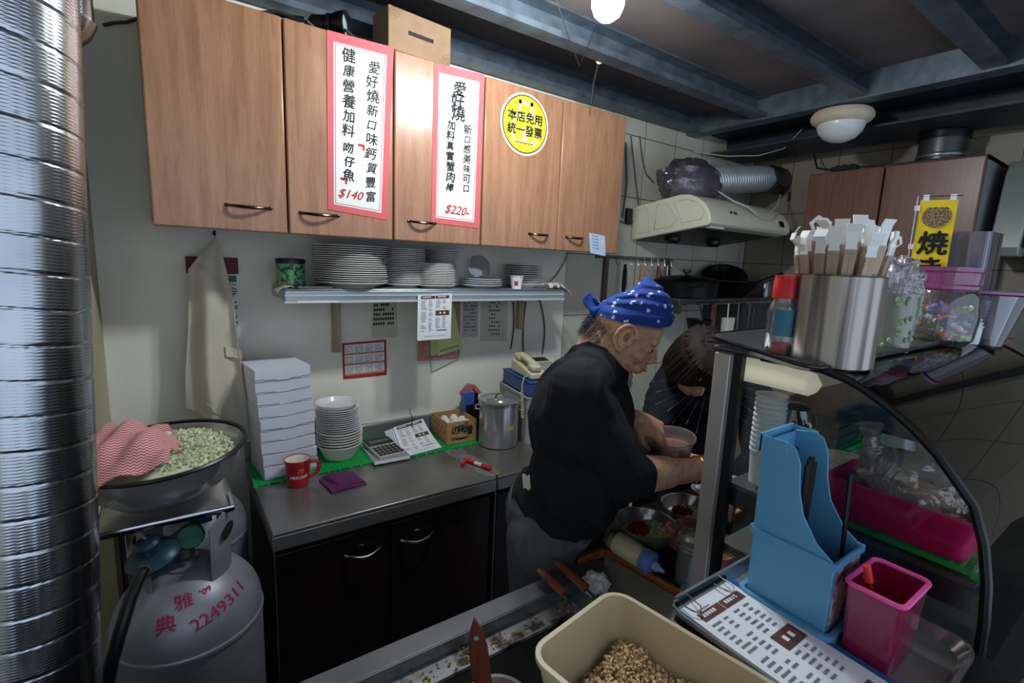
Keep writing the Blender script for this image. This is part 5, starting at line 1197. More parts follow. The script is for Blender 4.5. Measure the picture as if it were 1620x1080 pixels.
# tub of flakes
m_tub = mat('beige_tub', (192,176,142), .42, var=.04, vs=5, sub=0)
c = Vector((.410,.262,1.0755)); rz = radians(9); Mz = Matrix.Rotation(rz,4,'Z')
t = thing('storage_tub', 'beige plastic tub of bonito flakes at bottom edge', 'tub', c, rz)
G().rtub((0,0,0), (.166,.262,.094), .026, .003, 6, .84, lip=.006).build('tub', m_tub, t, world=False, smooth=50)
g = G(); q = random.Random(21)
def fh(x, y): return .030+.022*mnoise.noise(Vector((x*18, y*18, 1)))+.018*max(0, 1-abs(y+.02)/.10)
g.grid(lambda u, v: (-.066+.132*u, -.104+.208*v, fh(-.066+.132*u, -.104+.208*v)-.003), 14, 20, .024)
for k in range(6500):
    x, y = q.uniform(-.066,.066), q.uniform(-.104,.104); s = q.uniform(.0022,.0062); z = fh(x,y)+q.uniform(-.002,.007)
    Mq = Matrix.Translation((x,y,z)) @ Euler((q.gauss(0,.5), q.gauss(0,.5), q.uniform(0,6.3))).to_matrix().to_4x4(); w = s*q.uniform(.35,.8); b = s*.3
    v = [g.bm.verts.new(Mq @ Vector(p)) for p in ((-s/2,-w/2,0),(0,-w/2,b),(s/2,-w/2,-b*.3),(s/2,w/2,0),(0,w/2,b*.8),(-s/2,w/2,-b*.3))]
    g.face((v[0],v[1],v[4],v[5])); g.face((v[1],v[2],v[3],v[4]))
o = g.build('bonito_flakes', mat('bonito_flakes',(232,204,154),.75,vs=90,c2=(180,136,92),thr=(.4,.7)), world=False, smooth=0); o.location = c+Vector((0,0,.0035)); o.rotation_euler = (0,0,rz); tag(o, 'tan bonito flakes heaped inside beige tub', 'food flakes', kind='stuff')
# steel tray, clipboard, chopstick box, pen cup
ZT = 1.1285
t = thing('steel_tray', 'shallow steel tray under blue chopstick box', 'tray', (.68,.24,ZT))
G().rtub((.677,.236,ZT), (.276,.264,.016), .03, .0015, 6, .94, lip=.006).build('tray', m_steel_pol, t, smooth=50)
ZB = ZT+.002
cl = [PZ(1052,977,1.145), PZ(1136,920,1.145)]
t = thing('clipboard', 'blue clipboard with printed menu sheet in steel tray', 'clipboard', (.61,.25,ZB))
kx0, kx1, ky1, ky0 = .545, .660, .362, .112
tl = .016
def cpt(u, v): return Vector((kx0+(kx1-kx0)*u, ky0+(ky1-ky0)*v, ZB+.0035+.010*v))
m_blueboard = mat('blue_board', (36,92,160), .3)
G().grid(lambda u, v: cpt(-.02+1.12*u, v)-Vector((0,0,.0012)), 3, 6, .0025).build('board', m_blueboard, t)
G().grid(lambda u, v: cpt(u, .01+.97*v), 3, 6, .0005).build('menu_sheet', m_paper, t, smooth=0)
menu_print(t, lambda u, v: cpt(u, .01+.90*v), Vector((0,0,1)), 20)
g = G()
for u in (.04, .72):
    a, b = cpt(u, .985), cpt(u+.22, .985); n = Vector((0,0,.004)); g.tube([a+n, a+Vector((0,-.022,.006)), a.lerp(b,.25)+Vector((0,-.032,.004)), b.lerp(a,.4)+Vector((0,-.026,.008)), b+n+Vector((0,.004,0)), a+n+Vector((0,.006,0))], .0011, 6)
g.build('clip_wire', m_chrome, t)
g = G(); a, b = cpt(.0,.975), cpt(1,.975); g.tube([a+Vector((0,0,.003)), b+Vector((0,0,.003))], .003, 8); g.build('clip_bar', m_blackm, t)
# chopstick box
hx0, hx1, hy0, hy1 = .668, .752, .222, .326; zb = ZB+.001
t = thing('chopstick_box', 'sky blue plastic chopstick box standing in steel tray', 'chopstick box', ((hx0+hx1)/2,(hy0+hy1)/2,zb))
G().rtub(((hx0+hx1)/2,(hy0+hy1)/2,zb), (hx1-hx0+.018,hy1-hy0+.022,.014), .014, .006, 5, 1.0, lip=.002).build('foot_flange', m_bluep, t, smooth=50)
def tk_(x, y, z): return (x, y, z)
prof = [(hy0,zb+.004),(hy1,zb+.004),(hy1+.004,zb+.24),(hy1-.028,zb+.246),(hy1-.040,zb+.240),(hy1-.048,zb+.222),(hy1-.052,zb+.185),(hy1-.060,zb+.155),(hy1-.080,zb+.125),(hy0,zb+.108)]
g = G(); w = .003
g.prism(prof, hx0, hx0+w, 'x'); g.prism(prof, hx1-w, hx1, 'x')
g.prism([(hx0+w,zb+.004),(hx1-w,zb+.004),(hx1-w,zb+.24),(hx0+w,zb+.24)], hy1-w, hy1, 'y'); g.prism([(hx0+w,zb+.004),(hx1-w,zb+.004),(hx1-w,zb+.108),(hx0+w,zb+.108)], hy0, hy0+w, 'y')
g.box(hx0+w, hx1-w, hy0+w, hy1-w, zb+.004, zb+.008); g.build('box', m_bluep, t, bevel=.001)
G().box(hx0-.006, hx1+.006, hy1-.034, hy1+.006, zb+.236, zb+.240).build('top_rim', m_bluep, t) if 0 else None
g = G(); g.prism([(hx0-.003,zb+.222),(hx0,zb+.222),(hx0,zb+.246),(hx0-.003,zb+.246)], hy1-.03, hy1+.006, 'y'); g.prism([(hx1,zb+.222),(hx1+.003,zb+.222),(hx1+.003,zb+.246),(hx1,zb+.246)], hy1-.03, hy1+.006, 'y'); g.box(hx0-.003, hx1+.003, hy1+.004, hy1+.008, zb+.222, zb+.248); g.build('top_lip', m_bluep, t)
g = G()
for a, b in (((hx0-.003,hy0-.003),(hx0,hy1+.003)),((hx1,hy0-.003),(hx1+.003,hy1+.003)),((hx0,hy0-.003),(hx1,hy0)),((hx0,hy1+.004),(hx1,hy1+.007))): g.box(a[0], b[0], a[1], b[1], zb+.100, zb+.110)
g.build('middle_rim', m_bluep, t)
G().box(hx0+.008, hx1-.004, hy0-.0012, hy0-.0002, zb+.02, zb+.098).build('floral_sticker', mat('pink_floral',(206,180,190),.5,vs=45,c2=(96,76,90),thr=(.5,.62)), t)
src = None
for k in range(16):
    q = random.Random(k+40); bx_, by_ = hx0+.012+.058*((k*5) % 16)/15, hy1-.012-.016*(k % 3)
    P0 = Vector((bx_, by_, zb+.009)); P1 = Vector((bx_+q.uniform(-.004,.004), by_+q.uniform(.0,.004), zb+.215+q.uniform(-.008,.012)))
    if k == 15: P0 = Vector((hx1-.018, hy0+.012, zb+.009)); P1 = Vector((hx1-.012, hy0+.022, zb+.205))
    lab = 'black chopstick leaning apart at front of blue box' if k == 15 else 'black chopstick in the bundle at back of blue box'
    o = G().tube([P0, P1], [.0022,.0036], 6).build('chopstick', m_black); tag(o, lab, 'chopstick', None if k == 15 else 'black chopsticks in the blue box')
# pink cup with pens
c = Vector((.716,.1785,ZB+.0005))
t = thing('pen_cup', 'translucent pink square cup holding red pens', 'pen cup', c)
m_pinkc = clear('pink_translucent', (222,66,140), .05, .2, .55, (206,44,120))
G().rtub(c, (.092,.060,.094), .007, .002, 4, .88).build('cup', m_pinkc, t, smooth=50)
G().tube([c+Vector((sx*(.092/2-.009)+.009*cos(radians(a0+22.5*k)), sy*(.060/2-.009)+.009*sin(radians(a0+22.5*k)), .0945)) for sx, sy, a0 in ((1,1,0),(-1,1,90),(-1,-1,180),(1,-1,270)) for k in range(5)], .0032, 8, closed=True).build('rim', mat('hot_pink',(236,84,162),.35), t)
for k, (a, b, lab) in enumerate((((-.012,-.008),(-.030,.016),'red pen leaning left in the pink cup'),((-.002,.006),(-.016,.018),'shorter red pen behind in the pink cup'))):
    A, B = c+Vector((*a,.004)), c+Vector((*b,.118-.022*k)); q = thing('ballpoint_pen', lab, 'pen', A)
    G().tube([A, A.lerp(B,.06), A.lerp(B,.55), A.lerp(B,.82)], [.0012,.004,.0042,.0042], 10).build('barrel', bpy.data.materials['red_plastic'] if k else clear('pen_barrel',(230,120,120),.2,.1,.4,(200,60,50)), q)
    G().tube([A.lerp(B,.82), B], [.0046,.0042], 10).build('cap', mat('orange_red',(214,58,40),.4), q)

# ================================================================ glass display case
m_glass = clear('case_glass', (248,251,250), .0, .0)
XP, YR = .83, .49
cv = [(.43,1.4545),(.36,1.4540),(.334,1.453),(.30,1.446),(.275,1.436),(.246,1.42),(.21,1.395),(.18,1.368),(.155,1.338),(.136,1.315),(.12,1.27),(.11,1.22),(.105,1.17),(.103,1.12),(.103,1.0755)]
t = thing('display_case', 'glass display case with curved front and black edge', 'display case', (XP,.3,1.0755))
poly = [(YR,1.0755)]+[(YR,1.4545)]+cv
G().prism(poly, XP, XP+.004, 'x').build('side_glass', m_glass, t, smooth=0)
G().grid(lambda u, v: (XP+.88*u, *cv[min(int(v*14+.5),14)]), 2, 14, .003).build('curved_front_glass', m_glass, t)
g = G(); g.tube([(XP+.001, y, z) for y, z in cv], .0062, 8); g.build('black_edge', m_black, t)
g = G(); g.tube([(XP+.875, y, z) for y, z in cv], .0062, 8); g.build('black_edge', m_black, t)
G().box(XP-.026, XP-.001, YR-.018, YR+.012, .8005, 1.4545).build('rear_post', steel('post_steel',(196,190,184),.4,(60,60,2),.2,.05,.5), t, bevel=.002)
G().box(XP-.014, XP-.001, YR-.034, YR-.018, .8005, 1.4545).build('post_gasket', m_black, t)
G().box(XP+.86, XP+.886, YR-.002, YR+.028, .80, 1.4545).build('rear_post', m_steel, t, bevel=.002)
G().box(XP-.008, XP+.886, .335, YR+.028, 1.4555, 1.4635).build('top_panel', m_steel_dark, t, bevel=.002)
G().box(XP+.005, XP+.88, .12, .47, 1.205, 1.213).build('lower_shelf', steel('shelf_grey',(120,122,126),.4), t)
G().box(XP+.005, XP+.012, .12, .47, 1.170, 1.205).build('shelf_edge', mat('dark_rail',(70,74,80),.4,.6), t)
G().box(XP+.10, XP+.875, .20, .46, 1.352, 1.357).build('upper_glass_shelf', clear('shelf_glass',(240,246,246),.0,.1), t)
G().box(XP+.006, XP+.88, .112, .47, 1.076, 1.092).build('deck', mat('grey_deck',(110,106,104),.45,.3), t)
G().tube([(XP+.022,YR-.01,1.425),(XP+.022,.40,1.425),(XP+.022,.355,1.422),(XP+.022,.345,1.418)], [.022,.022,.020,.010], 14, flat=1.0).build('fill_glow_tube', mat('cream_tube',(224,222,200),.5,var=.05,emit=((255,246,222),.25)), t)  # cream tube with an added weak glow to brighten the case inside
# inside the case
gridmat(XP+.018, XP+.30, .128, .42, 1.2135, 'green plastic mat under pink basket in glass case', 26, 26)
G().box(1.00, 1.245, .365, .47, 1.250, 1.258).build('rear_shelf', mat('rear_shelf_grey',(120,122,124),.4), t)
t = thing('pink_basket', 'magenta plastic basket inside glass case', 'basket', (.915,.222,1.222))
G().rtub((.915,.222,1.2225), (.135,.190,.062), .022, .0025, 5, .88, lip=.003).build('basket', mat('magenta_plastic',(206,18,98),.4), t, smooth=50)
m_bagc = clear('clear_bag', (246,244,244), .16, .14, .30, (246,236,236), 1.0, 22)
t = thing('food_bag', 'knotted clear plastic bag of pinkish meat in magenta basket', 'bag of food', (.915,.22,1.23))
G().grid(bagf((.917,.224,1.285), (.054,.070,.052), 5.7, .18), 36, 24).build('bag', m_bagc, t)
G().tube([(.912,.262,1.305),(.905,.278,1.335),(.902,.280,1.352),(.900,.282,1.368)], [.036,.014,.011,.020], 12).build('knot', m_bagc, t)
G().grid(bagf((.915,.222,1.264), (.046,.064,.030), 2.2, .22), 26, 16).build('contents', mat('pale_pink_meat',(214,176,168),.6,vs=30,c2=(170,120,108)), t)
def ptub(name, label, cat, c, rb, rt, h, m, extra=None):
    t = thing(name, label, cat, c); G().lathe([(0,0),(rb,0),(rt,h),(rt+.002,h+.001),(rt-.001,h),(rb-.001,.002),(0,.002)], c, 30, cap=False).build('cup', m, t); return t
c = (.888,.432,1.2135); m_kraft2 = mat('kraft_cup',(206,180,134),.6)
n = 12; src = None
for i in range(n):
    lab = 'white paper cup, '+nth(i,n)+' in tall stack beside steel post'
    if i == 0: src = G().lathe([(0,.002),(.022,0),(.0255,.060),(.0275,.061),(.0275,.064),(.0245,.062),(.021,.004),(0,.004)], n=26, cap=False).build('paper_cup', m_paper, world=False); src.location = c; tag(src, lab, 'paper cup', 'tower of paper cups in the case')
    else: dup(src, (c[0], c[1], c[2]+i*.0095), i, lab)
p = Vector((.945,.415,0)); t = ptub('dessert_cup', 'kraft paper cup with dark dome lid inside case', 'cup', (p.x,p.y,1.2135), .027, .036, .112, m_kraft2)
G().lathe([(.038,.112),(.0385,.118),(.035,.130),(.030,.142),(.018,.148),(0,.149)], (p.x,p.y,1.2135), 30).build('dome_lid', clear('smoke_lid',(70,70,76),.2,.08,.35,(50,50,56)), t)
p = PX(1340,680,1.06)
gridmat(1.01, 1.24, .367, .465, 1.2585, 'green plastic mat behind the basket in glass case', 18, 9)
for k in range(3): tag(G().rtub((1.10,.418,1.268+.0195*k), (.13,.085,.019), .01, .002, 4, .95).build('dark_tray', mat('dark_green_tray',(26,58,50),.4), smooth=50), 'dark green tray, '+nth(k,3)+' of three in case', 'tray', 'dark green trays in the case')
p = PX(1325,708,.93); c = (p.x+.02, p.y, 1.2135)
t = thing('rice_bowl', 'white bowl of pale food between basket and trays', 'bowl', (.985,.335,1.2225)); c = (.985,.335,1.2225)
G().lathe([(0,0),(.024,0),(.040,.052),(.042,.053),(.038,.052),(.024,.003),(0,.003)], c, 30, cap=False).build('bowl', m_white, t)
tag(G().grid(bagf((c[0],c[1],c[2]+.047),(.034,.034,.012),1.5,.2), 20, 12).build('rice', mat('pale_rice',(224,222,208),.8,bump=.8,bs=200)), 'pale rice heaped in the white bowl', 'rice', kind='stuff')
c = PZ(1487,722,1.2135)
t = thing('noodle_bowl', 'wide kraft paper bowl with clear lid in case', 'bowl', c)
G().lathe([(0,0),(.050,0),(.066,.058),(.069,.059),(.069,.062),(.064,.059),(.048,.003),(0,.003)], c, 36, cap=False).build('bowl', mat('kraft_bowl',(214,190,150),.6,var=.05), t)
G().lathe([(.070,.063),(.072,.066),(.05,.072),(0,.074)], c, 36).build('lid', m_clr, t)
t = thing('towel', 'folded grey-white towel lying in glass case', 'towel', (1.33,.40,1.2135))
G().grid(lambda u, v: (1.262+.14*u, .325+.14*v, 1.2165+.120*(max(0,sin(pi*u))**.22)*(max(0,sin(pi*v))**.22)+.003*sin(u*15+v*9)), 20, 16, .003).build('cloth', mat('terry_towel',(206,208,204),.95,bump=1.0,bs=260,vs=4,c2=(160,178,200)), t)
c = PZ(1500,616,1.3575)
t = thing('food_plate', 'oval white plate of salad on upper glass shelf', 'plate', c)
G().lathe([(0,0),(.045,0),(.075,.012),(.078,.013),(.072,.012),(.045,.003),(0,.003)], c, 40, sy=.7, cap=False).build('plate', m_white, t)
g = G(); q = random.Random(3)
for k in range(260): a_, rr = q.uniform(0,6.3), .055*sqrt(q.random()); g.cbox((c[0]+rr*cos(a_), c[1]+.65*rr*sin(a_), c[2]+.010+.022*(1-rr/.055)+q.uniform(-.003,.004)), (.012,.007,.003), (q.random()*2,q.random()*2,q.random()*6))
g.lathe([(0,.004),(.05,.006),(.04,.018),(0,.03)], c, 18, sy=.65); tag(g.build('plate_salad', mat('mixed_salad',(120,140,70),.6,vs=45,c2=(120,56,40),thr=(.45,.6)), smooth=0), 'mixed green salad on the oval plate', 'salad', kind='stuff')
tag(G().rtub((1.50,.30,1.3575), (.22,.15,.022), .015, .002, 4, .95, lip=.003).build('blue_tray', mat('blue_tray_plastic',(30,110,190),.4), smooth=50), 'blue plastic tray on the upper glass shelf', 'tray')

# ================================================================ tray on top of the case and what stands on it
TR, TF = PX(1118,533,.80), PX(1288,588,.80)
tx0, tx1, ty1, ty0 = .80, 1.68, TR.y, TF.y; TQ = PX(1544,533,1.66)
def tz(x, y): return TF.z-.008+(y-ty0)*(TR.z-TF.z)/(ty1-ty0)+(x-tx0)*(TQ.z-TF.z)/(TQ.x-tx0)
t = thing('top_tray', 'dark-edged steel tray lying on top of glass case', 'tray', (tx0,ty0,1.465))
m_traysteel = steel('tray_steel', (176,176,178), .3, (6,6,6), .3, 0)
def tpt(x, y, z=0): return Vector((x, y, tz(x, y)+z))
def rr(ins, z, n=6, r=.03):
    o = []
    for cx, cy, a0 in ((1,1,0),(0,1,90),(0,0,180),(1,0,270)):
        X = (tx1-ins-r) if cx else (tx0+ins+r); Y = (ty1-ins-r) if cy else (ty0+ins+r)
        for k in range(n+1): a = radians(a0+90*k/n); o.append(tpt(X+r*cos(a), Y+r*sin(a), z))
    return o
g = G(); rings = [[g.bm.verts.new(p) for p in rr(i_, z_)] for i_, z_ in ((.016,-.0015),(.004,.010),(.0,.012),(.0,.014),(.006,.013),(.018,.0005))]; n = len(rings[0])
g.face(rings[0][::-1]); g.face(rings[-1])
for a, b in zip(rings, rings[1:]):
    for i in range(n): g.face((a[i], a[(i+1) % n], b[(i+1) % n], b[i]))
g.build('tray', m_traysteel, t, smooth=60)
g = G(); g.tube(rr(-.001, .012), .0035, 8, closed=True); g.build('rolled_rim', steel('rim_dark',(60,60,64),.25), t)
def on(x, y): return Vector((x, y, tz(x, y)+.002))
def onp(px, x): return on(x, PX(px, 540, x).y)
# steel cup with wrapped chopsticks
c = on(.905,.372-.012); rC = .066; hC = .148
t = thing('steel_canister', 'tall steel canister of wrapped chopsticks on top tray', 'canister', c)
G().lathe([(0,.0),(rC-.003,.0),(rC,.003),(rC,hC-.002),(rC+.0015,hC),(rC-.002,hC),(rC-.003,.006),(0,.005)], c, 56, cap=False).build('body', mat('canister_streaked_reflections',(176,168,162),.27,.8,vs=5,c2=(96,88,84),thr=(.42,.58),stretch=(9,9,.22),detail=3), t)  # vertical streaks in the steel colour stand in for reflections
m_bam = wood('bamboo', (222,184,132), (196,154,104), 'z', .5); m_wrap = mat('thin_paper_wrap', (238,238,236), .7, var=.04, sub=0)
m_wrapc = clear('translucent_wrap', (252,252,250), .04, .3, .22, (244,244,242), .4, 60)
q = random.Random(14); src = []
NCH = 30
for k in range(NCH):
    ring = 0 if k < 18 else 1; a = 2*pi*k/(18 if ring == 0 else 12)+.2+q.uniform(-.06,.06); r0 = (.030,.016)[ring]; r1 = (.070,.040)[ring]+q.uniform(-.005,.005)
    A = Vector((r0*cos(a), r0*sin(a), .008)); B = Vector((r1*cos(a), r1*sin(a), .212+q.uniform(-.012,.012)+.012*ring))
    tt = thing('wrapped_chopsticks', 'paper-wrapped disposable chopsticks in the tall steel canister', 'chopsticks', c, group='wrapped chopsticks in the canister')
    d_ = (B-A).normalized(); s_ = d_.cross(Vector((cos(a), sin(a), 0))).normalized(); o_ = s_.cross(d_)
    def flat(g, P, w, th):
        vs = []
        for p, w_ in zip(P, w): vs.append([g.bm.verts.new(p+s_*w_*i+o_*th*j) for i, j in ((-1,-1),(1,-1),(1,1),(-1,1))])
        for x_, y_ in zip(vs, vs[1:]):
            for i in range(4): g.face((x_[i], x_[(i+1) % 4], y_[(i+1) % 4], y_[i]))
        g.face(vs[0][::-1]); g.face(vs[-1]); return g
    m_ = A.lerp(B, .90)
    for sgn in (-1, 1): flat(G(), [A+s_*.0022*sgn, A.lerp(B,.86)+s_*.0040*sgn], [.0018,.0036], .0026).build('stick', m_bam, tt, world=False, smooth=0)
    flat(G(), [A.lerp(B,.865), A.lerp(B,.90), A.lerp(B,.95)+o_*q.uniform(-.003,.003), B+o_*q.uniform(-.006,.006), B+d_*.010+o_*q.uniform(-.009,.009)], [.0080,.0066,.0078,.0096,.0102], .0012).build('wrapper_top', m_wrap, tt, world=False, smooth=0)
    flat(G(), [A, A.lerp(B,.87)], [.0060,.0079], .0030).build('wrapper', m_wrapc, tt, world=False, smooth=0)
# red-capped bottle behind the canister
c = on(.862,.418)
t = thing('toothpick_bottle', 'clear bottle with red cap left of the canister', 'bottle', c)
G().lathe([(0,.0),(.024,.0),(.026,.004),(.026,.075),(.022,.088),(.019,.094),(.019,.10),(0,.10)], c, 30).build('bottle', clear('bottle_plastic',(236,240,242),.10,.05,.12), t)
G().lathe([(.0215,.098),(.0215,.124),(.0205,.126),(.0205,.136),(0,.137)], c, 30).build('cap', mat('scarlet_cap',(214,40,40),.35), t)
G().grid(lambda u, v: (c.x+.0265*cos(radians(175+75*u)), c.y+.0265*sin(radians(175+75*u)), c.z+.035+.045*v), 8, 1, .0004).build('teal_label', mat('teal_label',(52,112,136),.5), t)
G().box(c.x-.016, c.x+.012, c.y-.016, c.y+.012, c.z+.004, c.z+.022).build('orange_contents', mat('orange_plastic',(240,84,52),.5), t, bevel=.004)
# cup of straws with wrapped tissue, candy jar
c = onp(1408,1.19)
t = thing('tissue_cup', 'pale flowered cup with wrapped items right of canister', 'cup', c)
G().lathe([(0,0),(.032,0),(.038,.112),(.0395,.115),(.037,.115),(.031,.003),(0,.003)], c, 30, cap=False).build('cup', clear('flowered_cup',(232,240,232),.05,.2,.55,(218,222,208)), t)
g = G(); q = random.Random(2)
for k in range(26): a_ = q.uniform(pi*.75,pi*1.75); zz = q.uniform(.01,.105); r_ = .0322+.006*zz/.112+.0006; g.ell((c.x+r_*cos(a_), c.y+r_*sin(a_), c.z+zz), (.004,.004,.0055), n=8, m=5)
g.build('leaf_print', mat('leaf_print',(150,178,140),.6), t)
t = thing('wrapped_straws', 'cellophane bundle of straws in the flowered cup', 'straws', c+Vector((0,0,.01)))
G().grid(bagf((c.x,c.y,c.z+.135),(.038,.038,.050),7.7,.3), 26, 18).build('cellophane', clear('cellophane',(244,244,248),.2,.1,.35,(230,230,236),1.0,40), t)
for k in range(4):
    a = k*1.6; G().tube([c+Vector((.008*cos(a),.008*sin(a),.012)), c+Vector((.016*cos(a),.016*sin(a),.165+.02*(k == 1)))], .003, 8).build('straw', m_paper, t)
c = onp(1481,1.44)
t = thing('candy_jar', 'clear jar with purple rim full of wrapped candies', 'jar', c)
G().lathe([(0,0),(.050,0),(.062,.014),(.067,.06),(.064,.105),(.055,.122)], c, 40, cap=False).build('jar', clear('jar_plastic',(244,238,242),.09,.04,.06), t)
G().lathe([(.055,.121),(.060,.125),(.060,.132),(.057,.135),(.059,.160),(.062,.163),(.062,.172),(.055,.172),(.052,.125)], c, 40, cap=False).build('neck_rim', clear('purple_rim',(214,120,190),.10,.1,.6,(206,104,176)), t)
cols = [((96,170,214),'blue'),((236,150,60),'orange'),((150,190,70),'green'),((160,150,220),'lilac'),((230,226,222),'white'),((150,90,50),'brown')]
cm = [mat('wrapper_'+nm, cc, .4, var=.1) for cc, nm in cols]; q = random.Random(6)
pts = []
for k in range(4000):
    a_, rr_, zz = q.uniform(0,6.3), .046*sqrt(q.random()), q.uniform(.016,.085)
    p = Vector((rr_*cos(a_), rr_*sin(a_), zz))
    if all((p-o_).length > .026 for o_ in pts): pts.append(p)
    if len(pts) > 46: break
srcs = []
for k, p in enumerate(pts):
    ci = k % 6
    if k < 6:
        o = G().ell((0,0,0), (.0085,.0055,.0055), n=10, m=6).lathe([(.0015,.007),(.006,.0125),(0,.011)], (0,0,0), 8, Matrix.Rotation(pi/2,4,'Y')).lathe([(.0015,-.007),(.006,-.0125),(0,-.011)], (0,0,0), 8, Matrix.Rotation(pi/2,4,'Y')).build('candy', cm[ci], world=False); o.scale = (1.15,)*3; srcs.append(o); o.location = c+p; tag(o, cols[ci][1]+' wrapped candy among those in the purple-rimmed jar', 'candy', cols[ci][1]+' candies in the jar')
    else: o = dup(srcs[ci], c+p)
    o.rotation_euler = (q.random()*.6, q.random()*.6, q.random()*6)
# white cup stack, lilac lid, clear acrylic box, yellow flag
c = onp(1534,1.56); src = None
for i in range(8):
    lab = 'small white plastic cup, '+nth(i,8)+' in leaning stack right of jar'
    if i == 0: src = G().lathe([(0,0),(.016,0),(.020,.040),(.022,.041),(.022,.044),(.0185,.041),(.015,.003),(0,.003)], n=24, cap=False).build('plastic_cup', m_paper, world=False); src.location = c; tag(src, lab, 'plastic cup', 'white plastic cups beside the candy jar')
    else: dup(src, c+Vector((.0012*i,0,.0085*i)), 0, lab)
b = onp(1508,1.60); t = thing('acrylic_box', 'tall clear acrylic box behind the candy jar', 'box', b)
m_acr = clear('acrylic', (216,216,228), .08, .05, .22, (170,170,190))
G().rtub(b, (.12,.09,.255), .014, .003, 4, 1.0).build('box', m_acr, t, smooth=50)
G().lathe([(.002,.0),(.072,.0),(.075,.004),(.002,.006)], onp(1556,1.60)+Vector((0,0,.122)), 36).build('lilac_lid', mat('lilac_plastic',(206,150,222),.4)); tag(bpy.data.objects['lilac_lid'], 'lilac round lid resting on clear bowl at right', 'lid')
cb = onp(1556,1.60); tag(G().lathe([(0,.0),(.034,.0),(.066,.118),(.070,.120),(.064,.118),(.033,.003),(0,.003)], cb, 36, cap=False).build('clear_bowl', clear('clear_bowl_plastic',(240,240,246),.1,.05,.08)), 'clear tapered bowl under the lilac lid', 'bowl')
fl = onp(1447,1.45)
t = thing('table_flag', 'small yellow vertical flag with dish photo and black lettering', 'flag', fl)
fz = PX(1445,313,1.45).z-fl.z; F = lambda x, z, y=0: Vector((fl.x+x, fl.y+y, fl.z+z)); fw = .066
G().tube([F(-fw/2-.006,0), F(-fw/2-.006,fz+.002)], .0014, 8).build('pole', m_chrome, t); G().tube([F(-fw/2-.008,fz), F(fw/2+.006,fz)], .0012, 8).build('cross_bar', m_chrome, t)
G().lathe([(0,0),(.024,0),(.022,.006),(0,.007)], F(-fw/2-.006,0), 24).build('foot', m_black, t)
fv = lambda u, v: F(-fw/2+fw*u, fz-.008-.19*v, .0025*sin(v*5))
G().grid(fv, 4, 12, .0006).build('yellow_cloth', mat('flag_yellow',(246,214,30),.6,var=.02), t)
for u in (.14, .86): G().cbox(F(-fw/2+fw*u, fz-.003), (.011,.002,.014)).build('hanging_tab', m_paper, t)
for v in (.06, .52): G().cbox(F(-fw/2-.004, fz-.008-.19*v-.006), (.010,.002,.012)).build('side_tab', m_paper, t)
cc = fv(.5,.19)+Vector((0,-.0012,0)); G().lathe([(0,0),(.026,0),(.026,.0004),(0,.0004)], cc, 30, Matrix.Rotation(pi/2,4,'X')).build('dish_photo', mat('dish_photo',(176,140,104),.5,vs=260,c2=(60,66,50),thr=(.4,.6)), t)
g = G(); g.text('お好', .017, frame(fv(.5,.40)+Vector((0,-.0016,0)), (1,0,0), (0,0,1)), .0002, .0006) if 0 else None
g.text('焼', .056, frame(fv(.52,.53)+Vector((0,-.0022,0)), (1,0,0), (0,0,1)), .0003, .0016); g.text('き', .056, frame(fv(.52,.83)+Vector((0,-.0030,0)), (1,0,0), (0,0,1)), .0003, .0016); g.build('lettering', m_ink, t, smooth=0)
t.rotation_euler = (0,0,radians(-70))
# ================================================================ people
m_skin = mat('weathered_skin', (226,178,148), .5, vs=60, c2=(188,130,102), thr=(.5,.8), bump=.12, bs=220, sub=.08, detail=3)
m_skin2 = mat('fair_skin', (222,174,146), .5, vs=30, var=.06, sub=.08)
m_navy = mat('navy_cotton', (17,20,29), .9, vs=6, var=.25, bump=.3, bs=30)
m_trous = mat('grey_trousers', (84,88,92), .95, vs=5, var=.12, bump=.35, bs=160)
m_navy2 = mat('navy_knit', (15,17,30), .9, vs=6, var=.2, bump=.3, bs=120)
def basis(f, pitch, o, roll=0):
    f = Vector((f[0], f[1], 0)).normalized(); l = Vector((-f.y, f.x, 0)); u = Vector((0,0,1))
    R = Matrix(((f.x,l.x,u.x),(f.y,l.y,u.y),(f.z,l.z,u.z))).to_4x4()
    return Matrix.Translation(o) @ R @ Matrix.Rotation(pitch, 4, 'Y') @ Matrix.Rotation(roll, 4, 'X')
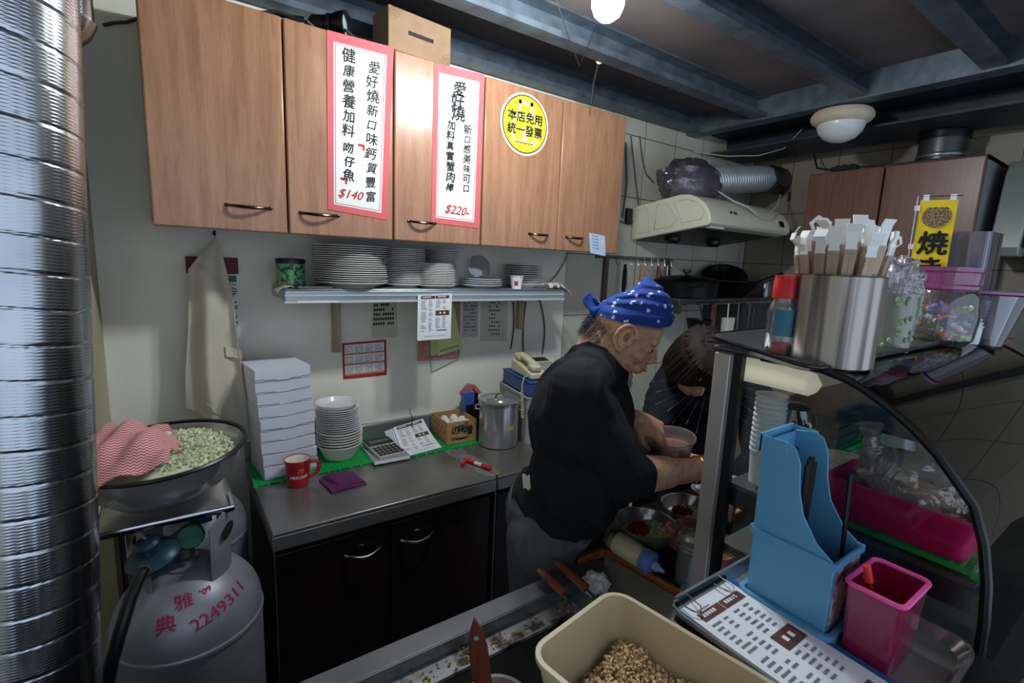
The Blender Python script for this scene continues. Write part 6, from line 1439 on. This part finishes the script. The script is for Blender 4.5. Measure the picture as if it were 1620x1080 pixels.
def head(g, M, s=1.0, fem=0):
    P = lambda x, y, z: M @ Vector((x*s, y*s, z*s)); R = M.to_3x3()
    E = lambda c, r: g.ell(P(*c), tuple(v*s for v in r), R, n=22, m=14)
    C = lambda a, b, ra, rb: g.cone(P(*a), P(*b), ra*s, rb*s, 14)
    E((.000,0,.026), (.089,.073,.077)); E((.022,0,-.012), (.070,.064,.085)); E((.030,0,-.052), (.054,.054,.058))
    E((.066,0,-.100), (.020,.023,.017)); E((.078,0,.040), (.022,.052,.030))
    for q in (-1, 1):
        C((-.004,.052*q,-.046), (.052,.022*q,-.098), .019, .017); E((.056,.036*q,-.030), (.028,.024,.026)); C((.084,.040*q,.018), (.092,.010*q,.020), .009, .010)
        E((.099,.011*q,-.035), (.011,.008,.008)); E((.080,.030*q,-.004), (.012,.016,.009)); E((.078,.026*q,-.066), (.016,.016,.014))
        if fem: continue
        E((.006,.074*q,-.002), (.022,.007,.032)); E((.006,.080*q,-.034), (.010,.006,.012))
        rim = [(.006+.027*cos(b_), (.085+.004*(cos(b_) < 0))*q, .002+.036*sin(b_)) for b_ in [radians(20+250*k_/11) for k_ in range(12)]]
        for a_, b_ in zip(rim, rim[1:]): C(a_, b_, .0052, .0052)
        C((.020,.080*q,.012), (.024,.078*q,-.012), .006, .006)
    C((.088,0,.014), (.110,0,-.026), .0085, .0115); E((.104,0,-.032), (.013,.012,.009))
    E((.090,0,-.058), (.014,.023,.007)); E((.087,0,-.070), (.014,.021,.008)); E((.084,0,-.046), (.014,.018,.010))
    C((-.030,0,-.040), (-.045,0,-.125), .056, .060)
def hand(g, M, side, curl, spread=.12, thumb=.5):
    """X along the fingers, Y towards the thumb side, Z out of the back of the hand"""
    P = lambda x, y, z: M @ Vector((x, y*side, z))
    R = M.to_3x3()
    g.ell(P(.045,0,0), (.050,.040,.016), R, 18, 12); g.cone(P(.012,-.018,0), P(.080,-.026,0), .015, .012); g.cone(P(.012,.012,0), P(.085,.028,0), .016, .012); g.cone(P(.0,0,0), P(.085,.004,.002), .021, .013)
    for k, (y, ln) in enumerate(((.030,.076),(.010,.086),(-.010,.080),(-.028,.062))):
        a = 0; p = Vector((.082-.004*abs(k-1), y, .001)); seg = (.45,.31,.24); r = (.0098,.0088,.0078,.0066); sp = (1.5-k)*spread
        for j in range(3):
            a += curl[k]*(1.0,1.15,.8)[j]; d = Vector((cos(a)*cos(sp), sin(sp), -sin(a))); q = p+d*ln*seg[j]
            g.cone(P(*p), P(*q), r[j], r[j+1], 12); p = q
    t0 = Vector((.018,.030,-.006)); t1 = t0+Vector((.030,.028*(1-thumb*.4),-.016*thumb-.006)); t2 = t1+Vector((.030,.012-.020*thumb,-.016*thumb)); t3 = t2+Vector((.022,.002-.018*thumb,-.012*thumb))
    g.cone(P(*t0), P(*t1), .0145, .0112); g.cone(P(*t1), P(*t2), .0112, .0095); g.cone(P(*t2), P(*t3), .0095, .0075)
def wrinkle(o, amp, sc, seed=0, st=(1,1,1)):
    """cloth creases: move the skin along its normals by ridged noise"""
    me = o.data; nrm = [v.normal.copy() for v in me.vertices]
    for v, n in zip(me.vertices, nrm):
        p = Vector((v.co.x*st[0], v.co.y*st[1], v.co.z*st[2]))*sc+Vector((seed, seed*2, 0))
        p += Vector((1,1,1))*.6*mnoise.noise(p*.6)
        r = (1-abs(mnoise.noise(p))*2.2)+.4*(1-abs(mnoise.noise(p*2.3))*2.2)
        v.co += n*amp*max(-.35, r-.5)
    me.update(); return o
def aim(o, d, up):
    x = Vector(d).normalized(); z = Vector(up); z = (z-x*z.dot(x)).normalized(); y = z.cross(x)
    return Matrix(((x.x,y.x,z.x,o[0]),(x.y,y.y,z.y,o[1]),(x.z,y.z,z.z,o[2]),(0,0,0,1)))

# ---------------- the man
f = Vector((.72,-.69,0)).normalized(); lf = Vector((-f.y, f.x, 0))
HM = basis(f, radians(23), PD(983,527,1.35))
N = PD(946,584,1.37); CH = PD(918,664,1.37); PV = PD(876,800,1.465); BE = PD(912,744,1.38)
SR = N-lf*.165+Vector((0,0,-.055))-f*.01; SL = N+lf*.165+Vector((0,0,-.065))+f*.02
SR = PD(912,622,1.235); ER = PD(988,752,1.235); WR = PD(1112,742,1.36)
EL = PD(968,735,1.52); WL = PD(1006,662,1.44)
HF = [Vector((PV.x, PV.y, 0))-lf*.075-f*.02, Vector((PV.x, PV.y, 0))+lf*.10+f*.02]
man = thing('person', 'man in blue printed bandana and dark shirt leaning over work', 'person', (PV.x, PV.y, 0))
g = G(); head(g, HM)
g.cone(HM @ Vector((-.035,0,-.07)), N, .058, .064)
Rb = Matrix(((f.x,lf.x,0),(f.y,lf.y,0),(0,0,1)))
g.ell(CH, (.105,.155,.17), Rb); g.ell(BE, (.105,.14,.15), Rb); g.ell(PV, (.095,.135,.10), Rb)
g.cone(N, SR, .06, .055); g.cone(N, SL, .06, .055); g.cone(N, CH, .07, .10)
g.cone(SR, ER, .048, .043); g.cone(ER, WR, .046, .030); g.cone(ER.lerp(WR,.15), ER.lerp(WR,.5), .052, .043)
g.cone(SL, EL, .048, .042); g.cone(EL, WL, .040, .027)
hr = aim(WR, (WR-ER).normalized()*.9+Vector((.25,.1,-.25)), (-.35,-.35,.85)); hand(g, hr, 1, (.35,.40,.45,.5))
g.cone(WR, hr @ Vector((.03,0,0)), .026, .022)
hd = (PD(1052,688,1.445)-WL).normalized(); hl = aim(WL, hd, (-.35,-.5,.8)); hand(g, hl, -1, (.50,.58,.66,.72), .09, .9)
g.cone(WL, hl @ Vector((.03,0,0)), .026, .022)
for k, s in enumerate((-1, 1)):
    hp = PV+lf*.085*s+Vector((0,0,-.04)); kn = hp.lerp(HF[k], .48)+f*.02; g.cone(hp, kn, .080, .056); g.cone(kn, HF[k]+Vector((0,0,.09)), .054, .040); g.cone(HF[k]+Vector((0,0,.05)), HF[k]+f*.14+Vector((0,0,.035)), .045, .034)
body = blend(g, 'body', m_skin, man, .0032, 8)
# shirt
g = G()
g.ell(CH, (.142,.172,.185), Rb, 26, 16); g.ell(BE+f*.01, (.140,.165,.17), Rb, 26, 16); g.ell(PV+Vector((0,0,.035))+f*.03, (.155,.178,.10), Rb, 26, 16); g.cone(CH, N-f*.01, .13, .088)
g.ell(N-f*.03+Vector((0,0,-.05)), (.085,.12,.06), Rb); g.cone(N, SR, .082, .080); g.cone(N, SL, .082, .078); g.cone(SR, CH-lf*.10, .08, .10); g.cone(SL, CH+lf*.10, .08, .10)
g.cone(SR, SR.lerp(ER,.5), .080, .070); g.cone(SR.lerp(ER,.5), ER, .072, .066); c1 = ER.lerp(WR,.13); g.cone(ER, c1, .064, .054)
g.cone(SL, EL, .074, .060); g.cone(EL, EL.lerp(WL,.75), .058, .042)
g.cone(PV+f*.07+Vector((0,0,.02)), PV+f*.09-lf*.02+Vector((0,0,-.05)), .085, .06)
for k in range(7):   # folds of the sleeve and back
    q = random.Random(k+3); t_ = q.uniform(.15,.95); p = SR.lerp(ER,t_); d_ = Vector((q.uniform(-1,1),q.uniform(-1,1),q.uniform(-.4,.4))).normalized()
    g.cone(p-d_*.058, p+d_*.058+Vector((0,0,-.02)), .016, .013)
for k in range(5): p = BE.lerp(CH, k/5)-f*.09-lf*.10; g.cone(p, p+f*.16-lf*.05+Vector((0,0,-.07)), .022, .016)
# collar
shirt = wrinkle(blend(g, 'shirt', m_navy, man, .0055, 7), .009, 8, 3, (1,1,.75))
nk0 = HM @ Vector((-.035,0,-.07)); nd = (N-nk0).normalized(); na = (f-nd*f.dot(nd)).normalized(); nb = nd.cross(na)
G().grid(lambda u, v: nk0.lerp(N, .52+.75*v+.30*max(0, cos(2*pi*u))*(1-v))+(na*cos(2*pi*u)*(.066+.014*v)+nb*sin(2*pi*u)*(.068+.022*v)), 32, 6, .006).build('collar', m_navy, man)
G().tube([ER.lerp(WR,.08), ER.lerp(WR,.19)+Vector((0,0,.006))], [.058,.061], 24).build('rolled_cuff', m_navy, man, bevel=.004)
# trousers
g = G()
g.ell(PV+Vector((0,0,-.01)), (.140,.172,.12), Rb, 24, 14)
for k, s in enumerate((-1, 1)):
    hp = PV+lf*.085*s+Vector((0,0,-.05)); kn = hp.lerp(HF[k], .48)+f*.01; g.cone(hp-f*.02, kn, .106, .080); g.cone(kn, HF[k]+Vector((0,0,.10)), .082, .066)
for k in range(6): p = PV-lf*.14+Vector((0,0,-.06-.05*k))-f*.06; g.cone(p, p+f*.15+Vector((0,0,.03-.03*(k % 2))), .018, .014)
wrinkle(blend(g, 'trousers', m_trous, man, .006, 7), .008, 9, 5, (1,1,.6))
for k in range(2): G().cone(HF[k]+Vector((0,0,.05))-f*.03, HF[k]+f*.15+Vector((0,0,.045)), .052, .044).build('shoe', m_black, man)
p = PD(826,776,1.30); G().grid(lambda u, v: p+Vector((.004,0,.004))+Vector((.016*u-.006*v, -.011*u, .040*v+.004*sin(u*7))), 5, 4, .002).build('pocket_tissue', mat('ivory_tissue',(222,216,190),.8), man)
# face details
e = lambda x, y, z: HM @ Vector((x, y, z))
mw = mat('white_hair', (206,202,196), .8, vs=60, var=.15); mg = mat('grey_hair', (92,86,82), .7, vs=80, c2=(30,28,28))
for q in (-1, 1): G().ell(e(.007,.0812*q,.004), (.007,.003,.013), HM.to_3x3(), 14, 8).build('ear_hollow_shade', mat('ear_shadow_skin',(164,108,88),.6), man)  # darker skin tone paints the shade inside each ear
for q in (-1, 1):
    G().ell(e(.0885,.031*q,-.003), (.0055,.011,.004), HM.to_3x3(), 12, 8).build('eye', mat('dark_eye',(30,20,18),.2), man)
    G().tube([e(.097,.014*q,.022), e(.094,.030*q,.027), e(.082,.046*q,.021)], [.003,.0048,.002], 8).build('eyebrow', mw, man)
G().ell(e(.098,0,-.0640), (.010,.020,.0022), HM.to_3x3(), 14, 8).build('mouth_line', mat('dark_lip',(120,66,60),.5), man)
def strands(pts, n, L, r, m, name, seed, dirv, spread=.3):
    g = G(); q = random.Random(seed)
    for k in range(n):
        p = pts(q); d = (dirv+Vector((q.uniform(-1,1),q.uniform(-1,1),q.uniform(-1,1)))*spread).normalized(); l = L*q.uniform(.6,1.1)
        g.tube([p, p+d*l*.5, p+d*l+Vector((0,0,-.15*l))], [r, r*.8, r*.25], 4)
    return g.build(name, m, man)
strands(lambda q: e(.078+q.uniform(-.012,.012), q.uniform(-.014,.014), -.108+q.uniform(-.006,.004)), 60, .028, .0012, mw, 'goatee', 1, (HM.to_3x3() @ Vector((.15,0,-1))))
strands(lambda q: e(.099+q.uniform(-.004,.004), q.uniform(-.022,.022), -.052+q.uniform(-.002,.002)), 46, .009, .0011, mw, 'moustache', 2, (HM.to_3x3() @ Vector((.5,0,-1))), .4)
strands(lambda q: (lambda a, z: e(-.012+.088*cos(a), .0745*sin(a), z))(q.uniform(pi*.62,pi*1.38), q.uniform(-.045,.010)), 520, .018, .0006, mg, 'hair', 3, (HM.to_3x3() @ Vector((-.55,0,-.8))), .35)
# bandana
def bnd_mat():
    m, nt, b, new, link = nodes('blue_printed_cotton'); tc = new('TexCoord'); v = new('TexVoronoi'); v.inputs['Scale'].default_value = 44; v.inputs['Randomness'].default_value = .8; link(tc.outputs['Object'], v.inputs[0])
    n = new('TexNoise'); n.inputs['Scale'].default_value = 150; n.inputs['Detail'].default_value = 1; link(tc.outputs['Object'], n.inputs[0])
    a = new('Math'); a.operation = 'MULTIPLY_ADD'; a.inputs[1].default_value = .5; link(n.outputs['Fac'], a.inputs[0]); link(v.outputs['Distance'], a.inputs[2])
    l = new('Math'); l.operation = 'LESS_THAN'; l.inputs[1].default_value = .47; link(a.outputs[0], l.inputs[0])
    mx = new('MixRGB'); link(l.outputs[0], mx.inputs[0]); mx.inputs[1].default_value = lin((22,62,146)); mx.inputs[2].default_value = lin((214,222,236)); link(mx.outputs[0], b.inputs['Base Color']); b.inputs['Roughness'].default_value = .85
    return m
m_bnd = bnd_mat()
UM = basis(f, 0, PD(1000,545,1.35)); u_ = lambda x, y, z: UM @ Vector((x, y, z))
cx0, cz0 = -.006, .072
def bnd(u, v):
    a = 2*pi*u; x0, y0 = cx0+.102*cos(a), .086*sin(a); z0 = cz0-.012*cos(a)-.006*sin(a)**2
    k = (1-v**1.7); k = max(0, k)**.75
    ax, az = .022*v**.6, z0+(.187-z0)*(v**.72)
    fold = .004*sin(9*v*3.1+a*1.0)*(1-v)*v*4+.003*sin(a*5+v*9)*(1-v)
    x = cx0+ax*1.0+(x0-cx0)*k+fold*cos(a); y = y0*k+fold*sin(a)
    if v < .12: x += .004*cos(a); y += .004*sin(a)
    rear = max(0, -cos(a)); z = z0+(az-z0)*(1-.42*rear*(1-v*.3))
    p = Vector((x, y, z)); cc = Vector((-.019,0,.056)); R = Vector((.097,.080,.083)); d = p-cc; e_ = sqrt((d.x/R.x)**2+(d.y/R.y)**2+(d.z/R.z)**2)
    if e_ < 1: p = cc+d/max(e_, .05)
    return u_(*p)
ban = G().grid(bnd, 64, 30, .0022).build('bandana', m_bnd, man, smooth=60)
g = G()
g.grid(lambda u, v: u_(-.100-.026*v+(.5-u)*.050*sin(pi*min(1,v*.75+.12)), -.012+.012*sin(u*5)+.012*v, .084+.052*v-.012*(2*u-1)**2*v), 14, 12, .003)
g.grid(lambda u, v: u_(-.100-.030*v+.012*(u-.5), -.022+.012*sin(u*4), .088-.046*v+(u-.5)*.040*sin(pi*min(1,v*.7+.15))), 10, 12, .003)
g.ell(u_(-.103,-.012,.086), (.018,.020,.015)); g.build('knot_tails', m_bnd, ban)
# bracelets
for k, (t_, tl_) in enumerate(((.90,.25),(.97,-.2),(.985,.45))):
    c = ER.lerp(WR, t_); d = (WR-ER).normalized(); a1 = (d.orthogonal()+d*tl_*.3).normalized(); a2 = d.cross(a1).normalized()
    G().tube([c+(a1*cos(2*pi*j/28)+a2*sin(2*pi*j/28))*.0365+d*.012*tl_*cos(2*pi*j/28) for j in range(28)], .0022+.0006*(k == 2), 8, closed=True).build('bracelet', mat('gold',(222,172,80),.25,1), man)
# tub in his hands
tc = PD(1059,692,1.46); tc.z -= .0
t = thing('plastic_tub', 'translucent tub of ground topping held by the man', 'tub', tc-Vector((0,0,.075)))
TM = Matrix.Rotation(radians(-8),4,'Y')
G().lathe([(0,-.072),(.057,-.072),(.070,-.004),(.0755,-.004),(.076,.005),(.0695,.005),(.056,-.068),(0,-.068)], tc, 40, TM, cap=False).build('tub', clear('milky_tub',(236,236,238),.10,.1,.42,(222,214,214)), t)
tag(G().lathe([(0,-.067),(.056,-.067),(.063,-.03),(.03,-.022),(0,-.020)], tc, 28, TM).build('ground_topping', mat('brown_ground_topping',(150,104,88),.7,vs=120,var=.35,bump=.6,bs=200)), 'brown ground topping inside the held tub', 'topping', kind='stuff')
p = hl @ Vector((.055,0,-.035)); tag(G().grid(bagf(p+Vector((.0,-.01,-.012)), (.034,.026,.026), 4.4, .4), 22, 14).build('plastic_liner', clear('liner',(236,232,236),.14,.12,.4,(214,204,210),1.0,40)), 'crumpled clear liner under the man left hand', 'plastic liner')

# ---------------- the woman
f2 = Vector((-.52,-.85,0)).normalized(); l2 = Vector((-f2.y, f2.x, 0)); R2 = Matrix(((f2.x,l2.x,0),(f2.y,l2.y,0),(0,0,1)))
HW = basis(f2, radians(50), PD(1104,575,1.80), radians(-6))
N2 = PD(1118,592,1.93); C2 = Vector((1.735,1.165,1.07)); P2 = Vector((1.80,1.265,.83))
SR2 = PD(1050,630,1.93); ER2 = PD(1022,712,1.78); WR2 = PD(1072,722,1.60); SL2 = PD(1192,628,1.88); EL2 = PD(1200,725,1.70); WL2 = PD(1160,765,1.55)
wom = thing('person', 'woman with dark bob bending down beside the man', 'person', (P2.x, P2.y, 0))
g = G(); head(g, HW, .97, 1); g.cone(HW @ Vector((-.035,0,-.07)), N2, .048, .056)
g.ell(C2, (.10,.14,.17), R2); g.ell(P2, (.11,.15,.14), R2); g.cone(C2, P2, .11, .11); g.cone(N2, SR2, .05, .045); g.cone(N2, SL2, .05, .045); g.cone(N2, C2, .06, .09)
g.cone(SR2, ER2, .042, .036); g.cone(ER2, WR2, .036, .024); g.cone(SL2, EL2, .042, .036); g.cone(EL2, WL2, .036, .024)
hand(g, aim(WR2, (WR2-ER2), (0,0,1)), -1, (.4,.45,.5,.55)); hand(g, aim(WL2, (WL2-EL2), (0,0,1)), 1, (.4,.45,.5,.55))
FT = [Vector((P2.x,P2.y,0))-l2*.09, Vector((P2.x,P2.y,0))+l2*.09]
for k, s in enumerate((-1,1)):
    hp = P2+l2*.08*s+Vector((0,0,-.06)); g.cone(hp, hp.lerp(FT[k],.5), .08, .055); g.cone(hp.lerp(FT[k],.5), FT[k]+Vector((0,0,.08)), .052, .038); g.cone(FT[k]+Vector((0,0,.045)), FT[k]+f2*.13+Vector((0,0,.03)), .04, .03)
blend(g, 'body', m_skin2, wom, .0045, 7)
g = G(); g.ell(C2+Vector((0,0,.01)), (.135,.175,.20), R2, 24, 14); g.ell(P2+Vector((0,0,.03)), (.145,.175,.14), R2, 24, 14); g.cone(C2, P2, .145, .145); g.cone(N2, SR2, .066, .066); g.cone(N2, SL2, .066, .066); g.cone(N2, C2, .085, .13)
g.cone(SR2, ER2, .064, .054); g.cone(ER2, ER2.lerp(WR2,.8), .052, .038); g.cone(SL2, EL2, .064, .054); g.cone(EL2, EL2.lerp(WL2,.8), .052, .038); g.cone(SR2, C2-l2*.06, .07,.10); g.cone(SL2, C2+l2*.06, .07,.10)
wrinkle(blend(g, 'sweater', m_navy2, wom, .0055, 7), .006, 9, 7)
g = G()
for k, s in enumerate((-1,1)): hp = P2+l2*.08*s+Vector((0,0,-.06)); g.cone(hp, hp.lerp(FT[k],.5), .10, .075); g.cone(hp.lerp(FT[k],.5), FT[k]+Vector((0,0,.08)), .075, .06)
g.ell(P2+Vector((0,0,-.04)), (.13,.165,.12), R2); blend(g, 'trousers', m_black, wom, .007, 5)
for k in range(2): G().cone(FT[k]+Vector((0,0,.05))-f2*.03, FT[k]+f2*.14+Vector((0,0,.042)), .05, .042).build('shoe', m_black, wom)
# hair: bob with a parting
m_hair = mat('dark_brown_hair', (42,24,23), .6, vs=4, var=.4, stretch=(30,30,4), bump=.5, bs=60)
P_ = lambda x, y, z: HW @ Vector((x, y, z))
def bob(u, v):
    a = 2*pi*u; front = max(0, cos(a)); zlow = -.092+.100*front**2.6; th = v*pi*.5
    r = .098+.006*sin(a*9+v*4)*.4+.010*(1-v)*(1-front); cx, cz = -.016, .034
    if v < .45: k = v/.45; z = zlow+(cz+.018-zlow)*k; rr_ = r*(.96+.05*sin(pi*k)); x = cx+rr_*1.04*cos(a)*(1+.16*front); y = rr_*.88*sin(a)
    else:
        k = (v-.45)/.55; th = k*pi/2; z = cz+.018+.078*sin(th)-.006*(1-abs(cos(a)))**8*k; x = cx+r*1.04*cos(th)*cos(a)*(1+.16*front); y = r*.88*cos(th)*sin(a)
    return P_(x, y, z)
G().grid(bob, 72, 26, .006).build('hair', m_hair, wom, smooth=80)
g = G(); q = random.Random(9)
for k in range(150):
    a = q.uniform(0, 2*pi)
    pts = [bob(a/(2*pi), vv) for vv in (.85,.6,.4,.2,.02)]; n_ = [(p-P_(-.016,0,.03)).normalized()*.002 for p in pts]
    g.tube([p+n for p, n in zip(pts, n_)], [.0012,.003,.0035,.003,.001], 5)
g.build('hair_strands', m_hair, wom)
for q in (-1, 1):
    G().ell(P_(.0855,.030*q,-.003), (.005,.011,.0035), HW.to_3x3(), 12, 8).build('eye', mat('dark_eye2',(28,20,20),.2), wom)
    G().tube([P_(.094,.014*q,.020), P_(.091,.030*q,.025), P_(.079,.044*q,.019)], [.002,.003,.0015], 8).build('eyebrow', m_hair, wom)
G().ell(P_(.094,0,-.062), (.010,.020,.003), HW.to_3x3(), 14, 8).build('lips', mat('lips',(150,78,76),.4), wom)
# rhinestone sunburst on the sweater, laid on its surface
dg = bpy.context.evaluated_depsgraph_get(); sw = [o for o in wom.children if o.name.startswith('sweater')][0]
from mathutils.bvhtree import BVHTree
bv = BVHTree.FromPolygons([v.co for v in sw.data.vertices], [p.vertices for p in sw.data.polygons])
g = G(); inv = chain(wom).inverted(); iw = chain(wom)
for k in range(15):
    a = radians(4+172*k/14)
    for j in range(19):
        r = 30+(3.2-.5*(k % 2))*j; px, py = 1122+1.1*r*cos(a), 598+r*sin(a)*1.0
        o_ = inv @ EYE; d_ = (inv.to_3x3() @ ray(px, py)).normalized(); h = bv.ray_cast(o_, d_)
        if h[0] is not None and h[0].y < 10: g.ell(iw @ (h[0]+h[1]*.0008), .0014+.0009*(j > 15), n=6, m=4)
tag(g.build('rhinestones', mat('rhinestone',(226,230,240),.1,.6), wom), kind='stuff')
